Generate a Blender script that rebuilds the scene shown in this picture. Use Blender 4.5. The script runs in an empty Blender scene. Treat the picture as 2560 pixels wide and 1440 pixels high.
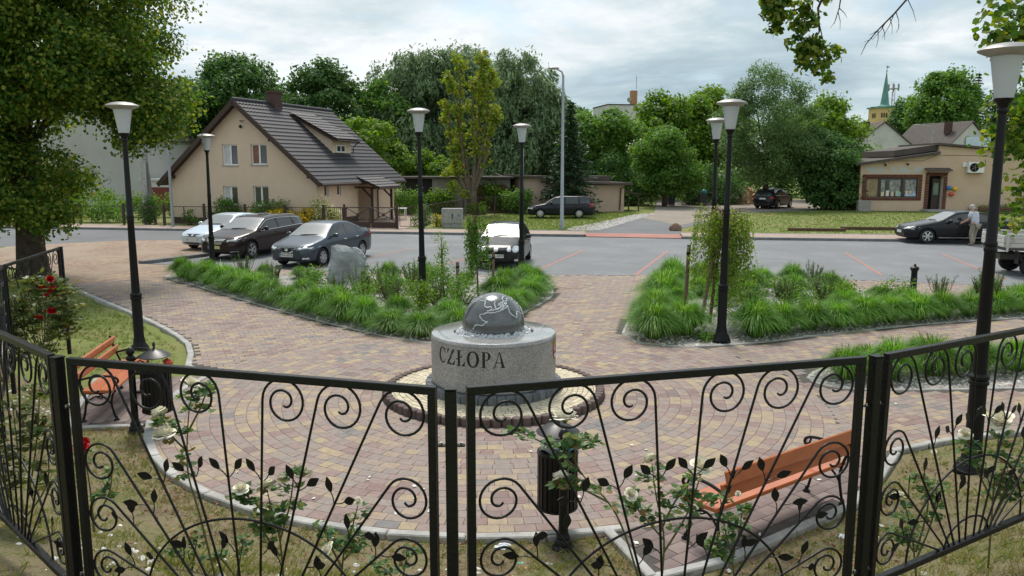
import bpy, bmesh, math, random
import numpy as np
from mathutils import Vector, Matrix
from mathutils.bvhtree import BVHTree
R = math.radians
PI = math.pi
scene = bpy.context.scene
COL = scene.collection
rng = np.random.default_rng(7)
random.seed(7)

# ---------------------------------------------------------------- camera
cam_d = bpy.data.cameras.new('camera')
cam = bpy.data.objects.new('camera', cam_d)
COL.objects.link(cam)
cam.location = (0, 0, 3.5)
cam.rotation_euler = (R(90 - 8.81), 0, 0)
cam_d.sensor_width = 36
cam_d.lens = 36 * 2000 / 2560
cam_d.clip_start = 0.05
cam_d.clip_end = 3000
scene.camera = cam
# ---------------------------------------------------------------- sky, sun, exposure
SUN_EL, SUN_AZ = R(58), R(-8)      # high, ahead of the camera and a little to the left, behind thin cloud
world = bpy.data.worlds.new('World')
scene.world = world
world.use_nodes = True
wn, wl = world.node_tree.nodes, world.node_tree.links
wn.clear()
w_out = wn.new('ShaderNodeOutputWorld')
w_bg = wn.new('ShaderNodeBackground'); w_bg.inputs['Strength'].default_value = 0.1
w_sky = wn.new('ShaderNodeTexSky'); w_sky.sky_type = 'NISHITA'; w_sky.sun_disc = False
w_sky.sun_elevation = SUN_EL; w_sky.sun_rotation = SUN_AZ
w_tc = wn.new('ShaderNodeTexCoord')
w_sep = wn.new('ShaderNodeSeparateXYZ'); wl.new(w_tc.outputs['Generated'], w_sep.inputs[0])
def wmath(op, a, b=None, clamp=False):
    n = wn.new('ShaderNodeMath'); n.operation = op; n.use_clamp = clamp
    for i, v in enumerate((a, b)):
        if v is None: continue
        if isinstance(v, (int, float)): n.inputs[i].default_value = v
        else: wl.new(v, n.inputs[i])
    return n.outputs[0]
w_z = wmath('ADD', wmath('MAXIMUM', w_sep.outputs[2], 0.0), 0.16)
w_cmb = wn.new('ShaderNodeCombineXYZ')
wl.new(wmath('DIVIDE', w_sep.outputs[0], w_z), w_cmb.inputs[0])
wl.new(wmath('DIVIDE', w_sep.outputs[1], w_z), w_cmb.inputs[1])
def wnoise(scale, detail, rough, off):
    mp = wn.new('ShaderNodeMapping'); mp.inputs['Location'].default_value = off
    mp.inputs['Rotation'].default_value = (0, 0, 0.35); mp.inputs['Scale'].default_value = (1.0, 1.0, 1.0)
    wl.new(w_cmb.outputs[0], mp.inputs[0])
    n = wn.new('ShaderNodeTexNoise'); n.inputs['Scale'].default_value = scale
    n.inputs['Detail'].default_value = detail; n.inputs['Roughness'].default_value = rough
    n.inputs['Distortion'].default_value = 0.35
    wl.new(mp.outputs[0], n.inputs[0]); return n.outputs[0]
def wramp(src, stops):
    r = wn.new('ShaderNodeValToRGB'); el = r.color_ramp.elements
    while len(el) < len(stops): el.new(0.5)
    for e, (p, c) in zip(el, stops): e.position = p; e.color = (*c, 1)
    wl.new(src, r.inputs[0]); return r.outputs[0]
CLOUD_A = wnoise(0.62, 7, 0.56, (4.3, 1.7, 0))
CLOUD_B = wnoise(1.5, 8, 0.6, (1.3, 5.1, 2))
w_mixv = wmath('ADD', wmath('MULTIPLY', CLOUD_A, 0.68), wmath('MULTIPLY', CLOUD_B, 0.34))
w_cloud = wramp(w_mixv, [(0.39, (2.0, 2.6, 2.95)), (0.465, (2.7, 3.3, 3.6)), (0.52, (3.6, 4.05, 4.25)), (0.57, (4.6, 4.8, 4.9)), (0.66, (5.1, 5.15, 5.2))])
w_gap = wramp(CLOUD_B, [(0.28, (0.35, 0.35, 0.35)), (0.5, (0.0, 0.0, 0.0))])
w_mix = wn.new('ShaderNodeMixRGB')
wl.new(w_gap, w_mix.inputs[0]); wl.new(w_cloud, w_mix.inputs[1]); wl.new(w_sky.outputs[0], w_mix.inputs[2])
wl.new(w_mix.outputs[0], w_bg.inputs['Color'])
wl.new(w_bg.outputs[0], w_out.inputs[0])
sun_d = bpy.data.lights.new('sun', 'SUN')
sun = bpy.data.objects.new('sun', sun_d); COL.objects.link(sun)
sun_d.energy = 1.8; sun_d.angle = R(18); sun_d.color = (1.0, 0.95, 0.87)
sdir = Vector((math.sin(SUN_AZ) * math.cos(SUN_EL), math.cos(SUN_AZ) * math.cos(SUN_EL), math.sin(SUN_EL)))
sun.rotation_euler = sdir.to_track_quat('Z', 'Y').to_euler()
vs = scene.view_settings
vs.view_transform = 'Standard'; vs.look = 'None'; vs.exposure = 1.05; vs.gamma = 1.0
scene.cycles.use_denoising = True
scene.cycles.max_bounces = 8
scene.cycles.transparent_max_bounces = 8
scene.cycles.caustics_reflective = False
scene.cycles.caustics_refractive = False

# ---------------------------------------------------------------- helpers
def tag(o, label, cat, group=None):
    o['label'] = label; o['category'] = cat
    if group: o['group'] = group
    return o
def thing(name, label, cat, loc=(0, 0, 0), rz=0.0, group=None, scale=1.0):
    o = bpy.data.objects.new(name, None); COL.objects.link(o)
    o.location = loc; o.rotation_euler = (0, 0, rz); o.empty_display_size = 0.2
    o.scale = (scale,) * 3 if isinstance(scale, (int, float)) else scale
    return tag(o, label, cat, group)
def link(name, me, parent=None, loc=(0, 0, 0), rot=(0, 0, 0), kind=None, scale=(1, 1, 1)):
    o = bpy.data.objects.new(name, me); COL.objects.link(o)
    o.location = loc; o.rotation_euler = rot; o.scale = scale
    if parent: o.parent = parent
    if kind: o['kind'] = kind
    return o
def copy_tree(src, parent=None):
    c = src.copy(); COL.objects.link(c)
    if parent is not None: c.parent = parent
    for ch in src.children: copy_tree(ch, c)
    return c
def relabel(o, label, group=None):
    o['label'] = label
    if group: o['group'] = group
    return o

class MB:
    def __init__(s): s.v = []; s.f = []
    def add(s, vs_, fs):
        b = len(s.v); s.v += [tuple(map(float, p)) for p in vs_]
        s.f += [tuple(i + b for i in f) for f in fs]; return s
    def box(s, c, d, rz=0, rx=0, ry=0):
        x, y, z = d[0] / 2, d[1] / 2, d[2] / 2
        P = [(-x, -y, -z), (x, -y, -z), (x, y, -z), (-x, y, -z), (-x, -y, z), (x, -y, z), (x, y, z), (-x, y, z)]
        if rz or rx or ry:
            M = Matrix.Rotation(rz, 3, 'Z') @ Matrix.Rotation(ry, 3, 'Y') @ Matrix.Rotation(rx, 3, 'X')
            P = [tuple(M @ Vector(p)) for p in P]
        P = [(p[0] + c[0], p[1] + c[1], p[2] + c[2]) for p in P]
        return s.add(P, [(0, 3, 2, 1), (4, 5, 6, 7), (0, 1, 5, 4), (1, 2, 6, 5), (2, 3, 7, 6), (3, 0, 4, 7)])
    def box2(s, a, b):
        return s.box([(a[i] + b[i]) / 2 for i in range(3)], [abs(b[i] - a[i]) for i in range(3)])
    def beam(s, p0, p1, w, h=None):
        h = h or w
        p0, p1 = Vector(p0), Vector(p1); d = (p1 - p0).normalized()
        up = Vector((0, 0, 1)) if abs(d.z) < 0.95 else Vector((1, 0, 0))
        a = d.cross(up).normalized() * (w / 2); b = a.cross(d).normalized() * (h / 2)
        P = [p + i * a + j * b for p in (p0, p1) for i, j in ((-1, -1), (1, -1), (1, 1), (-1, 1))]
        return s.add(P, [(0, 1, 2, 3), (7, 6, 5, 4), (0, 4, 5, 1), (1, 5, 6, 2), (2, 6, 7, 3), (3, 7, 4, 0)])
    def tube(s, pts, rad, n=8, caps=True):
        pts = [Vector(p) for p in pts]; m = len(pts)
        rad = [rad] * m if isinstance(rad, (int, float)) else list(rad)
        t0 = (pts[1] - pts[0]).normalized()
        up = Vector((0, 0, 1)) if abs(t0.z) < 0.9 else Vector((1, 0, 0))
        a = t0.cross(up).normalized(); V = []
        for i, p in enumerate(pts):
            t = (pts[min(i + 1, m - 1)] - pts[max(i - 1, 0)])
            t = t.normalized() if t.length > 1e-9 else t0
            a = (a - t * a.dot(t)); a = a.normalized() if a.length > 1e-6 else t.orthogonal().normalized()
            b = t.cross(a)
            for k in range(n):
                q = 2 * PI * k / n; V.append(p + (a * math.cos(q) + b * math.sin(q)) * rad[i])
        F = [(i * n + k, i * n + (k + 1) % n, (i + 1) * n + (k + 1) % n, (i + 1) * n + k) for i in range(m - 1) for k in range(n)]
        if caps: F += [tuple(range(n))[::-1], tuple((m - 1) * n + k for k in range(n))]
        return s.add(V, F)
    def cyl(s, p0, p1, r0, r1=None, n=12): return s.tube([p0, p1], [r0, r0 if r1 is None else r1], n)
    def lathe(s, prof, n=20, o=(0, 0, 0), caps=True):
        V = [(o[0] + r * math.cos(2 * PI * k / n), o[1] + r * math.sin(2 * PI * k / n), o[2] + z) for r, z in prof for k in range(n)]
        m = len(prof)
        F = [(i * n + k, i * n + (k + 1) % n, (i + 1) * n + (k + 1) % n, (i + 1) * n + k) for i in range(m - 1) for k in range(n)]
        if caps: F += [tuple(range(n))[::-1], tuple((m - 1) * n + k for k in range(n))]
        return s.add(V, F)
    def prism(s, poly, z0, z1):
        n = len(poly)
        V = [(p[0], p[1], z0) for p in poly] + [(p[0], p[1], z1) for p in poly]
        return s.add(V, [tuple(range(n))[::-1], tuple(range(n, 2 * n))] + [(i, (i + 1) % n, n + (i + 1) % n, n + i) for i in range(n)])
    def prism_xz(s, poly, y0, y1):
        n = len(poly)
        V = [(p[0], y0, p[1]) for p in poly] + [(p[0], y1, p[1]) for p in poly]
        return s.add(V, [tuple(range(n)), tuple(range(n, 2 * n))[::-1]] + [(i, n + i, n + (i + 1) % n, (i + 1) % n) for i in range(n)])
    def prism_yz(s, poly, x0, x1):
        n = len(poly)
        V = [(x0, p[0], p[1]) for p in poly] + [(x1, p[0], p[1]) for p in poly]
        return s.add(V, [tuple(range(n))[::-1], tuple(range(n, 2 * n))] + [(i, (i + 1) % n, n + (i + 1) % n, n + i) for i in range(n)])
    def ell(s, c, r, n=10, m=6):
        V = []; F = []
        for i in range(m + 1):
            t = PI * i / m
            for k in range(n):
                q = 2 * PI * k / n
                V.append((c[0] + r[0] * math.sin(t) * math.cos(q), c[1] + r[1] * math.sin(t) * math.sin(q), c[2] - r[2] * math.cos(t)))
        F = [(i * n + k, i * n + (k + 1) % n, (i + 1) * n + (k + 1) % n, (i + 1) * n + k) for i in range(m) for k in range(n)]
        return s.add(V, F)
    def mesh(s, name, mat, smooth=False, angle=None, bevel=0):
        me = bpy.data.meshes.new(name); me.from_pydata(s.v, [], s.f)
        bm = bmesh.new(); bm.from_mesh(me)
        if smooth: bmesh.ops.remove_doubles(bm, verts=bm.verts, dist=1e-5)
        bmesh.ops.recalc_face_normals(bm, faces=bm.faces)
        if bevel: bmesh.ops.bevel(bm, geom=bm.edges[:], offset=bevel, segments=1, affect='EDGES')
        bm.to_mesh(me); bm.free()
        if mat: me.materials.append(mat)
        if smooth:
            me.shade_smooth()
            if angle: me.set_sharp_from_angle(angle=R(angle))
        return me
    def build(s, name, mat, parent=None, smooth=False, angle=40, bevel=0, loc=(0, 0, 0), rot=(0, 0, 0), kind=None):
        return link(name, s.mesh(name, mat, smooth, angle, bevel), parent, loc, rot, kind)

def np_mesh(name, V, F, mat, smooth=False):
    """V (n,3), F (m,k) all the same k."""
    me = bpy.data.meshes.new(name)
    V = np.ascontiguousarray(V, dtype=np.float32); F = np.ascontiguousarray(F, dtype=np.int32)
    k = F.shape[1]
    me.vertices.add(len(V)); me.vertices.foreach_set('co', V.ravel())
    me.loops.add(F.size); me.loops.foreach_set('vertex_index', F.ravel())
    me.polygons.add(len(F)); me.polygons.foreach_set('loop_start', np.arange(0, F.size, k, dtype=np.int32))
    me.update(calc_edges=True); me.validate()
    if mat: me.materials.append(mat)
    if smooth: me.shade_smooth()
    else: me.shade_flat()
    return me
def sd_poly(px, py, poly):
    """signed distance of points to a polygon, negative inside"""
    px, py = np.asarray(px, float), np.asarray(py, float)
    d = np.full(px.shape, 1e9); inside = np.zeros(px.shape, bool)
    n = len(poly)
    for i in range(n):
        ax, ay = poly[i]; bx, by = poly[(i + 1) % n]
        ex, ey = bx - ax, by - ay
        t = np.clip(((px - ax) * ex + (py - ay) * ey) / (ex * ex + ey * ey), 0, 1)
        d = np.minimum(d, np.hypot(px - ax - t * ex, py - ay - t * ey))
        if ay != by:
            c = ((ay > py) != (by > py)) & (px < (bx - ax) * (py - ay) / (by - ay) + ax)
            inside ^= c
    return np.where(inside, -d, d)
def smooth_poly(pts, closed=False, k=6):
    P = [np.array(p, float) for p in pts]; out = []
    n = len(P); rngi = range(n if closed else n - 1)
    for i in rngi:
        p0 = P[(i - 1) % n] if closed or i > 0 else P[i]; p1 = P[i]; p2 = P[(i + 1) % n]
        p3 = P[(i + 2) % n] if closed or i + 2 < n else p2
        for j in range(k):
            t = j / k
            out.append(0.5 * (2 * p1 + (p2 - p0) * t + (2 * p0 - 5 * p1 + 4 * p2 - p3) * t * t + (3 * p1 - p0 - 3 * p2 + p3) * t ** 3))
    if not closed: out.append(P[-1])
    return [tuple(p) for p in out]

# ---------------------------------------------------------------- materials
MATS = {}
def nodes_of(m):
    m.use_nodes = True; nt = m.node_tree
    return nt, nt.nodes, nt.links, nt.nodes['Principled BSDF']
def setp(b, **k):
    names = {'rough': 'Roughness', 'metal': 'Metallic', 'spec': 'Specular IOR Level', 'coat': 'Coat Weight', 'trans': 'Transmission Weight', 'ior': 'IOR', 'alpha': 'Alpha', 'coat_rough': 'Coat Roughness'}
    for a, v in k.items(): b.inputs[names[a]].default_value = v
def pm(name, col, rough=0.6, metal=0.0, var=0.0, scale=8.0, bump=0.0, bscale=None, spec=0.4, col2=None, detail=5, coat=0.0, spread=(0.35, 0.65), obj_var=0.0):
    """principled with noise colour variation, bump and optional per-object brightness shift"""
    m = bpy.data.materials.new(name); nt, N, L, b = nodes_of(m)
    setp(b, rough=rough, metal=metal, spec=spec, coat=coat)
    b.inputs['Base Color'].default_value = (*col, 1)
    tc = N.new('ShaderNodeTexCoord')
    out = None
    if col2 or var:
        c2 = col2 or tuple(max(0, c * (1 - var)) for c in col)
        n = N.new('ShaderNodeTexNoise'); n.inputs['Scale'].default_value = scale; n.inputs['Detail'].default_value = detail; n.inputs['Roughness'].default_value = 0.62
        L.new(tc.outputs['Object'], n.inputs['Vector'])
        r = N.new('ShaderNodeValToRGB'); r.color_ramp.elements[0].position = spread[0]; r.color_ramp.elements[1].position = spread[1]
        r.color_ramp.elements[0].color = (*c2, 1); r.color_ramp.elements[1].color = (*col, 1)
        L.new(n.outputs[0], r.inputs[0]); out = r.outputs[0]
    if obj_var:
        oi = N.new('ShaderNodeObjectInfo'); hs = N.new('ShaderNodeHueSaturation')
        mr = N.new('ShaderNodeMapRange'); mr.inputs[3].default_value = 1 - obj_var; mr.inputs[4].default_value = 1 + obj_var
        L.new(oi.outputs['Random'], mr.inputs[0]); L.new(mr.outputs[0], hs.inputs['Value'])
        if out: L.new(out, hs.inputs['Color'])
        else: hs.inputs['Color'].default_value = (*col, 1)
        out = hs.outputs[0]
    if out: L.new(out, b.inputs['Base Color'])
    if bump:
        n2 = N.new('ShaderNodeTexNoise'); n2.inputs['Scale'].default_value = bscale or scale * 4; n2.inputs['Detail'].default_value = 4
        L.new(tc.outputs['Object'], n2.inputs['Vector'])
        bp = N.new('ShaderNodeBump'); bp.inputs['Strength'].default_value = bump; bp.inputs['Distance'].default_value = 0.02
        L.new(n2.outputs[0], bp.inputs['Height']); L.new(bp.outputs[0], b.inputs['Normal'])
    MATS[name] = m
    return m
def leaf_mat(name, stops, trans=0.45, rough=0.5, spec=0.25, gain=1.0, obj=0.0):
    """two-sided leaf: per-leaf colour from the island random, part of the light goes through"""
    m = bpy.data.materials.new(name); nt, N, L, b = nodes_of(m)
    setp(b, rough=rough, spec=spec)
    g = N.new('ShaderNodeNewGeometry'); r = N.new('ShaderNodeValToRGB'); el = r.color_ramp.elements
    while len(el) < len(stops): el.new(0.5)
    for e, (p, c) in zip(el, stops): e.position = p; e.color = (*[min(.8, q_ * gain) for q_ in c], 1)
    L.new(g.outputs['Random Per Island'], r.inputs[0])
    if obj:
        oi = N.new('ShaderNodeObjectInfo'); h0 = N.new('ShaderNodeHueSaturation'); m0 = N.new('ShaderNodeMapRange'); m0.inputs[3].default_value = 1 - obj; m0.inputs[4].default_value = 1 + obj; L.new(oi.outputs['Random'], m0.inputs[0]); L.new(m0.outputs[0], h0.inputs['Value']); L.new(r.outputs[0], h0.inputs['Color']); r = h0
    L.new(r.outputs[0], b.inputs['Base Color'])
    t = N.new('ShaderNodeBsdfTranslucent')
    hs = N.new('ShaderNodeHueSaturation'); hs.inputs['Hue'].default_value = 0.485; hs.inputs['Saturation'].default_value = 1.15; hs.inputs['Value'].default_value = 1.5
    L.new(r.outputs[0], hs.inputs['Color']); L.new(hs.outputs[0], t.inputs['Color'])
    mx = N.new('ShaderNodeMixShader'); mx.inputs[0].default_value = trans
    o = N['Material Output']
    L.new(b.outputs[0], mx.inputs[1]); L.new(t.outputs[0], mx.inputs[2]); L.new(mx.outputs[0], o.inputs[0])
    MATS[name] = m
    return m
PAVE = [(0.00, (0.162, 0.124, 0.120)), (0.14, (0.220, 0.140, 0.128)), (0.30, (0.268, 0.198, 0.176)), (0.46, (0.240, 0.204, 0.188)), (0.60, (0.285, 0.222, 0.175)), (0.73, (0.365, 0.285, 0.172)), (0.83, (0.285, 0.210, 0.180)), (0.94, (0.165, 0.160, 0.160))]
def paver_mat(name, source):
    m = bpy.data.materials.new(name); nt, N, L, b = nodes_of(m); setp(b, rough=0.82, spec=0.3)
    g = N.new('ShaderNodeNewGeometry')
    if source == 'object':
        oi = N.new('ShaderNodeObjectInfo'); rnd = oi.outputs['Random']
    else: rnd = g.outputs['Random Per Island']
    nz = N.new('ShaderNodeTexNoise'); nz.inputs['Scale'].default_value = 0.55; nz.inputs['Detail'].default_value = 3
    L.new(g.outputs['Position'], nz.inputs['Vector'])
    ma = N.new('ShaderNodeMath'); ma.operation = 'MULTIPLY_ADD'; ma.inputs[1].default_value = 0.72
    mb = N.new('ShaderNodeMath'); mb.operation = 'MULTIPLY_ADD'; mb.inputs[1].default_value = 1.1; mb.inputs[2].default_value = -0.40
    L.new(nz.outputs[0], mb.inputs[0]); L.new(rnd, ma.inputs[0]); L.new(mb.outputs[0], ma.inputs[2])
    r = N.new('ShaderNodeValToRGB'); el = r.color_ramp.elements
    while len(el) < len(PAVE): el.new(0.5)
    for e, (p, c) in zip(el, PAVE): e.position = p; e.color = (*c, 1)
    L.new(ma.outputs[0], r.inputs[0])
    n2 = N.new('ShaderNodeTexNoise'); n2.inputs['Scale'].default_value = 14; n2.inputs['Detail'].default_value = 6; n2.inputs['Roughness'].default_value = 0.7
    L.new(g.outputs['Position'], n2.inputs['Vector'])
    mr = N.new('ShaderNodeMapRange'); mr.inputs[1].default_value = 0.3; mr.inputs[2].default_value = 0.7; mr.inputs[3].default_value = 0.78; mr.inputs[4].default_value = 1.22
    L.new(n2.outputs[0], mr.inputs[0])
    hs = N.new('ShaderNodeHueSaturation'); L.new(r.outputs[0], hs.inputs['Color']); L.new(mr.outputs[0], hs.inputs['Value'])
    n3 = N.new('ShaderNodeTexNoise'); n3.inputs['Scale'].default_value = 0.9; n3.inputs['Detail'].default_value = 6
    L.new(g.outputs['Position'], n3.inputs['Vector'])
    mx = N.new('ShaderNodeMixRGB'); mx.inputs[2].default_value = (0.270, 0.220, 0.195, 1)
    mq = N.new('ShaderNodeMapRange'); mq.inputs[1].default_value = 0.35; mq.inputs[2].default_value = 0.75; mq.inputs[3].default_value = 0.08; mq.inputs[4].default_value = 0.42
    L.new(n3.outputs[0], mq.inputs[0]); L.new(mq.outputs[0], mx.inputs[0]); L.new(hs.outputs[0], mx.inputs[1])
    L.new(mx.outputs[0], b.inputs['Base Color'])
    bp = N.new('ShaderNodeBump'); bp.inputs['Strength'].default_value = 0.25; bp.inputs['Distance'].default_value = 0.005
    n4 = N.new('ShaderNodeTexNoise'); n4.inputs['Scale'].default_value = 160; L.new(g.outputs['Position'], n4.inputs['Vector'])
    L.new(n4.outputs[0], bp.inputs['Height']); L.new(bp.outputs[0], b.inputs['Normal'])
    MATS[name] = m; return m
paver_mat('paver_island', 'island'); paver_mat('paver_object', 'object')
def block_mat(name, c1, c2, mortar, bw, bh, rz=0.0, var=0.3, msize=0.05, patches=None, streak=0.0, rough=0.85, bump=0.3):
    """block paving too far off to be built stone by stone"""
    m = bpy.data.materials.new(name); nt, N, L, b = nodes_of(m); setp(b, rough=rough, spec=0.3)
    g = N.new('ShaderNodeNewGeometry'); mp = N.new('ShaderNodeMapping'); mp.inputs['Rotation'].default_value = (0, 0, rz)
    L.new(g.outputs['Position'], mp.inputs[0])
    br = N.new('ShaderNodeTexBrick'); br.inputs['Scale'].default_value = 1.0; br.inputs['Brick Width'].default_value = bw; br.inputs['Row Height'].default_value = bh
    br.inputs['Mortar Size'].default_value = msize * bh; br.inputs['Color1'].default_value = (*c1, 1); br.inputs['Color2'].default_value = (*c2, 1); br.inputs['Mortar'].default_value = (*mortar, 1); br.inputs['Bias'].default_value = 0.0
    L.new(mp.outputs[0], br.inputs['Vector'])
    n = N.new('ShaderNodeTexNoise'); n.inputs['Scale'].default_value = 0.35; n.inputs['Detail'].default_value = 8; n.inputs['Roughness'].default_value = 0.65
    L.new(g.outputs['Position'], n.inputs['Vector'])
    mr = N.new('ShaderNodeMapRange'); mr.inputs[1].default_value = 0.3; mr.inputs[2].default_value = 0.7; mr.inputs[3].default_value = 1 - var; mr.inputs[4].default_value = 1 + var
    L.new(n.outputs[0], mr.inputs[0])
    hs = N.new('ShaderNodeHueSaturation'); L.new(br.outputs['Color'], hs.inputs['Color']); L.new(mr.outputs[0], hs.inputs['Value'])
    out = hs.outputs[0]
    if patches:
        n2 = N.new('ShaderNodeTexNoise'); n2.inputs['Scale'].default_value = 0.5; n2.inputs['Detail'].default_value = 4; L.new(mp.outputs[0], n2.inputs['Vector'])
        rr = N.new('ShaderNodeValToRGB'); rr.color_ramp.elements[0].position = 0.45; rr.color_ramp.elements[1].position = 0.62
        L.new(n2.outputs[0], rr.inputs[0]); mx = N.new('ShaderNodeMixRGB'); mx.inputs[2].default_value = (*patches, 1)
        L.new(rr.outputs[0], mx.inputs[0]); L.new(out, mx.inputs[1]); out = mx.outputs[0]
    L.new(out, b.inputs['Base Color'])
    bp = N.new('ShaderNodeBump'); bp.inputs['Strength'].default_value = bump; bp.inputs['Distance'].default_value = 0.01
    L.new(br.outputs['Fac'], bp.inputs['Height']); bp.invert = True; L.new(bp.outputs[0], b.inputs['Normal'])
    MATS[name] = m; return m
block_mat('grey_block', (0.190, 0.195, 0.206), (0.215, 0.220, 0.230), (0.12, 0.125, 0.13), 0.22, 0.12, R(12), 0.2, patches=(0.175, 0.18, 0.19))
block_mat('walk_block', (0.34, 0.255, 0.215), (0.40, 0.31, 0.25), (0.2, 0.16, 0.14), 0.22, 0.12, R(-10), 0.15)
block_mat('red_block', (0.36, 0.165, 0.135), (0.41, 0.2, 0.165), (0.2, 0.1, 0.09), 0.22, 0.12, R(-10), 0.15)
block_mat('far_paver', (0.24, 0.16, 0.135), (0.36, 0.265, 0.17), (0.13, 0.10, 0.085), 0.22, 0.17, R(24), 0.2, 0.06, (0.30, 0.235, 0.175))
def ground_mat(name, stops, s1, s2, bump=0.5):
    m = bpy.data.materials.new(name); nt, N, L, b = nodes_of(m); setp(b, rough=0.95, spec=0.15)
    g = N.new('ShaderNodeNewGeometry')
    n = N.new('ShaderNodeTexNoise'); n.inputs['Scale'].default_value = s1; n.inputs['Detail'].default_value = 8; n.inputs['Roughness'].default_value = 0.66
    n2 = N.new('ShaderNodeTexNoise'); n2.inputs['Scale'].default_value = s2; n2.inputs['Detail'].default_value = 8; n2.inputs['Roughness'].default_value = 0.75
    L.new(g.outputs['Position'], n.inputs['Vector']); L.new(g.outputs['Position'], n2.inputs['Vector'])
    ad = N.new('ShaderNodeMath'); ad.operation = 'MULTIPLY_ADD'; ad.inputs[1].default_value = 0.55
    ad2 = N.new('ShaderNodeMath'); ad2.operation = 'MULTIPLY'; ad2.inputs[1].default_value = 0.45
    L.new(n2.outputs[0], ad2.inputs[0]); L.new(n.outputs[0], ad.inputs[0]); L.new(ad2.outputs[0], ad.inputs[2])
    r = N.new('ShaderNodeValToRGB'); el = r.color_ramp.elements
    while len(el) < len(stops): el.new(0.5)
    for e, (p, c) in zip(el, stops): e.position = p; e.color = (*c, 1)
    L.new(ad.outputs[0], r.inputs[0]); L.new(r.outputs[0], b.inputs['Base Color'])
    bp = N.new('ShaderNodeBump'); bp.inputs['Strength'].default_value = bump; bp.inputs['Distance'].default_value = 0.04
    L.new(n2.outputs[0], bp.inputs['Height']); L.new(bp.outputs[0], b.inputs['Normal'])
    MATS[name] = m; return m
ground_mat('lawn', [(0.38, (0.25, 0.20, 0.11)), (0.45, (0.20, 0.195, 0.075)), (0.52, (0.145, 0.185, 0.05)), (0.58, (0.19, 0.205, 0.07)), (0.66, (0.26, 0.225, 0.12))], 0.35, 11)
ground_mat('earth', [(0.38, (0.11, 0.08, 0.05)), (0.44, (0.19, 0.15, 0.09)), (0.49, (0.27, 0.225, 0.14)), (0.54, (0.20, 0.185, 0.085)), (0.59, (0.115, 0.135, 0.04)), (0.66, (0.31, 0.265, 0.16))], 1.3, 34, 0.9)
ground_mat('gravel', [(0.35, (0.20, 0.185, 0.17)), (0.5, (0.32, 0.305, 0.29)), (0.65, (0.44, 0.42, 0.40))], 3, 30)
ground_mat('dirt_lane', [(0.35, (0.20, 0.175, 0.15)), (0.5, (0.27, 0.235, 0.20)), (0.65, (0.33, 0.29, 0.245))], 0.4, 12)
ground_mat('asphalt', [(0.35, (0.135, 0.137, 0.142)), (0.5, (0.17, 0.172, 0.178)), (0.65, (0.20, 0.202, 0.207))], 0.3, 40, 0.2)
pm('concrete', (0.42, 0.41, 0.39), 0.85, var=0.3, scale=5, bump=0.3, obj_var=0.06)
pm('kerb', (0.42, 0.41, 0.39), 0.85, var=0.32, scale=6, bump=0.3, obj_var=0.07)
pm('dark_kerb', (0.20, 0.20, 0.205), 0.85, var=0.25, scale=4, bump=0.2, obj_var=0.06)
pm('line_red', (0.50, 0.16, 0.10), 0.8, col2=(0.26, 0.19, 0.17), scale=7, spread=(.42, .62))
pm('joint', (0.10, 0.088, 0.076), 0.95, var=0.35, scale=6)
pm('iron', (0.007, 0.007, 0.008), 0.38, var=0.3, scale=9, spec=0.28, bump=0.2, bscale=45)
pm('iron_matt', (0.007, 0.007, 0.008), 0.48, var=0.25, scale=5, spec=0.25, bump=0.1, bscale=50)
pm('bolt', (0.5, 0.5, 0.5), 0.3, metal=1.0)
# ================================================================ GROUND AND PAVING
FX, FY, FR = -0.28, 11.92, 4.8           # fountain centre and radius of the round plaza
def circ(r, a0=0, a1=360, n=64, cx=FX, cy=FY):
    return [(cx + r * math.cos(R(a0 + (a1 - a0) * i / n)), cy + r * math.sin(R(a0 + (a1 - a0) * i / n))) for i in range(n + 1)]
SLAB_L = [(-5.95, 10.32), (-4.2, 10.45), (-4.4, 12.9), (-6.75, 12.75)]
SLAB_R = [(0.95, 7.30), (1.28, 6.22), (3.62, 7.93), (4.75, 9.35), (3.2, 9.2)]
KERB_L = smooth_poly([(-16.2, 26.3), (-12.95, 22.96), (-10.67, 20.42), (-8.76, 18.32), (-7.25, 16.55), (-6.2, 15.04), (-5.62, 13.5)], k=6)
BED_L = smooth_poly([(-10.75, 24.6), (-9.06, 22.75), (-5.63, 18.95), (-3.24, 16.55), (-2.26, 15.7), (-1.3, 15.25), (-0.55, 15.9), (0.3, 18.7), (1.1, 21.2), (0.85, 24.2), (0.0, 24.7), (-4.5, 24.75), (-10.2, 25.3)], True, 4)
BED_R = smooth_poly([(2.3, 16.2), (2.55, 15.3), (3.4, 14.98), (4.93, 15.4), (6.42, 16.12), (9.03, 17.2), (11.78, 17.95), (17.5, 19.2), (18.0, 20.4), (13.0, 20.6), (11.4, 19.9), (10.2, 21.3), (8.6, 23.2), (5.4, 24.2), (4.4, 23.0), (3.55, 21.0)], True, 4)
BED_S = smooth_poly([(4.85, 12.75), (5.2, 12.1), (6.4, 12.05), (8.3, 12.15), (12.0, 12.3), (12.2, 14.7), (10.3, 14.7), (7.4, 14.1), (5.6, 13.6)], True, 4)
NEAR_EDGE = [(-12.9, 28.05), (-9.5, 26.9), (-4.0, 25.55), (0.5, 25.06), (4.55, 25.06), (11.4, 23.8), (14.6, 22.6), (24.0, 19.5)]
FAR_KERB = [(-60, 47.5), (-40, 45.6), (-22.5, 43.2), (-14.2, 41.7), (-6.8, 40.6), (2.34, 38.9), (7.9, 37.75), (17.5, 36.4), (30, 34.6), (60, 30.0)]
PATH_S = [(4.64, 9.34), (5.75, 9.85), (6.72, 10.08), (9.0, 10.4), (14, 10.6)]
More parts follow.
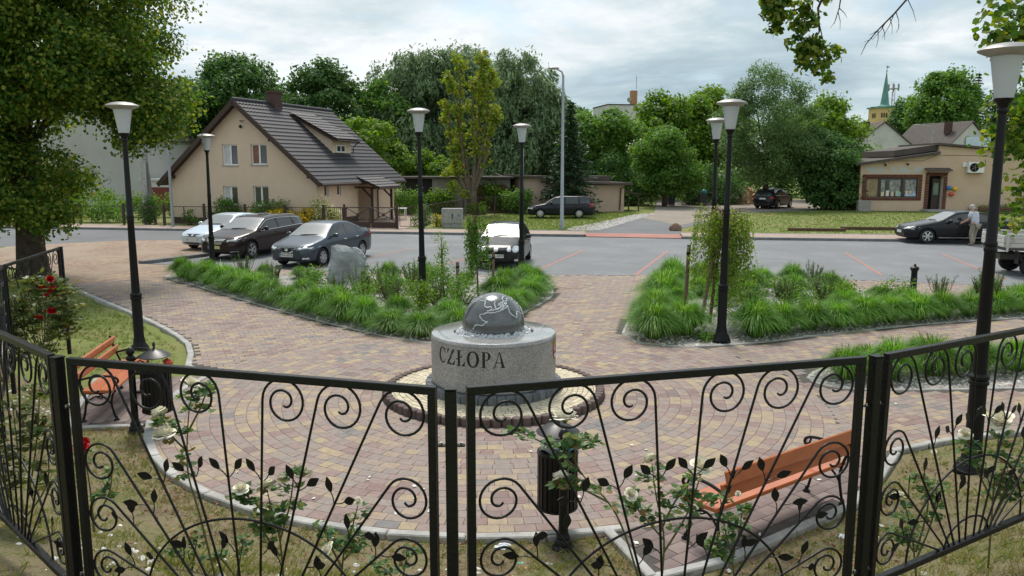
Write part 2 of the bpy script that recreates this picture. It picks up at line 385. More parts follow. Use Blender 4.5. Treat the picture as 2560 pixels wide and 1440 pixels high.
PLAZA = KERB_L + circ(FR, 163, 300, 40) + [(2.2, 7.9), (4.4, 9.25)] + PATH_S + [(14, 17.0), (24, 19.5)] + NEAR_EDGE[::-1][1:] + [(-12.9, 33.0), (-14.9, 37.0), (-18.1, 36.7), (-21.5, 34.0), (-20.6, 30.0)]
def smoothstep(t): t = np.clip(t, 0, 1); return t * t * (3 - 2 * t)
def gz(x, y):
    """height of the planted bank that climbs from the plaza kerb to the fence and the viewer"""
    x = np.asarray(x, float); y = np.asarray(y, float)
    d = np.hypot(x - FX, y - FY) - FR
    d = np.minimum(d, sd_poly(x, y, SLAB_L)); d = np.minimum(d, sd_poly(x, y, SLAB_R)); d = np.minimum(d, sd_poly(x, y, PLAZA))
    west = smoothstep((-x - 4.3) / 1.5) * smoothstep((y - 5.5) / 4)
    wid = 3.35 - 1.45 * west
    h = 1.16 - 0.30 * west
    fade = (1 - smoothstep((y - 12.3) / 3.5)) * (1 - smoothstep((y - 10.0) / 2.5) * smoothstep(x / 2))
    east = 1 - 0.55 * smoothstep((x - 4.2) / 3.0) * smoothstep((y - 6) / 3)
    z = h * smoothstep((d - 0.25) / wid) * fade * east + 0.06 * np.maximum(d - 3.4, 0).clip(0, 4) * fade
    return np.where(d < 0.02, 0, z)
def gzf(x, y): return float(gz(np.array([x]), np.array([y]))[0])
# one ground sheet to the horizon: fine near the viewer, coarse far out
def axis(lo, hi, flo, fhi, fine, coarse):
    a = list(np.arange(flo, fhi + 1e-6, fine)); s = coarse; x = fhi
    while x < hi: x = min(hi, x + s); a.append(x); s *= 1.5
    s = coarse; x = flo; b = []
    while x > lo: x = max(lo, x - s); b.append(x); s *= 1.5
    return np.array(b[::-1] + a)
gx, gy = axis(-900, 900, -16, 16, 0.2, 1.0), axis(-60, 1500, -4, 16, 0.2, 1.0)
GX, GY = np.meshgrid(gx, gy)
GZ = np.zeros_like(GX); near = (np.abs(GX) < 30) & (GY < 30)
GZ[near] = gz(GX[near], GY[near])
paved = np.zeros_like(GX, bool)
paved[near] = (np.hypot(GX[near] - FX, GY[near] - FY) < FR - 0.1) | (sd_poly(GX[near], GY[near], PLAZA) < -0.05) | (sd_poly(GX[near], GY[near], SLAB_L) < -0.08) | (sd_poly(GX[near], GY[near], SLAB_R) < -0.08)
GZ += np.where(near, 0.012 * np.sin(GX * 3.1) * np.sin(GY * 2.7) * np.minimum(GZ * 4, 1), 0)
GZ = np.where(paved, -0.06, GZ + np.where(near & (GZ > 0), 0.012, 0.0))
nxg, nyg = len(gx), len(gy)
idx = np.arange(nxg * nyg).reshape(nyg, nxg)
GF = np.stack([idx[:-1, :-1], idx[:-1, 1:], idx[1:, 1:], idx[1:, :-1]], -1).reshape(-1, 4)
gme = np_mesh('ground', np.stack([GX, GY, GZ], -1).reshape(-1, 3), GF, MATS['lawn'], True)
gme.materials.append(MATS['earth'])
cxg, cyg = GX[:-1, :-1].ravel(), GY[:-1, :-1].ravel()
mi = ((cyg < 11.8) & (np.abs(cxg) < 9) & (cyg > 2.2)).astype(np.int32)
gme.polygons.foreach_set('material_index', mi)
link('ground', gme, kind='structure')
def sheet(name, poly, z, mat, parent=None, kind='structure'):
    me = bpy.data.meshes.new(name); bm = bmesh.new()
    bm.faces.new([bm.verts.new((p[0], p[1], z)) for p in poly])
    bmesh.ops.recalc_face_normals(bm, faces=bm.faces)
    if bm.faces[:][0].normal.z < 0: bmesh.ops.reverse_faces(bm, faces=bm.faces)
    bmesh.ops.triangulate(bm, faces=bm.faces)
    bm.to_mesh(me); bm.free(); me.materials.append(mat)
    return link(name, me, parent, kind=kind)
# road and parking: one surface of grey blocks, asphalt to the west
sheet('parking_ground', [(-13.2, 28.0)] + NEAR_EDGE[1:] + [(60, 8)] + [q_ for q_ in FAR_KERB[::-1] if q_[0] > -15] + [(-14.6, 37.0), (-11.8, 33.2)], 0.004, MATS['grey_block'])
sheet('road', [(-14.2, 41.7), (-22.5, 43.2), (-40, 45.6), (-60, 47.5), (-60, 33), (-21.5, 34.0), (-18.1, 36.7), (-14.6, 37.0)], 0.008, MATS['asphalt'])
SW = [(-60, 50.0), (-40, 48.0), (-22.6, 45.4), (-14.0, 43.6), (-8.7, 42.9), (-5.0, 42.2), (2.1, 41.0), (3.7, 40.8)]
SE = [(8.4, 39.9), (19.1, 38.6), (30, 37.0), (60, 32.4)]
def between(far, near):
    return far + near[::-1]
sheet('sidewalk', between(SW, [(-60, 47.7), (-40, 45.8), (-22.5, 43.4), (-14.2, 41.9), (-6.8, 40.8), (2.34, 39.1), (3.6, 38.85)]), 0.115, MATS['walk_block'])
sheet('sidewalk', between(SE, [(8.1, 37.95), (17.5, 36.6), (30, 34.8), (60, 30.2)]), 0.115, MATS['walk_block'])
sheet('sidewalk_crossing', [(3.6, 38.7), (8.1, 37.75), (8.4, 39.9), (3.7, 40.8)], 0.03, MATS['red_block'])
# kerb stones along the far side of the road
def kerb_run(name, pts, w, z0, z1, step, mat, stone='kerb_stone', gap=0.008):
    """a run of single kerb stones along a polyline"""
    root = bpy.data.objects.new(name, None); COL.objects.link(root); root['kind'] = 'structure'
    P = [Vector((p[0], p[1])) for p in pts]
    seg = [(P[i + 1] - P[i]).length for i in range(len(P) - 1)]; T = sum(seg); n = max(1, round(T / step))
    def pos(s):
        for i, l in enumerate(seg):
            if s <= l or i == len(seg) - 1: return P[i] + (P[i + 1] - P[i]) * (s / l)
            s -= l
    for k in range(n):
        a, b = pos(T * k / n), pos(T * (k + 1) / n); d = b - a; L_ = d.length
        m = MB(); m.box((0, 0, (z0 + z1) / 2), (L_ - gap, w, z1 - z0))
        o = m.build(stone, mat, root, bevel=min(0.012, w / 6)); c = (a + b) / 2
        o.location = (c.x, c.y, random.uniform(-0.003, 0.003)); o.rotation_euler = (0, 0, math.atan2(d.y, d.x) + random.uniform(-0.006, 0.006))
    return root
kerb_run('road_kerb', [(-40, 45.6), (-22.5, 43.2), (-14.2, 41.7), (-6.8, 40.6), (2.34, 38.9), (3.5, 38.75)], 0.2, -0.05, 0.125, 2.0, MATS['dark_kerb'])
kerb_run('road_kerb', [(8.0, 37.72), (17.5, 36.4), (30, 34.6)], 0.2, -0.05, 0.125, 2.0, MATS['dark_kerb'])
kerb_run('sidewalk_edging', [(-8.7, 42.98), (-5.0, 42.28), (2.1, 41.08), (3.7, 40.88)], 0.08, -0.05, 0.135, 2.0, MATS['kerb'])
kerb_run('sidewalk_edging', [(8.4, 39.98), (19.1, 38.68), (30, 37.08)], 0.08, -0.05, 0.135, 2.0, MATS['kerb'])
# low kerb wedge beside the brown and silver cars
kerb_run('parking_kerb', [(-13.1, 28.0), (-12.3, 29.4), (-11.5, 31.0)], 0.25, -0.05, 0.13, 0.9, MATS['dark_kerb'])
# red bay lines in the parking ground
for a, b in [((3.92, 25.2), (6.37, 32.5)), ((0.44, 25.2), (2.97, 32.8)), ((-3.2, 25.7), (-0.62, 32.9)), ((-6.8, 26.5), (-4.2, 33.3)), ((11.76, 25.2), (13.32, 31.8)), ((15.09, 24.2), (16.9, 31.3))]:
    d = Vector(b) - Vector(a); n = Vector((-d.y, d.x)).normalized() * 0.05
    sheet('bay_line', [(a[0] - n.x, a[1] - n.y), (b[0] - n.x, b[1] - n.y), (b[0] + n.x, b[1] + n.y), (a[0] + n.x, a[1] + n.y)], 0.009, MATS['line_red'])
# plaza: dark joint bed, then the stones
plaza = sheet('plaza_paving', PLAZA, 0.0245, MATS['joint'])
sheet('bench_bay_ground', SLAB_L, 0.0255, MATS['joint']); sheet('bench_bay_ground', SLAB_R, 0.0255, MATS['joint'])
FARP = [(-13.0, 23.0), (-10.75, 24.6), (-10.2, 25.4), (-9.5, 26.8), (-13.1, 27.95), (-11.9, 33.0), (-14.7, 36.9), (-18.1, 36.6), (-21.5, 33.9), (-20.6, 30.0), (-16.2, 26.3)]
sheet('plaza_far_paving', FARP, 0.0285, MATS['far_paver'])
# --- single stones
def brick_quads(C, A, Lh, Wh, z, h=0.028):
    """C (n,2) centres, A angles, half sizes -> vertices and quads: top and four bevelled sides"""
    n = len(C); ca, sa = np.cos(A), np.sin(A)
    V = np.zeros((n, 8, 3)); ins = 0.002
    for k, (i, j) in enumerate(((-1, -1), (1, -1), (1, 1), (-1, 1))):
        for lvl, (q, zz) in enumerate(((ins, z), (0.002, z - h))):
            lx, ly = i * (Lh - q), j * (Wh - q)
            V[:, k + 4 * lvl, 0] = C[:, 0] + lx * ca - ly * sa
            V[:, k + 4 * lvl, 1] = C[:, 1] + lx * sa + ly * ca
            V[:, k + 4 * lvl, 2] = zz
    V[:, :, 2] += rng.uniform(-0.0009, 0.0012, (n, 1)); V[:, :4, 2] += rng.uniform(-0.0004, 0.0004, (n, 4))
    base = np.arange(n)[:, None] * 8
    F = np.concatenate([base + np.array([[0, 1, 2, 3]])] + [base + np.array([[k, 4 + k, 4 + (k + 1) % 4, (k + 1) % 4]]) for k in range(4)], 0)
    return V.reshape(-1, 3), F
Cs, As, Ls, Ws = [], [], [], []
r = 1.70
while r < FR - 0.02:
    w = 0.16; rc = r + w / 2; n = int(2 * PI * rc / 0.195); off = random.random()
    cuts = (np.arange(n) + off + rng.uniform(-0.16, 0.16, n)) * 2 * PI / n
    nx = np.roll(cuts, -1); nx[-1] += 2 * PI
    mid = (cuts + nx) / 2; ln = (nx - cuts) * rc
    for a, l in zip(mid, ln):
        Cs.append((FX + rc * math.cos(a), FY + rc * math.sin(a))); As.append(a + PI / 2); Ls.append(l / 2 - 0.0008); Ws.append(w / 2 - 0.0008)
    r += w
Cs, As, Ls, Ws = map(np.array, (Cs, As, Ls, Ws))
def ground_px(C):   # how large a stone shows: closeness to the camera and inside the frame
    dep = C[:, 1]; u = 1280 + 2000 * C[:, 0] / (dep * 0.988 + 0.53); s = 1 / (dep * dep + 12)
    return np.where((u > 40) & (u < 2520) & (dep > 6.6), s, 0)
order = np.argsort(-ground_px(Cs)); near_i, rest_i = order[:300], order[300:]
def stone_mesh(Lh, Wh):
    V, F = brick_quads(np.zeros((1, 2)), np.zeros(1), Lh, Wh, 0.0)
    return np_mesh('brick', V, F, MATS['paver_object'])
size_mesh = {}
for i in near_i:
    key = (round(float(Ls[i]), 2), round(float(Ws[i]), 2))
    if key not in size_mesh: size_mesh[key] = stone_mesh(1.0 * key[0], key[1])
    o = link('brick', size_mesh[key], plaza, (Cs[i][0], Cs[i][1], 0.03 + random.uniform(-0.0009, 0.0012)), (random.uniform(-0.003, 0.003), random.uniform(-0.003, 0.003), As[i]))
    o.scale = (Ls[i] / key[0], Ws[i] / key[1], 1)
V1, F1 = brick_quads(Cs[rest_i], As[rest_i], Ls[rest_i], Ws[rest_i], 0.03)
# straight field outside the ring
def field(poly, ang, bl, bw, excl, z=0.03, grow=0.02, bond=0.5):
    P = np.array(poly); c = P.mean(0); rad = np.hypot(*(P - c).T).max() + 0.5
    ni, nj = int(rad / bl) + 2, int(rad / bw) + 2
    I, J = np.meshgrid(np.arange(-ni, ni), np.arange(-nj, nj))
    lx = (I + bond * (J % 2)) * bl + rng.uniform(-0.004, 0.004, I.shape); ly = J * bw * 1.0
    X = c[0] + lx * math.cos(ang) - ly * math.sin(ang); Y = c[1] + lx * math.sin(ang) + ly * math.cos(ang)
    X, Y = X.ravel(), Y.ravel()
    keep = sd_poly(X, Y, poly) < -grow
    for e, marg in excl:
        keep &= (e(X, Y) > marg)
    C = np.stack([X[keep], Y[keep]], 1)
    return C, np.full(len(C), ang), np.full(len(C), bl / 2 - 0.001), np.full(len(C), bw / 2 - 0.001)
FIELD = [p for p in PLAZA if p[1] < 26.5]
ex = [(lambda x, y: np.hypot(x - FX, y - FY) - FR, 0.06), (lambda x, y: sd_poly(x, y, BED_L), 0.12), (lambda x, y: sd_poly(x, y, BED_R), 0.12), (lambda x, y: sd_poly(x, y, BED_S), 0.12), (lambda x, y: sd_poly(x, y, FARP), 0.05)]
C2, A2, L2, W2 = field(PLAZA, R(24), 0.205, 0.145, ex, grow=0.09)
ok = (C2[:, 1] < 27) & (C2[:, 0] < 14.5); C2, A2, L2, W2 = C2[ok], A2[ok], L2[ok], W2[ok]
V2, F2 = brick_quads(C2, A2, L2[0], W2[0], 0.03) if len(C2) else (np.zeros((0, 3)), np.zeros((0, 4), int))
def stack(parts):
    Vs, Fs, b = [], [], 0
    for V, F in parts: Vs.append(V); Fs.append(F + b); b += len(V)
    return np.concatenate(Vs), np.concatenate(Fs)
Vb, Fb = stack([(V1, F1), (V2, F2)])
link('paver_field', np_mesh('paver_field', Vb, Fb, MATS['paver_island']), plaza, kind='stuff')
pm('bay_brick', (0.165, 0.115, 0.11), 0.85, col2=(0.21, 0.165, 0.15), scale=3, bump=0.2, obj_var=0.25)
bay_me = None
for poly, ang, nm in ((SLAB_L, R(-82), 'L'), (SLAB_R, R(37), 'R')):
    Cb, Ab, Lb, Wb = field(poly, ang, 0.22, 0.16, [(lambda x, y: np.hypot(x - FX, y - FY) - FR, 0.07)], grow=0.09)
    own = [o for o in bpy.data.objects if o.name.startswith('bench_bay_ground')][0 if nm == 'L' else 1]
    if bay_me is None:
        V, F = brick_quads(np.zeros((1, 2)), np.zeros(1), 0.109, 0.079, 0.0); bay_me = np_mesh('brick', V, F, MATS['bay_brick'])
    for p in Cb: link('brick', bay_me, own, (p[0], p[1], 0.031), (random.uniform(-.003, .003), random.uniform(-.003, .003), ang))
# kerbs round the plaza, the bays and the beds
kerb_run('plaza_kerb', KERB_L + circ(FR + 0.06, 163, 190, 10)[1:], 0.11, -0.1, 0.055, 0.95, MATS['kerb'])
kerb_run('plaza_kerb', circ(FR + 0.06, 197, 286, 30), 0.11, -0.1, 0.06, 0.75, MATS['kerb'])
kerb_run('plaza_kerb', [(0.9, 7.24), (1.24, 6.16), (3.66, 7.90), (4.66, 9.28)], 0.1, -0.1, 0.06, 0.9, MATS['kerb'])
kerb_run('plaza_kerb', [(-4.95, 10.32), (-5.98, 10.24), (-6.8, 12.75)], 0.1, -0.1, 0.05, 0.9, MATS['kerb'])
kerb_run('plaza_kerb', PATH_S, 0.1, -0.1, 0.06, 0.9, MATS['kerb'])
for B in (BED_L, BED_R, BED_S): kerb_run('bed_kerb', B + [B[0]], 0.07, -0.1, 0.045, 0.95, MATS['kerb'])
# gravel beds
for B, nm in ((BED_L, 'gravel_bed'), (BED_R, 'gravel_bed'), (BED_S, 'gravel_bed')): sheet(nm, B, 0.029, MATS['gravel'])
def leafy_rand(n): return rng.normal(size=(n, 3))
ICO_V = None
def pebble_mesh(name, P, size, mat, flat=0.6):
    """loose stones: squashed octahedra-like lumps, 14 faces each"""
    base = np.array([(1, 0, 0), (.5, .87, 0), (-.5, .87, 0), (-1, 0, 0), (-.5, -.87, 0), (.5, -.87, 0), (.35, .2, .8), (-.35, .3, .8), (0, -.4, .85)], float)
    tris = [(0, 1, 6), (1, 7, 6), (1, 2, 7), (2, 3, 7), (3, 8, 7), (3, 4, 8), (4, 5, 8), (5, 6, 8), (5, 0, 6), (6, 7, 8)]
    n = len(P); a = rng.uniform(0, 2 * PI, n); s = size * rng.uniform(0.55, 1.3, (n, 1)) * np.array([[1, 0.75, flat]])
    V = base[None] * (1 + rng.uniform(-.18, .18, (n, 9, 1))) * s[:, None, :]
    x = V[..., 0] * np.cos(a)[:, None] - V[..., 1] * np.sin(a)[:, None]; y = V[..., 0] * np.sin(a)[:, None] + V[..., 1] * np.cos(a)[:, None]
    V = np.stack([x, y, V[..., 2]], -1) + P[:, None, :]
    F = (np.arange(n)[:, None, None] * 9 + np.array(tris)[None]).reshape(-1, 3)
    return np_mesh(name, V.reshape(-1, 3), F, mat)
leaf_mat('pebble', [(0.0, (0.30, 0.27, 0.25)), (0.25, (0.52, 0.49, 0.46)), (0.55, (0.66, 0.64, 0.61)), (0.85, (0.42, 0.38, 0.35)), (1.0, (0.36, 0.25, 0.2))], trans=0.0, rough=0.7)
def scatter(poly, n, marg=0.05):
    P = np.array(poly); lo, hi = P.min(0), P.max(0); q = rng.uniform(lo, hi, (n * 3, 2))
    q = q[sd_poly(q[:, 0], q[:, 1], poly) < -marg]; return q[:n]
for B, n in ((BED_L, 4600), (BED_R, 6200), (BED_S, 2600)):
    q = scatter(B, n); link('bed_pebbles', pebble_mesh('bed_pebbles', np.c_[q, np.full(len(q), 0.031)], 0.038, MATS['pebble']), kind='stuff')
bpy.data.objects['bed_pebbles']['label'] = 'pale loose pebbles covering the planted beds'
# lane, gravel verge and yards on the far side of the road
sheet('lane', [(3.7, 40.8), (8.4, 39.9), (9.2, 43.5), (12.5, 50), (16.5, 57.5), (22.5, 61.0), (29.5, 66), (27, 72), (18, 68), (10.8, 59.5), (6.8, 50), (4.6, 44)], 0.012, MATS['asphalt'])
sheet('lane_verge', [(9.6, 46), (12.8, 51), (16.8, 58.2), (22.0, 61.6), (30, 66.5), (32, 80), (14, 78), (10.5, 59), (8.4, 53)], 0.018, MATS['dirt_lane'])
vp = smooth_poly([(3.9, 42.3), (5.0, 43.3), (7.4, 49.5), (10.0, 56.5), (8.4, 55.6), (5.6, 49), (3.0, 43.4)], True, 4)
sheet('gravel_verge', vp, 0.022, MATS['gravel'])
q = scatter(vp, 2200, 0.0); link('verge_stones', pebble_mesh('verge_stones', np.c_[q, np.full(len(q), 0.024)], 0.05, MATS['pebble']), kind='stuff')
sheet('yard', [(-10.3, 43.4), (-6.1, 42.6), (-5.3, 47), (-4.0, 54), (-9.0, 56.5), (-11, 46)], 0.02, MATS['walk_block'])
# ================================================================ TREES AND PLANTS (generators)
def leaf_quads(P, N, l, w, T=None):
    """diamond leaves at P (n,3) with normals N; l, w length and width arrays; T preferred long direction"""
    n = len(P)
    N = N / (np.linalg.norm(N, axis=1, keepdims=True) + 1e-9)
    T = rng.normal(size=(n, 3)) if T is None else T
    T = T - N * (T * N).sum(1, keepdims=True); T /= (np.linalg.norm(T, axis=1, keepdims=True) + 1e-9)
    B = np.cross(N, T)
    l = np.broadcast_to(np.asarray(l, float), (n,))[:, None]; w = np.broadcast_to(np.asarray(w, float), (n,))[:, None]
    V = np.stack([P - T * l * 0.5, P + B * w * 0.5 - T * l * 0.06 - N * w * 0.12, P + T * l * 0.5, P - B * w * 0.5 - T * l * 0.06 - N * w * 0.12], 1)
    return V.reshape(-1, 3), np.arange(4 * n).reshape(n, 4)
def leaf_hex(P, N, l, w, T=None):
    """ovate six-cornered leaves for what stands near"""
    V, F = leaf_quads(P, N, l, w, T); V = V.reshape(-1, 4, 3); a, b, c, d = V[:, 0], V[:, 1], V[:, 2], V[:, 3]
    mid = (b + d) / 2
    H = np.stack([a, mid + (b - mid) * 0.86 + (a - mid) * 0.28, mid + (b - mid) * 0.80 + (c - mid) * 0.38, c, mid + (d - mid) * 0.80 + (c - mid) * 0.38, mid + (d - mid) * 0.86 + (a - mid) * 0.28], 1)
    return H.reshape(-1, 3), np.arange(6 * len(P)).reshape(-1, 6)
def sphere_pts(n, lo=0.0):
    d = rng.normal(size=(n, 3)); d /= np.linalg.norm(d, axis=1, keepdims=True)
    return d * (rng.uniform(lo ** 3, 1, (n, 1)) ** (1 / 3)), d
def clump_leaves(C, Rr, n, size, asp=0.75, flat=0.75, up=0.55, jit=0.6, lo=0.35, droop=0.0, hexa=False):
    """leaves through clumps: centres C (k,3), radii Rr (k,), n leaves in all"""
    k = len(C); wgt = Rr ** 2; idx_ = rng.choice(k, n, p=wgt / wgt.sum())
    p, d = sphere_pts(n, lo)
    p = p * Rr[idx_][:, None] * np.array([1, 1, flat]) * (1 + 0.28 * np.abs(rng.normal(size=(n, 1)))) + rng.normal(size=(n, 3)) * (0.16 * Rr[idx_][:, None])
    P = C[idx_] + p
    N = d * 0.8 + np.array([0, 0, up]) + rng.normal(size=(n, 3)) * jit
    s = size * rng.uniform(0.7, 1.3, n)
    T = None
    if droop: T = rng.normal(size=(n, 3)) * (1 - droop) + np.array([0, 0, -droop * 1.8]) + d * 0.4
    return (leaf_hex if hexa else leaf_quads)(P, N, s, s * asp, T)
def envelope_clumps(env, k, rr, shell=0.45):
    """env: list of (cx,cy,cz, rx,ry,rz); clump centres spread mostly over the outside of the envelope"""
    E = np.array(env, float); vol = (E[:, 3] * E[:, 4] * E[:, 5]) ** (2 / 3); e = rng.choice(len(E), k, p=vol / vol.sum())
    p, d = sphere_pts(k, shell)
    C = E[e, :3] + p * E[e, 3:]
    return C, rr * rng.uniform(0.6, 1.3, k)
def trunk_mesh(name, pts, rad, limbs, mat, n=9):
    m = MB(); m.tube(pts, rad, n)
    for L_, r_ in limbs: m.tube(L_, r_, 6)
    return m.mesh(name, mat, True)
def limb(a, b, r0, r1, sag=0.15, k=5):
    a, b = np.array(a, float), np.array(b, float); out = []
    for i in range(k + 1):
        t = i / k; p = a + (b - a) * t; p[2] += sag * math.sin(PI * t) * np.linalg.norm(b - a); p[:2] += rng.normal(size=2) * 0.03 * np.linalg.norm(b - a) * math.sin(PI * t)
        out.append(tuple(p))
    return out, [r0 + (r1 - r0) * i / k for i in range(k + 1)]
pm('bark', (0.085, 0.068, 0.052), 0.95, var=0.5, scale=7, bump=0.8, bscale=22, spec=0.1)
pm('bark_light', (0.19, 0.155, 0.115), 0.95, var=0.4, scale=5, bump=0.6, bscale=18, spec=0.1)
pm('bark_young', (0.14, 0.085, 0.05), 0.9, var=0.3, scale=9, bump=0.4)
def G(*cols): return [(i / (len(cols) - 1), c) for i, c in enumerate(cols)]
leaf_mat('linden', G((0.024, 0.062, 0.012), (0.038, 0.090, 0.014), (0.060, 0.120, 0.018), (0.125, 0.165, 0.025), (0.20, 0.22, 0.045)), 0.5, gain=1.45)
leaf_mat('willow', G((0.052, 0.088, 0.044), (0.075, 0.118, 0.056), (0.104, 0.148, 0.074), (0.14, 0.18, 0.10)), 0.3, gain=1.95)
leaf_mat('bright', G((0.055, 0.125, 0.014), (0.085, 0.17, 0.02), (0.12, 0.21, 0.03), (0.16, 0.24, 0.045)), 0.45, gain=1.25)
leaf_mat('mid', G((0.030, 0.075, 0.014), (0.045, 0.100, 0.018), (0.065, 0.125, 0.025), (0.09, 0.15, 0.03)), 0.45, gain=2.0)
leaf_mat('dark', G((0.018, 0.045, 0.014), (0.026, 0.060, 0.016), (0.038, 0.080, 0.020), (0.055, 0.10, 0.026)), 0.42, gain=2.15)
leaf_mat('greygreen', G((0.038, 0.075, 0.026), (0.054, 0.098, 0.032), (0.076, 0.124, 0.042), (0.10, 0.15, 0.055)), 0.4, gain=1.9)
leaf_mat('needle', G((0.012, 0.030, 0.014), (0.02, 0.042, 0.018), (0.03, 0.055, 0.024)), 0.15, gain=1.9)
leaf_mat('birch', G((0.06, 0.12, 0.016), (0.09, 0.16, 0.022), (0.13, 0.20, 0.035), (0.19, 0.22, 0.06)), 0.5, gain=1.5)
leaf_mat('yellow_bloom', G((0.50, 0.36, 0.01), (0.62, 0.45, 0.015), (0.70, 0.55, 0.03)), 0.3)
leaf_mat('cream_bloom', G((0.42, 0.45, 0.16), (0.60, 0.60, 0.30), (0.70, 0.68, 0.42)), 0.3)
leaf_mat('reed', G((0.030, 0.095, 0.010), (0.048, 0.135, 0.014), (0.075, 0.180, 0.022), (0.115, 0.230, 0.040), (0.20, 0.27, 0.08)), 0.42, 0.45, gain=1.55, obj=0.2)
leaf_mat('needle_light', G((0.04, 0.075, 0.022), (0.06, 0.10, 0.03), (0.085, 0.13, 0.04)), 0.15, gain=1.7)
def tree(name, label, group, loc, env, nclump, rclump, nleaf_, size_, mat, trunk=(0.3, 4.0), asp=0.75, bark='bark', limbs=14, shell=0.45, flat=0.7, up=0.55, lo=0.1, droop=0.0, cat='tree', trunk_pts=None):
    t = thing(name, label, cat, loc, 0, group)
    nleaf, size = int(nleaf_ * 1.45), size_ * 1.12
    C, Rr = envelope_clumps(env, int(nclump * 1.7), rclump * 0.86, shell)
    V, F = clump_leaves(C, Rr, nleaf, size, asp, flat, up, 0.6, lo, droop)
    link('crown', np_mesh('crown', V, F, MATS[mat]), t)
    r0, h = trunk
    pts = trunk_pts or [(0, 0, -0.1), (0.03 * h * rng.normal() * .3, 0, h * 0.35), (0.02 * h * rng.normal(), 0.02 * h * rng.normal(), h * 0.7), (0, 0, h)]
    top = np.array(pts[-1]); L_ = []
    sel = rng.choice(len(C), min(limbs, len(C)), replace=False)
    for i in sel:
        st = np.array(pts[-2]) * (1 - (q_ := rng.uniform(0.2, 1))) + top * q_
        L_.append(limb(st, C[i], r0 * 0.35, r0 * 0.05))
    link('trunk', trunk_mesh('trunk', pts, [r0 * 1.35, r0, r0 * 0.85, r0 * 0.55][:len(pts)] if len(pts) == 4 else list(np.linspace(r0 * 1.3, r0 * 0.5, len(pts))), L_, MATS[bark]), t)
    return t
def willow_tree(name, label, group, loc, env, strands, trunk, group_mat='willow', leafl=0.42, leafw=0.14, per=13, hang=1.1):
    t = thing(name, label, 'tree', loc, 0, group)
    E = np.array(env, float)
    C, Rr = envelope_clumps(env, 150, 1.2, 0.62)
    n = strands; i = rng.choice(len(C), n)
    p, d = sphere_pts(n, 0.5)
    S = C[i] + p * Rr[i][:, None] * np.array([1, 1, 0.9])
    out = S - E[:, :3].mean(0); out[:, 2] = 0; out /= (np.linalg.norm(out, axis=1, keepdims=True) + 1e-6)
    k = np.arange(per) / per
    L_ = hang * rng.uniform(0.5, 1.3, (n, 1))
    drop = k[None] * L_
    P = S[:, None, :] + out[:, None, :] * (np.sqrt(k)[None, :, None] * 0.55) + rng.normal(size=(n, per, 3)) * 0.09
    P[..., 2] += 0.35 * np.sqrt(k)[None] - drop ** 1.15
    P = P.reshape(-1, 3); m = len(P)
    N = np.repeat(out, per, 0) * 0.7 + rng.normal(size=(m, 3)) * 0.65 + np.array([0, 0, 0.35])
    T = np.array([0, 0, -1.0]) + np.repeat(out, per, 0) * 0.5 + rng.normal(size=(m, 3)) * 0.45
    V, F = leaf_quads(P, N, leafl * rng.uniform(0.6, 1.3, m), leafw * rng.uniform(0.7, 1.3, m), T)
    V3, F3 = clump_leaves(C, Rr * 1.05, 24000, leafl * 1.05, 0.32, 0.9, 0.4, 0.6, 0.3, 0.55)
    V, F = np.r_[V, V3], np.r_[F, F3 + len(V)]
    link('crown', np_mesh('crown', V, F, MATS[group_mat]), t)
    r0, h = trunk; pts = [(0, 0, -0.1), (0.1, 0, h * .4), (0, 0.1, h * .75), (0, 0, h)]
    link('trunk', trunk_mesh('trunk', pts, [r0 * 1.3, r0, r0 * .8, r0 * .5], [limb((0, 0, h * rng.uniform(.5, 1)), C[j], r0 * .35, r0 * .05) for j in rng.choice(len(C), 16, replace=False)], MATS['bark']), t)
    return t
def conifer(name, label, group, loc, h, rad, mat='needle', levels=34, per=13, z0=0.06, size=0.34, dens=26, seed=0):
    t = thing(name, label, 'tree', loc, rng.uniform(0, 6), group)
    V_, F_ = [], []; mb = MB(); mb.tube([(0, 0, -0.1), (0, 0, h * .5), (0, 0, h)], [rad * .07 + .05, rad * .045 + .03, 0.015], 8)
    P, N, T = [], [], []
    for i in range(levels):
        f = i / levels; z = h * (z0 + (0.99 - z0) * f); rr = rad * (1 - f) ** 0.85 + 0.08
        for k in range(per):
            a = rng.uniform(0, 2 * PI); L_ = rr * rng.uniform(0.65, 1.12); d = np.array([math.cos(a), math.sin(a), 0])
            m = max(4, int(dens * L_ / rad))
            s = rng.uniform(0.05, 1, m) ** 0.8
            q = d[None] * (s * L_)[:, None]; q[:, 2] = z - 0.28 * L_ * s ** 1.4 + 0.10 * L_ * s ** 3
            side = np.array([-d[1], d[0], 0]); q = q + side[None] * (rng.normal(size=(m, 1)) * 0.13 * L_ * (1.1 - s[:, None])) + rng.normal(size=(m, 3)) * 0.03
            P.append(q); N.append(np.tile([0, 0, 1.0], (m, 1)) + rng.normal(size=(m, 3)) * 0.45); T.append(np.tile(d + np.array([0, 0, -.35]), (m, 1)) + rng.normal(size=(m, 3)) * 0.5)
            if k % 3 == 0: mb.tube([(0, 0, z), tuple(d * L_ * 0.6 + np.array([0, 0, z - .1 * L_]))], [0.03, 0.008], 4)
    P, N, T = map(np.concatenate, (P, N, T))
    V, F = leaf_quads(P, N, size * rng.uniform(.6, 1.3, len(P)), size * 0.42, T)
    link('crown', np_mesh('crown', V, F, MATS[mat]), t); mb.build('trunk', MATS['bark'], t, True)
    return t
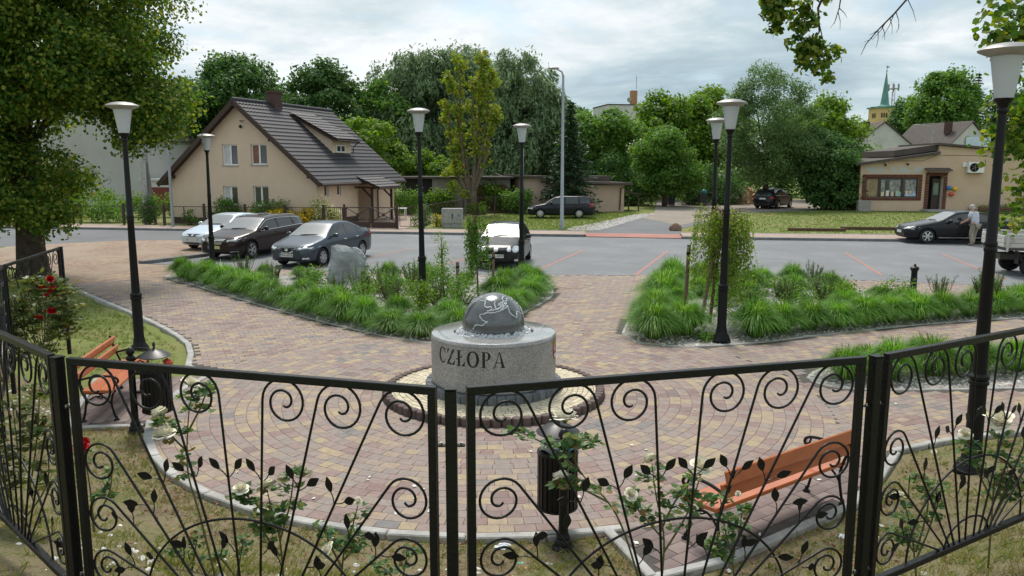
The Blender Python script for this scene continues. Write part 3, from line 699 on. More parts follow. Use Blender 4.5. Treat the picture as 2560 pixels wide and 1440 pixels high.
def bush(name, label, loc, env, n, size, mat, bloom=None, group=None, cat='shrub', asp=0.7, k=14, rc=None):
    t = thing(name, label, cat, loc, 0, group)
    rc = rc or 0.42 * max(env[0][3], env[0][5])
    C, Rr = envelope_clumps(env, k, rc, 0.3)
    C[:, 2] = np.maximum(C[:, 2], Rr * 0.6)
    V, F = clump_leaves(C, Rr, n, size, asp, 0.8, 0.5, 0.7, 0.2)
    V[:, 2] = np.maximum(V[:, 2], 0.01)
    link('foliage', np_mesh('foliage', V, F, MATS[mat]), t)
    m = MB()
    for j in range(7): m.tube([(rng.normal() * .06, rng.normal() * .06, -.02), tuple(C[rng.integers(len(C))])], [0.018, 0.005], 5)
    m.build('stem', MATS['bark'], t)
    if bloom:
        bm_, nb, sb = bloom
        V, F = clump_leaves(C, Rr * 1.06, nb, sb, 0.9, 0.85, 0.9, 0.6, 0.8); V[:, 2] = np.maximum(V[:, 2], 0.02)
        link('blossom', np_mesh('blossom', V, F, MATS[bm_]), t)
    return t

# ---- trees standing behind the road and the houses
FARL = 'trees rising behind the beige house'
tree('deciduous_tree', 'dark broad tree behind the house, next to the linden crown', FARL, (-24.0, 72, 0), [(0, 0, 8.0, 4.2, 4, 4.6)], 60, 1.15, 17000, 0.3, 'dark', (0.3, 7))
tree('deciduous_tree', 'dark leafy tree with a pointed top behind the house chimney', FARL, (-17.5, 75, 0), [(0, 0, 7.8, 3.6, 3, 4.3), (0.3, 0, 11, 1.5, 1.5, 2.2)], 55, 1.0, 14000, 0.28, 'dark', (0.25, 7))
tree('deciduous_tree', 'mid green tree behind the far end of the roof ridge', FARL, (-12.3, 78, 0), [(0, 0, 6.8, 3.6, 3, 4.2)], 50, 1.0, 13000, 0.28, 'mid', (0.25, 6))
conifer('pine_tree', 'thin dark pine between the two trees behind the chimney', FARL, (-21.0, 86, 0), 11.6, 1.8, 'needle', 22, 8, 0.35, 0.45, 14)
tree('deciduous_tree', 'low dark tree hidden behind the linden and the house gable', FARL, (-30.0, 78, 0), [(0, 0, 6.5, 5, 4, 4.5)], 55, 1.2, 12000, 0.32, 'dark', (0.3, 6))
WIL = 'huge grey green willows in the middle'
willow_tree('willow_tree', 'huge grey green willow on the house side, above the roof end', WIL, (-9.6, 80, 0), [(0, 0, 7.4, 5.4, 4, 6.0), (-3.4, 0, 5.6, 3.4, 3, 4.4), (2.8, 0, 9.4, 4.0, 3, 4.6), (0, -2.5, 4.6, 5.0, 2, 4.0)], 4200, (0.6, 8))
willow_tree('willow_tree', 'tallest grey green willow directly behind the pollarded tree', WIL, (-4.4, 83, 0), [(0, 0, 8.6, 4.4, 4, 6.0), (0.5, -2, 4.6, 4.4, 3, 4.2)], 3400, (0.7, 9))
willow_tree('willow_tree', 'grey green willow nearest the tall street lamp', WIL, (0.4, 79, 0), [(0, 0, 7.8, 4.2, 4, 6.0), (1.2, 0, 6.2, 3.6, 3, 5.0), (0.3, -2, 4.2, 4.0, 3, 4.0)], 3900, (0.6, 8))
tree('maple_tree', 'bright green young maple beside the roof end', 'leafy trees behind the sheds', (-10.6, 62, 0), [(0, 0, 4.9, 2.6, 2.4, 2.3), (-1.2, 0, 4.4, 1.8, 1.8, 1.9), (0, 0, 2.8, 1.6, 1.6, 1.6)], 34, 0.75, 9000, 0.24, 'bright', (0.16, 4))
tree('fruit_tree', 'small bright green fruit tree above the shed roof', 'leafy trees behind the sheds', (-6.6, 64, 0), [(0, 0, 2.9, 1.9, 1.6, 1.4)], 22, 0.6, 4500, 0.22, 'bright', (0.12, 2.4))
tree('deciduous_tree', 'dense dark green tree between the willow and the spruce', 'leafy trees behind the sheds', (4.6, 84, 0), [(0, 0, 6.6, 3.4, 3, 3.9)], 45, 1.0, 11000, 0.28, 'dark', (0.3, 6))
conifer('spruce_tree', 'dark drooping spruce standing before the flat garage', 'conifers', (4.1, 57.2, 0), 8.0, 2.5, 'needle', 36, 14, 0.04, 0.34, 28)
LANE = 'trees along the lane'
tree('deciduous_tree', 'light green lane tree next to the spruce', LANE, (8.3, 74, 0), [(0, 0, 5.4, 3.0, 3, 3.4), (-1.8, 0, 4.2, 2.2, 2, 2.8)], 45, 0.95, 12000, 0.27, 'mid', (0.25, 5))
tree('deciduous_tree', 'bright yellow green tree behind the round dark tree', LANE, (15.6, 80, 0), [(0, 0, 6.8, 3.8, 3.4, 3.4), (-3, 0, 4, 2.6, 3, 3.0)], 62, 1.1, 16000, 0.29, 'bright', (0.3, 6))
tree('deciduous_tree', 'bright yellow green tree showing between the two lamp heads', LANE, (20.2, 82, 0), [(0, 0, 7.0, 3.8, 3.4, 3.6)], 52, 1.1, 13000, 0.29, 'bright', (0.3, 6))
tree('hawthorn_tree', 'round dark green tree with short trunk beside the wheeled bin', LANE, (12.6, 66.5, 0), [(0, 0, 4.4, 2.5, 2.3, 2.1), (0.4, 0, 2.8, 2.7, 2.2, 1.6)], 46, 0.75, 14000, 0.2, 'mid', (0.18, 3.0))
bush('elder_shrub', 'dark elder bush at the lane edge behind the grey bins', (17.2, 70, 0), [(0, 0, 1.5, 3.4, 1.5, 1.6)], 6000, 0.2, 'dark', k=24, rc=0.8)
bush('elder_shrub', 'dark undergrowth under the bright trees by the garage', (9.2, 69, 0), [(0, 0, 2.0, 3.2, 1.5, 2.0)], 6500, 0.22, 'dark', k=24, rc=0.9)
tree('willow_leaf_tree', 'big dense grey green tree over the parked dark estate', 'big trees by the shop', (20.0, 63.6, 0), [(0, 0, 6.0, 3.8, 3.3, 4.3), (0.8, 0, 4.4, 3.4, 3.0, 2.1), (-0.6, 0, 9.3, 1.7, 1.7, 1.5)], 95, 0.85, 34000, 0.17, 'greygreen', (0.24, 4.6), shell=0.5, asp=0.5)
tree('deciduous_tree', 'bright green tree between the big grey green tree and the white gable', 'big trees by the shop', (29.2, 78, 0), [(0, 0, 6.0, 4.0, 3.4, 3.4), (2.0, 0, 4.2, 2.8, 3, 2.8)], 60, 1.05, 15000, 0.28, 'bright', (0.3, 6))
tree('maple_tree', 'dense dark maple leaning against the shop corner', 'big trees by the shop', (24.8, 62.3, 0), [(0, 0, 3.0, 2.1, 1.8, 3.0), (0.3, 0, 1.6, 2.3, 1.6, 1.7), (-1.2, 0.5, 4.0, 1.4, 1.4, 2.4)], 60, 0.75, 16000, 0.22, 'dark', (0.15, 3.4))
FR_ = 'trees far behind the shop'
tree('deciduous_tree', 'tall round dark green tree right of the church spire', FR_, (64.6, 122, 0), [(0, 0, 11, 4.4, 4, 6.0)], 60, 1.5, 15000, 0.42, 'mid', (0.5, 10))
tree('deciduous_tree', 'very dark tree touching the yellow church tower', FR_, (62.0, 128, 0), [(0, 0, 7.5, 2.0, 3, 6.0)], 36, 1.3, 8000, 0.42, 'dark', (0.4, 8))
conifer('spruce_tree', 'tall dark spruce rising beyond the shop roof', FR_, (71.5, 126, 0), 17.6, 4.0, 'needle', 34, 11, 0.2, 0.6, 22)
tree('deciduous_tree', 'dark round trees at the edge behind the lamp head', FR_, (76.5, 122, 0), [(0, 0, 9, 6, 4, 6)], 50, 1.6, 11000, 0.45, 'dark', (0.5, 9))
bush('elder_shrub', 'light green shoots growing behind the shop roof', (31.5, 74, 0), [(0, 0, 2.4, 1.4, 1, 2.6), (1.8, 0, 2.4, 1.2, 1, 2.8)], 3600, 0.22, 'bright', k=16, rc=0.8)
for i, (x, y, h, lb) in enumerate(((21.6, 140, 8.8, 'first'), (23.1, 140, 8.4, 'second'), (24.6, 140, 8.2, 'third'))):
    conifer('thuja_tree', f'narrow dark thuja before the white apartment block, {lb} in the row', 'thujas by the white block', (x, y, 0), h, 0.8, 'needle', 16, 7, 0.1, 0.7, 8)
# far wood closing the view behind everything
def far_wood():
    X = np.arange(-140, 190, 4.6); C = []
    for x in X:
        if 20 < x < 24 or 60 < x < 100: pass
        C.append((x + rng.normal() * 1.5, 150 + rng.uniform(0, 14), rng.uniform(3.5, 6.0)))
    C = np.array(C); Rr = rng.uniform(3.4, 4.8, len(C))
    V, F = clump_leaves(C, Rr, 26000, 0.75, 0.75, 1.0, 0.5, 0.6, 0.7)
    V[:, 2] = np.maximum(V[:, 2], 0)
    o = link('far_wood', np_mesh('far_wood', V, F, MATS['dark']), kind='stuff'); o['label'] = 'far dark wood closing the view'; o['category'] = 'wood'
far_wood()
bush('hedgerow', 'dark hedgerow behind the parked estate and the log heap', (24.0, 86, 0), [(-8, 0, 1.6, 6, 1.2, 1.8), (4, 0, 1.6, 7, 1.2, 1.8)], 6500, 0.34, 'dark', cat='hedge', k=60, rc=1.2)
bush('hedgerow', 'dark hedgerow behind the round tree and bins', (10.5, 82, 0), [(0, 0, 1.8, 6, 1.2, 2.0)], 4500, 0.34, 'dark', cat='hedge', k=36, rc=1.2)
# ================================================================ NEAR TREES
_c, _s = math.cos(R(8.81)), math.sin(R(8.81))
def at(u, v, Y):
    """a point of the place, from where it shows in the photograph and how far off it stands"""
    x, y = (u - 1280) / 2000, (v - 720) / 2000
    d = (x, _c - y * _s, -_s - y * _c); t = Y / d[1]
    return (d[0] * t, Y, 3.5 + d[2] * t)
def on_ground(u, v, z=0.0):
    x, y = (u - 1280) / 2000, (v - 720) / 2000
    d = (x, _c - y * _s, -_s - y * _c); t = (z - 3.5) / d[2]
    return (d[0] * t, d[1] * t)
def big_linden():
    bx, by = -15.1, 25.0
    t = thing('linden_tree', 'huge old linden with thick trunk standing at the plaza edge', 'tree', (bx, by, 0))
    env = [(-0.6, 0, 9.4, 4.9, 4.6, 5.2), (3.8, -0.5, 5.6, 1.2, 1.5, 1.5), (0.5, -2.5, 8.5, 4.5, 2.5, 4.0), (2.7, -0.6, 6.8, 2.3, 2.4, 2.3), (2.7, -0.2, 8.6, 2.2, 2.4, 2.6), (1.4, 0.2, 10.6, 2.9, 3, 3.2), (-3.0, 0, 6, 3, 3, 3)]
    C, Rr = envelope_clumps(env, 300, 0.72, 0.5)
    low = [(-0.7, -0.6, 3.3, 2.6, 2.4, 1.9), (0.9, -0.8, 2.7, 1.4, 1.6, 1.2), (-2.5, -0.5, 3.0, 2, 2, 2), (0.2, -0.8, 4.9, 1.6, 1.6, 1.1)]
    C2_, R2_ = envelope_clumps(low, 125, 0.6, 0.4)
    keep = ~((C[:, 0] > 0.9) & (C[:, 0] < 3.9) & (C[:, 2] < 5.0))
    C, Rr = C[keep], Rr[keep]
    C3_, R3_ = envelope_clumps([(4.0, -0.6, 5.1, 1.0, 1.3, 1.4), (3.2, -0.6, 6.0, 1.4, 1.3, 1.1)], 46, 0.55, 0.2); C, Rr = np.r_[C, C3_], np.r_[Rr, R3_]
    C4_, R4_ = envelope_clumps([(1.5, -2.5, 7.0, 3.0, 2.0, 2.2)], 50, 0.6, 0.2); C, Rr = np.r_[C, C4_], np.r_[Rr, R4_]
    V, F = clump_leaves(np.r_[C, C2_], np.r_[Rr, R2_], 165000, 0.118, 0.85, 0.6, 0.5, 0.55, 0.2, 0.25)
    link('crown', np_mesh('crown', V, F, MATS['linden']), t)
    A = np.r_[C, C2_]
    L_ = []
    for i in rng.choice(len(A), 44, replace=False):
        if A[i][0] > 2.0 and A[i][2] < 7.2: continue
        st = (0.1 * rng.normal(), 0, rng.uniform(2.2, 7.0)); L_.append(limb(st, A[i], 0.06, 0.012, 0.1))
    m = MB(); m.tube([(0, 0, -.2), (0.02, 0, 0.25), (0.0, 0, 0.9), (0.08, 0, 2.2), (0, 0, 5), (0.1, 0, 9.5)], [0.62, 0.47, 0.41, 0.38, 0.3, 0.12], 14)
    for P, q in L_: m.tube(P, q, 5)
    m.build('trunk', MATS['bark'], t, True)
big_linden()
def pollard():
    Y = 57.0; b = at(1180, 528, Y)
    t = thing('pollarded_tree', 'pollarded tree with upright bare limbs and tufts of yellow green leaves', 'tree', (b[0], Y, 0))
    limbs_ = [[(1172, 478), (1160, 420), (1152, 330), (1150, 240), (1151, 152)], [(1180, 475), (1190, 380), (1200, 260), (1202, 200), (1206, 140)], [(1168, 485), (1142, 425), (1127, 350), (1122, 262)],
              [(1186, 478), (1210, 410), (1226, 330), (1242, 285)], [(1176, 470), (1163, 390), (1142, 290), (1120, 188)], [(1182, 468), (1187, 390), (1183, 300), (1185, 210)], [(1184, 470), (1203, 380), (1220, 260), (1229, 188)]]
    m = MB(); m.tube([(0, 0, -.1), (0, 0, 0.7), (0.02, 0, 1.6)], [0.42, 0.33, 0.36], 12)
    C, Rr = [], []
    for k, L_ in enumerate(limbs_):
        P = []
        for u, v in L_:
            p = at(u, v, Y); P.append((p[0] - b[0], math.sin(k * 2.1) * 0.7 * (528 - v) / 400, p[2]))
        P = [(0, 0, 1.2)] + smooth_poly(P, k=4)
        m.tube(P, list(np.linspace(0.16, 0.05, len(P))), 7)
        for j in range(int(len(P) * 0.42), len(P)):
            q = np.array(P[j]); f = j / len(P)
            for _ in range(3):
                C.append(q + rng.normal(size=3) * np.array([0.17, 0.17, 0.2])); Rr.append(rng.uniform(0.16, 0.34) * (0.5 + 0.6 * f))
        if k in (2, 0):
            for _ in range(7): C.append(np.array(P[4]) + rng.normal(size=3) * np.array([0.35, .3, .8]) + np.array([-.35, 0, 0.2])); Rr.append(0.3)
    V, F = clump_leaves(np.array(C), np.array(Rr), 7000, 0.2, 0.85, 0.9, 0.5, 0.6, 0.1)
    link('crown', np_mesh('crown', V, F, MATS['linden_light']), t); m.build('trunk', MATS['bark_light'], t, True)
leaf_mat('linden_light', G((0.06, 0.105, 0.015), (0.095, 0.15, 0.02), (0.13, 0.185, 0.025), (0.17, 0.20, 0.035), (0.22, 0.175, 0.04)), 0.5, gain=1.75)
pollard()
def near_linden():
    bx, by = 10.6, 12.6
    t = thing('linden_tree', 'linden at the picture edge whose boughs hang into view beside the near lamp', 'tree', (bx, by, 0.3))
    C, Rr = [], []
    def cl(u, v, Y, r, n=1, sp=0.25):
        p = np.array(at(u, v, Y)) - np.array([bx, by, 0.3])
        for _ in range(n): C.append(p + rng.normal(size=3) * sp); Rr.append(r * rng.uniform(.7, 1.2))
    m = MB(); m.tube([(0, 0, -.2), (0, 0, 1.5), (0.1, 0, 4), (0, 0.2, 8)], [0.42, 0.32, 0.26, 0.12], 12)
    for (u, v) in ((2560, 330), (2600, 420), (2590, 470), (2620, 540), (2620, 350), (2640, 520), (2600, 260), (2660, 450), (2575, 400)): cl(u, v, 11.0, 0.24, 7, 0.18)
    for (u, v) in ((2530, 40), (2550, 100), (2520, 115), (2590, 60), (2570, 10)): cl(u, v, 10.5, 0.2, 6, 0.2)
    for (u, v) in ((2490, 330), (2500, 380)): cl(u, v, 13.0, 0.13, 2, 0.1)
    for _ in range(60):
        p, d = sphere_pts(1, 0.4); C.append(np.array([0.2, 0, 6.2]) + p[0] * np.array([3.0, 3.0, 3.2])); Rr.append(0.7)
    C = [c for c in C]
    tips = [at(u, v, 10.2) for u, v in ((1930, 10), (1965, 30), (2005, 15), (2050, 20), (1985, 70), (1940, 50), (2005, 100), (2030, 120), (2060, 105), (2075, 130), (2020, 150), (2065, 165), (1990, 130), (1915, -20), (2000, -30), (2060, -40))]
    for p in tips:
        q = np.array(p) - np.array([bx, by, .3])
        for _ in range(3): C.append(q + rng.normal(size=3) * 0.075); Rr.append(0.085 * rng.uniform(.6, 1.3))
    C, Rr = np.array(C), np.array(Rr)
    V1_, F1_ = clump_leaves(C[:-48], Rr[:-48], 21000, 0.095, 0.9, 0.8, 0.5, 0.6, 0.1, 0.2, True)
    V2_, F2_ = clump_leaves(C[-48:], Rr[-48:], 1900, 0.068, 0.9, 0.8, 0.5, 0.6, 0.1, 0.2, True)
    V, F = stack([(V1_, F1_), (V2_, F2_)])
    link('crown', np_mesh('crown', V, F, MATS['linden']), t)
    # boughs
    bw = np.array([bx, by, .3])
    def br(pts, r0, r1): m.tube([tuple(np.array(p) - bw) for p in pts], list(np.linspace(r0, r1, len(pts))), 5)
    hub = at(2300, -160, 10.6)
    br([(bx, by, 5.6), (8.2, 11.6, 6.6), hub, at(2080, -60, 10.2)], 0.1, 0.02)
    br([at(2080, -60, 10.2), at(2045, 20, 10.2), at(2048, 80, 10.2), at(2030, 110, 10.2)], 0.02, 0.006)
    br([at(2080, -60, 10.2), at(2000, -20, 10.2), at(1950, 10, 10.2)], 0.018, 0.005)
    br([at(2048, 60, 10.2), at(2062, 120, 10.2), at(2068, 160, 10.2)], 0.008, 0.003)
    br([at(2110, -60, 10.2), at(2098, 20, 10.2), at(2085, 60, 10.2)], 0.012, 0.003)
    main = [hub, at(2270, -5, 10.3), at(2235, 35, 10.3), at(2195, 75, 10.3), at(2165, 110, 10.3), at(2152, 138, 10.3)]
    br(main, 0.016, 0.003)
    for a, b_ in (((2235, 35), (2205, 95)), ((2215, 55), (2180, 100)), ((2195, 75), (2190, 120)), ((2240, 30), (2247, 70)), ((2225, 45), (2230, 85)), ((2270, 0), (2290, 55)), ((2180, 95), (2160, 105)), ((2205, 65), (2212, 100)), ((2247, 60), (2240, 82)), ((2190, 78), (2172, 88)), ((2098, 20), (2118, 45)), ((2092, 40), (2076, 70)), ((2095, 30), (2100, 75))):
        br([at(*a, 10.3), at((a[0] + b_[0]) / 2 + 3, (a[1] + b_[1]) / 2, 10.32), at(*b_, 10.35)], 0.006, 0.0018)
    for q in ((2545, 330), (2560, 480), (2530, 40), (2550, 100)): br([(bx, by, 3.4), at(2640, q[1] - 20, 11.5), at(*q, 11.0)], 0.05, 0.01)
    m.build('trunk', MATS['bark'], t, True)
near_linden()
def weeping(name, label, base, top_h, rad, n_arch, strands, per, size, lean=(0, 0), side=None, mat='birch', dens=1.0, tr=0.035, long=1.0):
    t = thing(name, label, 'tree', (base[0], base[1], 0.02))
    m = MB(); tx, ty = lean
    m.tube([(0, 0, -.05), (tx * .3, ty * .3, top_h * .35), (tx * .7, ty * .7, top_h * .7), (tx, ty, top_h)], [tr * 1.15, tr, tr * .8, tr * .5], 8)
    P, N, T = [], [], []
    for i in range(n_arch):
        a = rng.uniform(0, 2 * PI); L_ = rad * rng.uniform(0.25, 1.0); d = np.array([math.cos(a), math.sin(a), 0])
        h0 = top_h * rng.uniform(0.82, 1.0); o = np.array([tx, ty, h0])
        tip = o + d * L_ + np.array([0, 0, rng.uniform(-0.05, 0.22)])
        mid = o + d * L_ * .5 + np.array([0, 0, 0.18])
        m.tube([tuple(o), tuple(mid), tuple(tip)], [0.012, 0.008, 0.004], 5)
        for s_ in range(strands):
            f = rng.uniform(0.25, 1); st = o * (1 - f) ** 2 + 2 * mid * f * (1 - f) + tip * f * f
            ln = min(st[2] - 0.15, long * rng.uniform(0.45, 1.25)); drift = d * rng.uniform(0, .14) + rng.normal(size=3) * 0.04
            end = st + drift + np.array([0, 0, -ln])
            m.tube([tuple(st), tuple((st + end) / 2 + drift * .4), tuple(end)], [0.003, 0.002, 0.0012], 3, False)
            k = rng.uniform(0, 1, int(per * ln * dens))[:, None]
            q = st + (end - st) * k + drift * .4 * np.sin(k * PI) + rng.normal(size=(len(k), 3)) * 0.035
            P.append(q); N.append(rng.normal(size=(len(k), 3)) + np.array([0, -.2, .5])); T.append(np.tile([0, 0, -1.0], (len(k), 1)) + rng.normal(size=(len(k), 3)) * .5)
    P, N, T = map(np.concatenate, (P, N, T))
    V, F = leaf_quads(P, N, size * rng.uniform(.7, 1.25, len(P)), size * .72, T)
    link('crown', np_mesh('crown', V, F, MATS[mat]), t); m.build('trunk', MATS['bark_young'], t, True)
    return t
weeping('weeping_birch', 'weeping birch with light hanging foliage beside the middle lamp', (4.35, 17.3), 2.42, 0.78, 36, 5, 34, 0.062, (0.25, 0.1), long=1.45)
weeping('weeping_birch', 'slim dark weeping birch between two wooden stakes', (-0.9, 20.9), 2.15, 0.36, 12, 5, 52, 0.055, (-0.05, 0), mat='mid', long=1.35, tr=0.02)
# stakes of the young trees
pm('stake', (0.23, 0.165, 0.105), 0.9, var=0.45, scale=6, bump=0.4)
def stake(label, p0, p1, r=0.045):
    t = thing('wooden_stake', label, 'stake', (p0[0], p0[1], 0.0), 0, 'tree stakes in the beds')
    d = (p1[0] - p0[0], p1[1] - p0[1], p1[2])
    MB().tube([(0, 0, -.05), tuple(0.5 * c for c in d), d], [r, r * .97, r * .95], 10).build('post', MATS['stake'], t, True, 50)
    e = Vector(d).normalized() * 0.012
    MB().tube([tuple(Vector(d) * 0.86), tuple(Vector(d) * 0.90)], r * 1.12, 10).build('tie', MATS['iron_matt'], t)
stake('wooden stake with a pale band, nearer the concrete cabinet', (-1.38, 20.1), (-1.38, 20.1, 1.05))
stake('slim wooden stake in front of the black hatchback', (-0.5, 20.6), (-0.48, 20.6, 1.25), 0.04)
stake('leaning wooden stake under the weeping birch', (4.05, 16.95), (4.42, 17.3, 1.75), 0.04)
stake('straight grey stake behind the leaning one', (3.95, 18.0), (4.0, 18.0, 1.7), 0.045)
# ================================================================ BUILDINGS
pm('render_beige', (0.68, 0.535, 0.41), 0.9, var=0.07, scale=1.2, bump=0.12, bscale=60, spec=0.2)
pm('render_shop', (0.62, 0.47, 0.345), 0.9, col2=(0.56, 0.415, 0.30), scale=0.8, bump=0.15, bscale=40, spec=0.2)
pm('render_pink', (0.54, 0.41, 0.325), 0.9, var=0.12, scale=0.8, spec=0.2)
pm('render_white', (0.60, 0.59, 0.56), 0.9, col2=(0.46, 0.46, 0.45), scale=0.5, spec=0.2)
pm('render_grey', (0.46, 0.455, 0.44), 0.9, col2=(0.40, 0.39, 0.375), scale=0.35, spec=0.2)
pm('church_yellow', (0.62, 0.455, 0.215), 0.9, var=0.08, scale=0.4, spec=0.2)
pm('copper', (0.13, 0.30, 0.25), 0.7, var=0.2, scale=0.6)
pm('tile_roof', (0.052, 0.050, 0.058), 0.62, var=0.15, scale=2, spec=0.3, obj_var=0.05)
pm('brown_wood', (0.055, 0.030, 0.022), 0.6, var=0.3, scale=6)
pm('brown_metal', (0.06, 0.036, 0.03), 0.5, var=0.2, scale=5)
pm('plinth', (0.085, 0.055, 0.045), 0.9, var=0.3, scale=6)
pm('white_pvc', (0.78, 0.78, 0.77), 0.4)
pm('felt_roof', (0.105, 0.088, 0.078), 0.9, var=0.3, scale=2.5)
pm('brick_red', (0.15, 0.05, 0.034), 0.85, col2=(0.11, 0.038, 0.028), scale=9, obj_var=0.25)
pm('block_grey', (0.34, 0.33, 0.31), 0.95, var=0.25, scale=4, bump=0.3)
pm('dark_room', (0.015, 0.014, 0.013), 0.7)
pm('rust_door', (0.17, 0.085, 0.05), 0.8, var=0.3, scale=4)
pm('red_door', (0.16, 0.035, 0.03), 0.7)
pm('chimney_brick', (0.10, 0.058, 0.05), 0.9, var=0.3, scale=9)
pm('orange_brick', (0.42, 0.22, 0.11), 0.9, var=0.2, scale=2)
def glass_mat(name, tint, rough=0.05):
    m = bpy.data.materials.new(name); nt, N, L, b = nodes_of(m); setp(b, rough=rough, spec=0.85)
    b.inputs['Base Color'].default_value = (*tint, 1)
    MATS[name] = m
glass_mat('pane', (0.045, 0.05, 0.055)); glass_mat('shop_pane', (0.05, 0.055, 0.055))
pm('curtain', (0.62, 0.62, 0.62), 0.9, var=0.25, scale=6); pm('curtain_warm', (0.30, 0.14, 0.10), 0.9, var=0.3, scale=5)
def boolean_cut(ob, cutters):
    m = MB()
    for a, b in cutters: m.box2(a, b)
    c = m.build('cutter', None)
    md = ob.modifiers.new('b', 'BOOLEAN'); md.object = c; md.operation = 'DIFFERENCE'; md.solver = 'EXACT'
    if ob.parent: c.parent = ob.parent
    bpy.context.view_layer.update()
    dg = bpy.context.evaluated_depsgraph_get(); me = bpy.data.meshes.new_from_object(ob.evaluated_get(dg))
    ob.modifiers.clear(); old = ob.data; ob.data = me
    cm = c.data; bpy.data.objects.remove(c); bpy.data.meshes.remove(cm)
def window_y(parent, x0, x1, z0, z1, y=0.0, depth=0.12, div=1, frame='white_pvc', pane='pane', sill=True, fw=0.07, curtains=None, name='window'):
    """window in a wall that faces -y; y is the wall face"""
    w = MB()
    for a, b in (((x0, z0), (x1, z0 + fw)), ((x0, z1 - fw), (x1, z1)), ((x0, z0 + fw), (x0 + fw, z1 - fw)), ((x1 - fw, z0 + fw), (x1, z1 - fw))): w.box2((a[0], y + depth - 0.04, a[1]), (b[0], y + depth + 0.03, b[1]))
    o = w.build(name, MATS[frame], parent)
    for i in range(div):
        a = x0 + fw + (x1 - x0 - 2 * fw) * i / div; b = x0 + fw + (x1 - x0 - 2 * fw) * (i + 1) / div
        MB().box2((a, y + depth, z0 + fw), (b, y + depth + 0.012, z1 - fw)).build('pane', MATS[pane] if not curtains else MATS[curtains[i % len(curtains)]], o)
        if i: MB().box2((a - 0.05, y + depth - 0.045, z0 + fw), (a + 0.05, y + depth - 0.002, z1 - fw)).build('mullion', MATS[frame], o)
    if sill: MB().box2((x0 - 0.04, y - 0.05, z0 - 0.06), (x1 + 0.04, y + depth - 0.045, z0 - 0.002)).build('sill', MATS['concrete'], o)
    return o
def window_x(parent, y0, y1, z0, z1, x, depth=0.12, div=1, frame='white_pvc', pane='pane', fw=0.06, name='window'):
    """window in a wall that faces +x"""
    w = MB()
    for a, b in (((y0, z0), (y1, z0 + fw)), ((y0, z1 - fw), (y1, z1)), ((y0, z0 + fw), (y0 + fw, z1 - fw)), ((y1 - fw, z0 + fw), (y1, z1 - fw))): w.box2((x - depth - 0.03, a[0], a[1]), (x - depth + 0.04, b[0], b[1]))
    o = w.build(name, MATS[frame], parent)
    for i in range(div):
        a = y0 + fw + (y1 - y0 - 2 * fw) * i / div; b = y0 + fw + (y1 - y0 - 2 * fw) * (i + 1) / div
        MB().box2((x - depth - 0.012, a, z0 + fw), (x - depth, b, z1 - fw)).build('pane', MATS[pane], o)
        if i: MB().box2((x - depth, a - 0.035, z0 + fw), (x - depth + 0.045, a + 0.035, z1 - fw)).build('mullion', MATS[frame], o)
    return o
def tile_course(y0, y1, p0, p1, lift=0.035, pitch=0.3, res=6):
    """one course of pressed metal tiles: waves across, a step at the lower edge. p0/p1: (x,z) of the upper and lower edge"""
    n = int((y1 - y0) / pitch * res); V, F = [], []
    ex_, ez = p1[0] - p0[0], p1[1] - p0[1]; l = math.hypot(ex_, ez); nx_, nz = -ez / l, ex_ / l
    if nz < 0: nx_, nz = -nx_, -nz
    for i in range(n + 1):
        y = y0 + (y1 - y0) * i / n; w = 0.018 * (1 + math.cos(2 * PI * (y - y0) / pitch))
        for t, h in ((-0.02, w * 0.9), (0.5, w), (1.0, w + lift), (1.0, -0.01)):
            V.append((p0[0] + ex_ * t + nx_ * h, y, p0[1] + ez * t + nz * h))
    for i in range(n):
        for k in range(3): a = i * 4 + k; F.append((a, a + 1, a + 5, a + 4))
    return MB().add(V, F)
def tiled_slope(parent, y0, y1, top, bot, courses, name='tile_course'):
    for c in range(courses):
        f0, f1 = c / courses, (c + 1) / courses
        p0 = (top[0] + (bot[0] - top[0]) * f0, top[1] + (bot[1] - top[1]) * f0); p1 = (top[0] + (bot[0] - top[0]) * f1, top[1] + (bot[1] - top[1]) * f1)
        tile_course(y0, y1, p0, p1).build(name, MATS['tile_roof'], parent, True, 35)
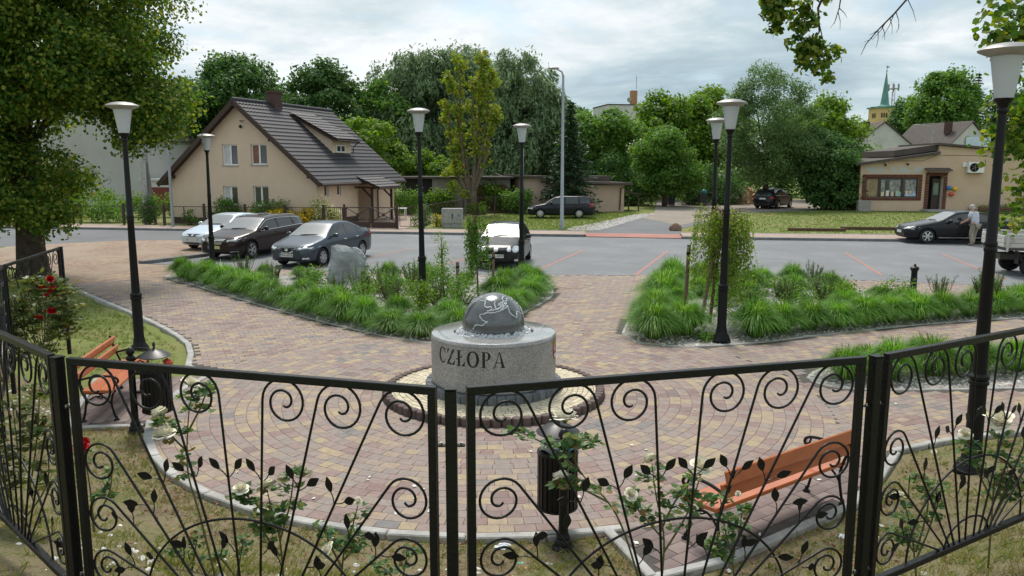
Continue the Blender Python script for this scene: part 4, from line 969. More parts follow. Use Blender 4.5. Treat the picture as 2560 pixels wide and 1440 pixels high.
def beige_house():
    h = thing('beige_house', 'beige rendered house with dark tiled gable roof and brown wood trim', 'house', (-20.22, 47.89, 0), R(-18.1))
    W, L_, K = 9.84, 9.5, 0.85; RX, RZ = 4.96, 7.05
    ev = RZ - K * (W - RX) - 0.12
    w = MB(); w.prism_xz([(0, 0), (W, 0), (W, ev), (RX, RZ - 0.14), (0, ev - 0.06)], 0, L_)
    wall = w.build('wall', MATS['render_beige'], h)
    gw = [(3.7, 4.74, 3.43, 4.62), (5.64, 6.70, 3.46, 4.62), (3.62, 4.62, 1.15, 2.24), (5.68, 6.70, 1.12, 2.26)]
    sw = [(0.80, 1.24, 1.66, 2.34), (2.20, 2.64, 1.66, 2.34)]
    boolean_cut(wall, [((a, -0.3, c), (b, 0.35, d)) for a, b, c, d in gw] + [((W - 0.35, a, c), (W + 0.3, b, d)) for a, b, c, d in sw] + [((W - 1.0, 4.6, -0.1), (W + .3, 6.6, 2.3))])
    cur = [('curtain', 'pane'), ('curtain_warm', 'pane'), ('curtain', 'pane'), ('pane', 'pane')]
    for (a, b, c, d), cu in zip(gw, cur): window_y(h, a, b, c, d, 0, 0.14, 2, curtains=cu)
    for a, b, c, d in sw: window_x(h, a, b, c, d, W)
    MB().box2((-0.02, -0.025, -0.05), (W + 0.025, -0.003, 0.38)).build('plinth', MATS['plinth'], h)
    MB().box2((W + 0.003, -0.025, -0.05), (W + 0.025, 4.6, 0.38)).build('plinth', MATS['plinth'], h)
    # roof: two slopes on a board deck
    roof = MB()
    oh = 0.55; ex = W + oh; ez = RZ - K * (ex - RX)
    roof.prism_xz([(RX, RZ), (ex, ez), (ex, ez - 0.12), (RX, RZ - 0.12)], -0.5, L_ + 0.5)
    lx = -0.55; lz = RZ - K * (RX - lx)
    roof.prism_xz([(RX, RZ), (RX, RZ - 0.12), (lx, lz - 0.12), (lx, lz)], -0.5, L_ + 0.5)
    rf = roof.build('roof', MATS['brown_wood'], h)
    tiled_slope(rf, -0.52, L_ + 0.52, (RX, RZ + 0.02), (ex + 0.05, ez - 0.02), 21)
    tiled_slope(rf, -0.52, L_ + 0.52, (RX, RZ + 0.02), (lx - 0.05, lz - 0.02), 21)
    MB().tube([(RX, -0.55, RZ + 0.06), (RX, L_ + 0.55, RZ + 0.06)], 0.11, 8).build('ridge_cap', MATS['tile_roof'], rf, True)
    for s, x1, z1 in ((1, ex, ez), (-1, lx, lz)):      # barge boards and purlin ends on the gable
        MB().beam((RX, -0.53, RZ - 0.1), (x1, -0.53, z1 - 0.1), 0.05, 0.26).build('barge_board', MATS['brown_wood'], rf)
        for f in (0.42, 0.86):
            px, pz = RX + (x1 - RX) * f, RZ + (z1 - RZ) * f - 0.27
            MB().box((px, -0.24, pz), (0.18, 0.5, 0.2)).build('purlin', MATS['brown_wood'], rf)
    MB().tube([(ex + 0.1, -0.5, ez - 0.08), (ex + 0.1, L_ + 0.5, ez - 0.1)], 0.075, 8).build('gutter', MATS['brown_metal'], rf, True)
    MB().tube([(ex + 0.1, 7.0, ez - .1), (W + .3, 7.0, ez - .35), (W + .12, 7.0, ez - .6), (W + .12, 7.0, 0.1)], 0.05, 8).build('downpipe', MATS['brown_metal'], rf, True)
    ch = MB(); ch.box((RX + 0.15, 3.3, RZ + 0.2), (0.55, 0.75, 1.1)); ch.box((RX + 0.15, 3.3, RZ + 0.72), (0.66, 0.86, 0.12)); ch.build('chimney', MATS['chimney_brick'], rf)
    # shed dormer
    dz = lambda x: RZ - K * (x - RX)
    d = MB(); d.prism_xz([(8.4, dz(8.4) - .15), (8.4, 4.93), (5.95, dz(5.95) + 0.05)], 4.25, 6.5)
    dm = d.build('dormer', MATS['render_beige'], h)
    MB().prism_xz([(5.7, dz(5.7) + 0.12), (8.8, 4.98), (8.8, 4.86), (5.7, dz(5.7) - 0.02)], 4.0, 6.75).build('roof_board', MATS['brown_wood'], dm)
    tiled_slope(dm, 3.98, 6.77, (5.65, dz(5.65) + 0.17), (8.85, 5.0), 9)
    window_x(dm, 4.62, 5.72, 4.2, 4.66, 8.4 + 0.16, div=2, fw=0.07)
    MB().tube([(8.9, 4.0, 4.9), (8.9, 6.77, 4.88)], 0.06, 6).build('gutter', MATS['brown_metal'], dm, True)
    MB().tube([(8.9, 6.7, 4.86), (8.5, 6.66, 4.6), (8.48, 6.66, 4.2)], 0.035, 6).build('downpipe', MATS['brown_metal'], dm, True)
    # porch
    p = MB()
    for y in (4.3, 6.85):
        p.beam((W + 1.15, y, 0), (W + 1.15, y, 2.0), 0.12); p.beam((W + 1.15, y, 1.45), (W + 0.5, y, 2.05), 0.09); p.beam((W, y, 2.1), (W + 1.3, y, 2.1), 0.1)
    p.beam((W + 1.15, 4.1, 2.05), (W + 1.15, 7.05, 2.05), 0.1)
    pc = p.build('porch', MATS['brown_wood'], h)
    tiled_slope(pc, 4.0, 7.15, (W - 0.35, 2.98), (W + 1.75, 2.12), 6)
    MB().prism_xz([(W - .3, 2.93), (W + 1.7, 2.11), (W + 1.7, 2.05), (W - .3, 2.85)], 4.02, 7.13).build('roof_board', MATS['brown_wood'], pc)
    MB().tube([(W + 1.8, 4.0, 2.05), (W + 1.8, 7.15, 2.05)], 0.06, 6).build('gutter', MATS['brown_metal'], pc, True)
    door = MB().box2((W - 0.98, 5.15, 0.05), (W - 0.9, 6.15, 2.15)).build('door', MATS['brown_wood'], h)
    MB().box2((W - 0.9, 5.5, 0.6), (W - 0.885, 5.75, 1.9)).build('pane', MATS['curtain'], door)
    MB().box2((W - 0.9, 6.02, 1.0), (W - 0.85, 6.07, 1.2)).build('handle', MATS['bolt'], door)
    # old cable bracket under the gable top
    b = MB(); b.tube([(5.2, -0.02, 5.85), (5.25, -0.35, 5.9), (5.6, -0.4, 5.9)], 0.02, 5); b.ell((5.1, -0.1, 5.6), (0.08, 0.08, 0.1)); b.build('cable_bracket', MATS['iron_matt'], h)
beige_house()
def simple_house(name, label, loc, rz, W, L_, ev, rg, wallm, roofm, ridge='y', wins=(), oh=0.25, cat='house', chimney=None, group=None):
    """gable at y=0 facing the viewer, ridge running back"""
    h = thing(name, label, cat, loc, rz, group)
    MB().prism_xz([(0, -.2), (W, -.2), (W, ev), (W / 2, rg - 0.06), (0, ev)], 0, L_).build('wall', MATS[wallm], h)
    k = (rg - ev) / (W / 2)
    r_ = MB()
    for s in (-1, 1):
        x1 = W / 2 + s * (W / 2 + oh); z1 = rg - k * (W / 2 + oh)
        r_.prism_xz([(W / 2, rg + 0.02), (x1, z1 + .02), (x1, z1 + 0.14), (W / 2, rg + 0.16)], -oh, L_ + oh)
    rf = r_.build('roof', MATS[roofm], h)
    if chimney: MB().box(chimney, (0.7, 0.7, 1.6)).build('chimney', MATS['chimney_brick'], rf)
    for a, b, c, d in wins: window_y(h, a, b, c, d, 0, -0.02, 2, sill=False)
    return h
simple_house('grey_house', 'plain pale grey gable wall showing through the linden leaves', (-37.5, 62.5, 0), R(-4), 9.6, 9, 5.4, 8.6, 'render_grey', 'felt_roof')
g_ = thing('garage', 'small white garage with a dark red door beyond the hedge', 'garage', (-28.2, 61.5, 0), R(-6))
MB().box2((0, 0, 0), (3.2, 5, 2.25)).build('wall', MATS['render_white'], g_); MB().box2((-0.15, -0.15, 2.253), (3.35, 5.1, 2.4)).build('roof', MATS['render_white'], g_); MB().box2((0.5, -0.03, 0), (2.7, -0.003, 1.75)).build('door', MATS['red_door'], g_)
# low sheds and the flat garage in the middle
s_ = thing('brick_shed', 'long low grey block shed with dark eaves behind the garden fence', 'shed', (-8.0, 58.5, 0), R(4))
MB().box2((0, 0, 0), (2.2, 3, 2.45)).build('wall', MATS['dark_room'], s_); MB().box2((2.2, -0.2, 0), (5.0, 3, 2.45)).build('wall', MATS['block_grey'], s_); MB().box2((5.0, 0.15, 0), (7.9, 3, 2.4)).build('wall', MATS['block_grey'], s_)
MB().box2((-0.3, -0.6, 2.47), (8.1, 3.3, 2.6)).build('roof', MATS['felt_roof'], s_)
MB().box2((5.25, 0.06, 0), (5.9, 0.147, 2.0)).build('door', MATS['rust_door'], s_); MB().box2((6.5, 0.06, 0), (7.6, 0.147, 2.0)).build('door', MATS['rust_door'], s_)
for i, x in enumerate((5.6, 5.9)): MB().beam((x, -0.6, 0), (x - 0.7, 0.1, 2.1), 0.08, 0.03).build('plank', MATS['brown_wood'], s_)
h_ = thing('henhouse', 'small dark shed with sloping roof beside the flat garage', 'shed', (-1.1, 62, 0), R(0))
MB().prism_xz([(0, 0), (2.3, 0), (2.3, 1.5), (0.2, 2.6), (0, 2.6)], 0, 2).build('wall', MATS['block_grey'], h_); MB().prism_xz([(-.2, 2.72), (2.6, 1.45), (2.6, 1.53), (-.2, 2.82)], -.3, 2.3).build('roof', MATS['felt_roof'], h_)
def flat_garage():
    g = thing('flat_garage', 'low pinkish garage block with two flat roofs behind the spruce', 'garage', (0.85, 57.6, 0), R(14))
    MB().box2((0, 0, -.1), (3.8, 4.5, 2.5)).build('wall', MATS['render_pink'], g); MB().box2((3.803, 0.6, -.1), (7.9, 4.6, 1.95)).build('wall', MATS['render_pink'], g)
    MB().prism_xz([(-0.3, 2.56), (4.0, 2.42), (4.0, 2.56), (-0.3, 2.72)], -0.45, 4.8).build('roof', MATS['felt_roof'], g)
    MB().prism_xz([(4.04, 2.06), (8.3, 1.98), (8.3, 2.14), (4.04, 2.24)], -0.1, 5).build('roof', MATS['felt_roof'], g)
    MB().box2((5.6, 2.2, 2.16), (7.4, 4.2, 2.6)).build('roof_hatch', MATS['felt_roof'], g)
    MB().box2((2.7, -0.04, 0), (3.4, -0.003, 1.9)).build('door', MATS['white_pvc'], g)
    MB().tube([(8.15, -.05, 2.0), (7.6, 0.5, 1.7), (7.55, 0.53, 0.1)], 0.045, 6).build('downpipe', MATS['brown_metal'], g, True)
    MB().prism_xz([(7.95, 1.5), (9.3, 1.2), (9.3, 1.28), (7.95, 1.6)], 0.8, 3.4).build('lean_to_roof', MATS['brown_wood'], g)
    for x in (8.4, 9.2): MB().beam((x, 0.9, 0), (x, 0.9, 1.3), 0.08).build('post', MATS['brown_wood'], g)
    MB().beam((-0.1, -0.1, 0), (-0.1, -0.1, 4.6), 0.1).build('flue', MATS['concrete'], g)
flat_garage()
# the shop
def shop():
    s = thing('shop', 'beige flat shop with display window and brick framed door', 'shop', (26.3, 61.0, 0), R(-7.25))
    Wd = 15.5
    w = MB(); w.prism_xz([(0, -.2), (Wd, -.2), (Wd, 3.7), (8.6, 4.55), (5.5, 4.85), (5.5, 4.2), (0, 3.42)], 0, 8)
    wall = w.build('wall', MATS['render_shop'], s)
    boolean_cut(wall, [((0.45, -.2, 0.98), (4.2, 0.5, 2.48)), ((4.95, -.2, -.1), (5.95, 0.7, 2.62))])
    MB().prism_xz([(-0.45, 3.38), (5.45, 4.22), (5.45, 4.42), (-0.45, 3.56)], -0.45, 8.3).build('roof', MATS['felt_roof'], s)
    MB().prism_xz([(2.4, 4.05), (5.48, 4.5), (5.48, 4.95), (2.4, 4.5)], 0.3, 8.2).build('roof', MATS['felt_roof'], s)
    MB().prism_xz([(5.3, 4.9), (8.6, 4.6), (Wd, 3.75), (Wd, 3.9), (8.6, 4.75), (5.3, 5.06)], -0.35, 8.3).build('roof', MATS['felt_roof'], s)
    bw, bh = 0.085, 0.25
    def course(x0, x1, z0, z1, horiz):     # brick surround, each brick its own piece
        if horiz:
            n = max(1, round((x1 - x0) / 0.12)); st = (x1 - x0) / n
            me = MB().box((0, 0, 0), (st - 0.025, 0.06, z1 - z0)).mesh('brick', MATS['brick_red'])
            for i in range(n): link('brick', me, s, (x0 + st * (i + .5), -0.033, (z0 + z1) / 2))
        else:
            n = max(1, round((z1 - z0) / 0.12)); st = (z1 - z0) / n
            me = MB().box((0, 0, 0), (x1 - x0, 0.06, st - 0.025)).mesh('brick', MATS['brick_red'])
            for i in range(n): link('brick', me, s, ((x0 + x1) / 2, -0.033, z0 + st * (i + .5)))
    course(0.2, 4.45, 2.48, 2.72, True); course(0.2, 4.45, 0.8, 0.95, True); course(0.2, 0.44, 0.97, 2.46, False); course(4.21, 4.45, 0.97, 2.46, False)
    course(4.68, 6.22, 2.62, 2.86, True); course(4.68, 4.93, 0.0, 2.6, False); course(5.97, 6.22, 0.0, 2.6, False)
    for a, b, c, d in ((0.2, 4.45, 0.95, 0.97),): MB().box2((a, -.02, c), (b, 0.1, d)).build('sill', MATS['brick_red'], s)
    wn_ = MB()
    for x0, x1 in ((0.45, 0.52), (1.35, 1.5), (3.02, 3.14), (4.13, 4.2)): wn_.box2((x0, 0.05, 1.06), (x1, 0.15, 2.41))
    wn_.box2((0.45, 0.05, 0.98), (4.2, 0.15, 1.06)); wn_.box2((0.45, 0.05, 2.41), (4.2, 0.15, 2.48))
    win = wn_.build('window', MATS['brown_metal'], s)
    pm('shelf_goods', (0.42, 0.42, 0.40), 0.7, col2=(0.13, 0.13, 0.13), scale=7); pm('blind', (0.36, 0.28, 0.16), 0.8, var=0.3, scale=2)
    for x0, x1, m_ in ((0.52, 1.35, 'blind'), (1.5, 3.02, 'shop_pane'), (3.14, 4.13, 'shop_pane')): MB().box2((x0, 0.1, 1.06), (x1, 0.115, 2.41)).build('pane', MATS[m_], win)
    for x0, x1 in ((1.58, 1.85), (2.15, 2.95), (3.3, 4.05)): MB().box2((x0, 0.088, 1.4), (x1, 0.098, 2.3)).build('shelf', MATS['shelf_goods'], win)
    cols = [(0.65, 0.5, 0.15), (0.75, 0.7, 0.6), (0.6, 0.3, 0.1), (0.1, 0.35, 0.12), (0.08, 0.25, 0.6), (0.7, 0.68, 0.6)]
    for i, x in enumerate((1.6, 1.95, 2.3, 2.65, 2.88)):
        pm(f'goods{i}', cols[i], 0.6, col2=(0.7, 0.7, 0.65), scale=14); MB().box2((x, 0.07, 1.1), (x + .22, 0.087, 1.42 + .1 * (i % 2))).build('packet', MATS[f'goods{i}'], win)
    MB().box2((3.3, 0.05, 1.1), (4.1, 0.085, 1.3)).build('crate', MATS['goods4'], win)
    for i, x in enumerate((3.35, 3.6, 3.85)): MB().box2((x, 0.05, 1.303), (x + .2, 0.085, 1.5)).build('packet', MATS[f'goods{(i * 2) % 5}'], win)
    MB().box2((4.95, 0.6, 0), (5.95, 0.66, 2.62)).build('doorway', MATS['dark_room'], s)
    dr = MB().box2((5.3, 0.3, 0.05), (5.85, 0.36, 2.4)).build('door', MATS['brown_metal'], s)
    pm('poster_green', (0.10, 0.22, 0.12), 0.7, col2=(0.25, 0.3, 0.28), scale=6)
    MB().box2((5.4, 0.285, 1.2), (5.75, 0.297, 2.1)).build('poster', MATS['poster_green'], dr); MB().box2((5.88, 0.1, 0.05), (5.94, 0.4, 2.4)).build('door_frame', MATS['concrete'], s)
    MB().prism_yz([(-0.75, 2.98), (0.0, 3.16), (0.0, 3.22), (-0.75, 3.04)], 4.55, 6.3).build('canopy', MATS['felt_roof'], s)
    for x in (4.75, 6.1): MB().beam((x, 0, 2.75), (x, -0.6, 3.0), 0.04).build('canopy_bracket', MATS['iron_matt'], s)
    pm('patch_grey', (0.47, 0.48, 0.47), 0.9, col2=(0.55, 0.40, 0.25), scale=1.8, spread=(0.42, 0.55)); MB().box2((0.3, -0.006, 2.85), (4.4, -0.002, 3.3)).build('sign_patch', MATS['patch_grey'], s)
    MB().box2((4.5, -1.4, -0.02), (6.4, 0.0, 0.14)).build('step', MATS['concrete'], s)
    for x in (1.7, 3.3): b = MB(); b.ell((x, -0.2, 3.42 + .05 * (x > 2)), (0.09, 0.09, 0.08)); b.beam((x - .12, 0, 3.58), (x, -0.2, 3.52), 0.03); b.build('camera_dome', MATS['iron_matt'], s, True)
    MB().box2((7.2, -0.08, 3.3), (7.5, -0.002, 3.62)).build('alarm_box', MATS['white_pvc'], s)
    MB().tube([(2.5, -.015, 3.72), (4.4, -.015, 3.72), (5.3, -.015, 4.15), (9, -.015, 4.1)], 0.012, 4).build('cable', MATS['iron_matt'], s)
shop()
def ac_unit():
    a = thing('air_conditioner', 'white air conditioner unit mounted on the shop wall', 'air conditioner', (34.2, 59.55, 2.85), R(-7.25))
    MB().box2((-0.55, 0, 0), (0.55, 0.35, 0.8)).build('casing', MATS['white_pvc'], a, bevel=0.02)
    MB().tube([(-.15, -0.03, 0.4), (-.15, 0.0, 0.4)], 0.32, 20).build('grille', MATS['iron_matt'], a)
    f = MB()
    for k in range(5):
        q = 2 * PI * k / 5; f.beam((-.15, -0.045, .4), (-.15 + .26 * math.cos(q), -0.045, .4 + .26 * math.sin(q)), 0.09, 0.012)
    f.build('fan', MATS['block_grey'], a); MB().box2((.36, -.012, .5), (.48, -.002, .66)).build('badge', MATS['red_door'], a)
    for x in (-.4, .4): MB().beam((x, 0.0, -0.03), (x, 0.5, -0.03), 0.04).build('bracket', MATS['iron_matt'], a)
ac_unit()
for nm, col, off in (('yellow', (0.75, 0.5, 0.02), (0.45, 0.0, 0.05)), ('blue', (0.05, 0.2, 0.5), (0.0, 0, 0.12)), ('red', (0.6, 0.08, 0.04), (0.2, 0, -0.35))):
    pm('toy_' + nm, col, 0.35)
    b = thing('balloon', f'{nm} toy balloon hanging beside the shop door', 'balloon', (32.55 + off[0], 60.0, 1.62 + off[2]), 0, 'toys at the shop door')
    m = MB(); m.ell((0, 0, 0), (0.2, 0.16, 0.16), 12, 8); m.build('skin', MATS['toy_' + nm], b, True); MB().tube([(0, 0, .12), (-off[0] * .6, 0.1, 0.6 - off[2])], 0.006, 4).build('string', MATS['white_pvc'], b)
# far buildings
def church():
    c = thing('church_tower', 'yellow church tower with green copper spire', 'church', (85.3, 190, 0), R(3))
    MB().box2((0, 0, 0), (5.0, 5.0, 16.4)).build('wall', MATS['church_yellow'], c)
    MB().box2((-0.35, -0.35, 16.4), (5.35, 5.35, 16.75)).build('cornice', MATS['copper'], c)
    sp = MB(); sp.lathe([(3.3, 16.75), (1.25, 17.05), (1.0, 17.4), (0.05, 25.0)], 8, (2.5, 2.5, 0)); sp.build('spire', MATS['copper'], c)
    fn = MB(); fn.tube([(2.5, 2.5, 24.6), (2.5, 2.5, 26.3)], 0.05, 6); fn.ell((2.5, 2.5, 25.0), (.16, .16, .16)); fn.box((2.7, 2.5, 25.9), (.7, .05, .25)); fn.build('weather_vane', MATS['iron_matt'], c)
    for grp in (0.55, 2.75):
        for k in range(3):
            x = grp + k * 0.55; m = MB(); m.prism_xz([(x, 14.2), (x + .32, 14.2), (x + .32, 15.1), (x + .16, 15.35), (x, 15.1)], -0.06, -0.003); m.build('window', MATS['dark_room'], c)
    for k in range(3):
        y = 1.5 + k * 0.6; m = MB(); m.prism_yz([(y, 14.2), (y + .32, 14.2), (y + .32, 15.1), (y + .16, 15.35), (y, 15.1)], -0.06, -0.003); m.build('window', MATS['dark_room'], c)
    MB().box2((-0.03, -0.06, 9.0), (5.03, -0.003, 10.2)).build('yellow_band', MATS['toy_yellow'], c)
church()
def mast():
    m = thing('radio_mast', 'thin lattice radio mast beside the church spire', 'mast', (95, 205, 0))
    b = MB()
    for x, y in ((0, 0), (.7, 0), (.35, .6)): b.beam((x, y, 0), (x, y, 21.5), 0.09)
    for k in range(20): b.beam((0, 0, k * 1.05), (.7, 0, k * 1.05 + 1), 0.05); b.beam((.7, 0, k * 1.05), (.35, .6, k * 1.05 + 1), 0.05)
    b.build('lattice', MATS['block_grey'], m)
    for k in range(6): a = k * PI / 3; MB().box((.35 + 1.3 * math.cos(a), .2 + 1.3 * math.sin(a), 22.4), (.25, .25, 1.6)).build('antenna', MATS['block_grey'], m)
    MB().tube([(.35, .2, 21), (.35, .2, 23.5)], .08, 6).build('tip', MATS['block_grey'], m); MB().lathe([(1.3, 22), (1.3, 22.12)], 12, (.35, .2, 0)).build('platform', MATS['block_grey'], m)
mast()
def block_house():
    b = thing('apartment_block', 'white flat apartment block with brick chimney above the lane trees', 'building', (17.6, 150, 0), R(10))
    MB().box2((0, 0, 0), (13, 10, 14.2)).build('wall', MATS['render_white'], b); MB().box2((-.1, -.1, 14.2), (13.1, 10.1, 14.4)).build('roof', MATS['felt_roof'], b)
    MB().box2((4.6, 0.4, 14.4), (5.7, 1.5, 16.9)).build('chimney', MATS['orange_brick'], b); MB().ell((4.1, 0.2, 15.2), (.45, .12, .45)).build('dish', MATS['block_grey'], b, True)
    MB().tube([(5.6, .8, 17.2), (5.6, .8, 19.6)], .04, 5).build('antenna', MATS['iron_matt'], b)
    for x in (1.6, 5.2, 8.5):
        for z in (3, 6.2, 9.4, 11.6): window_y(b, x, x + 1.0, z, z + 1.4, 0, -0.03, 2, sill=False)
block_house()
simple_house('white_house', 'old white gable house in front of the church tower', (45.6, 109, 0), R(-8), 8.0, 9, 5.6, 9.0, 'render_white', 'felt_roof', chimney=(2.4, 2.5, 8.4))
simple_house('white_house', 'white gable house with dark roof beyond the shop roof', (56.4, 105, 0), R(16), 7.0, 10, 5.8, 8.9, 'render_white', 'felt_roof', chimney=(1.7, 2.0, 8.2))
bn = thing('wall_banner', 'pale blue poster sheet on the white gable beyond the shop', 'banner', (58.9, 105.55, 5.1), R(16)); pm('banner', (0.55, 0.66, 0.76), 0.8, var=0.15, scale=1.5); MB().box2((0, -.06, 0), (4.0, -.02, 1.9)).build('sheet', MATS['banner'], bn)
gh = thing('greenhouse', 'pale glass greenhouse roof glinting among the lane trees', 'greenhouse', (13.5, 92, 0), R(20))
MB().prism_xz([(0, 0), (4, 0), (4, 4.2), (2.4, 6.4), (0, 4.2)], 0, 5).build('wall', MATS['render_white'], gh)
# ================================================================ VEHICLES
def paint(name, col, metal=0.35, rough=0.32):
    m = bpy.data.materials.new(name); nt, N, L, b = nodes_of(m); setp(b, rough=rough, metal=metal, coat=0.4, coat_rough=0.03, spec=0.12)
    tc = N.new('ShaderNodeTexCoord'); n = N.new('ShaderNodeTexNoise'); n.inputs['Scale'].default_value = 2.2; n.inputs['Detail'].default_value = 5; L.new(tc.outputs['Object'], n.inputs['Vector'])
    mx = N.new('ShaderNodeMixRGB'); mx.inputs[1].default_value = (*col, 1); mx.inputs[2].default_value = (*[min(1, c * 1.12 + 0.006) for c in col], 1); L.new(n.outputs[0], mx.inputs[0]); L.new(mx.outputs[0], b.inputs['Base Color'])
    MATS[name] = m
paint('paint_silver', (0.50, 0.58, 0.66), 0.55, 0.3); paint('paint_brown', (0.026, 0.015, 0.014), 0.2); paint('paint_slate', (0.060, 0.075, 0.095), 0.5); paint('paint_black', (0.009, 0.010, 0.012), 0.1); paint('paint_navy', (0.010, 0.012, 0.017), 0.2)
paint('paint_white', (0.66, 0.66, 0.64), 0.0, 0.45)
glass_mat('car_glass', (0.022, 0.028, 0.028), 0.02); glass_mat('screen_glass', (0.12, 0.135, 0.14), 0.3); MATS['screen_glass'].node_tree.nodes['Principled BSDF'].inputs['IOR'].default_value = 1.95
pm('tyre', (0.017, 0.017, 0.017), 0.85, bump=0.2, bscale=40); pm('alloy', (0.55, 0.56, 0.57), 0.3, metal=0.9); pm('chrome', (0.80, 0.81, 0.82), 0.22, metal=0.8)
pm('black_plastic', (0.014, 0.014, 0.015), 0.55); pm('lamp_clear', (0.66, 0.68, 0.69), 0.12, metal=0.25, spec=0.8); pm('lamp_red', (0.42, 0.012, 0.012), 0.15, spec=0.7); pm('plate', (0.68, 0.68, 0.65), 0.5); pm('plate_yellow', (0.7, 0.62, 0.3), 0.5)
pm('ink', (0.02, 0.02, 0.02), 0.6)
def sm(pts, sig):
    """rounded profile function through (x, value) points"""
    P = np.array(pts, float); xs = np.linspace(P[0, 0] - 1, P[-1, 0] + 1, 900); ys = np.interp(xs, P[:, 0], P[:, 1])
    k = np.arange(-60, 61) * (xs[1] - xs[0]); g = np.exp(-0.5 * (k / sig) ** 2); g /= g.sum()
    ys2 = np.convolve(np.pad(ys, 60, mode='edge'), g, 'valid')
    return lambda x: np.interp(x, xs, ys2)
def text_mesh(name, s, size, mat, parent, loc, rot, ext=0.002):
    c = bpy.data.curves.new(name, 'FONT'); c.body = s; c.size = size; c.align_x = 'CENTER'; c.align_y = 'CENTER'; c.extrude = ext
    o = bpy.data.objects.new('tmp', c); COL.objects.link(o); bpy.context.view_layer.update()
    me = bpy.data.meshes.new_from_object(o.evaluated_get(bpy.context.evaluated_depsgraph_get())); bpy.data.objects.remove(o); bpy.data.curves.remove(c)
    me.materials.clear(); me.materials.append(mat); me.name = name
    return link(name, me, parent, loc, rot)
def wheel_mesh(rw, w, spokes, style):
    t = MB(); t.lathe([(rw * .66, -w / 2), (rw * .9, -w / 2), (rw * .985, -w * .38), (rw, -w * .2), (rw, w * .2), (rw * .985, w * .38), (rw * .9, w / 2), (rw * .66, w / 2), (rw * .62, 0)], 28, caps=False)
    r = MB(); r.lathe([(rw * .69, w * .30), (rw * .69, w * .48), (rw * .62, w * .50), (rw * .58, w * .34)], 28, caps=False)
    for k in range(spokes):
        a = 2 * PI * k / spokes; c, s_ = math.cos(a), math.sin(a)
        if style == 'v':
            for da in (-.16, .16): r.beam((rw * .1 * c, rw * .1 * s_, w * .47), (rw * .63 * math.cos(a + da), rw * .63 * math.sin(a + da), w * .43), rw * .10, 0.02)
        else: r.beam((rw * .08 * c, rw * .08 * s_, w * .47), (rw * .64 * c, rw * .64 * s_, w * .43), rw * .19, 0.02)
    r.lathe([(0.001, w * .5), (rw * .16, w * .49), (rw * .17, w * .4)], 12, caps=False)
    d = MB(); d.lathe([(0.001, w * .30), (rw * .66, w * .30), (rw * .66, w * .25)], 24, caps=False)
    return t.mesh('tyre', MATS['tyre'], True, 35), r.mesh('rim', MATS['alloy'], True, 30), d.mesh('brake_disc', MATS['black_plastic'])
def add_wheels(car, L_, W, axles, rw, ww, spokes, style):
    tm, rm, dm = wheel_mesh(rw, ww, spokes, style)
    for x in axles:
        for s in (-1, 1):
            wob = link('wheel', tm, car, (x, s * (W / 2 - ww / 2 - 0.02), rw), (-PI / 2 * s, 0, 0))
            link('rim', rm, wob); link('brake_disc', dm, wob)
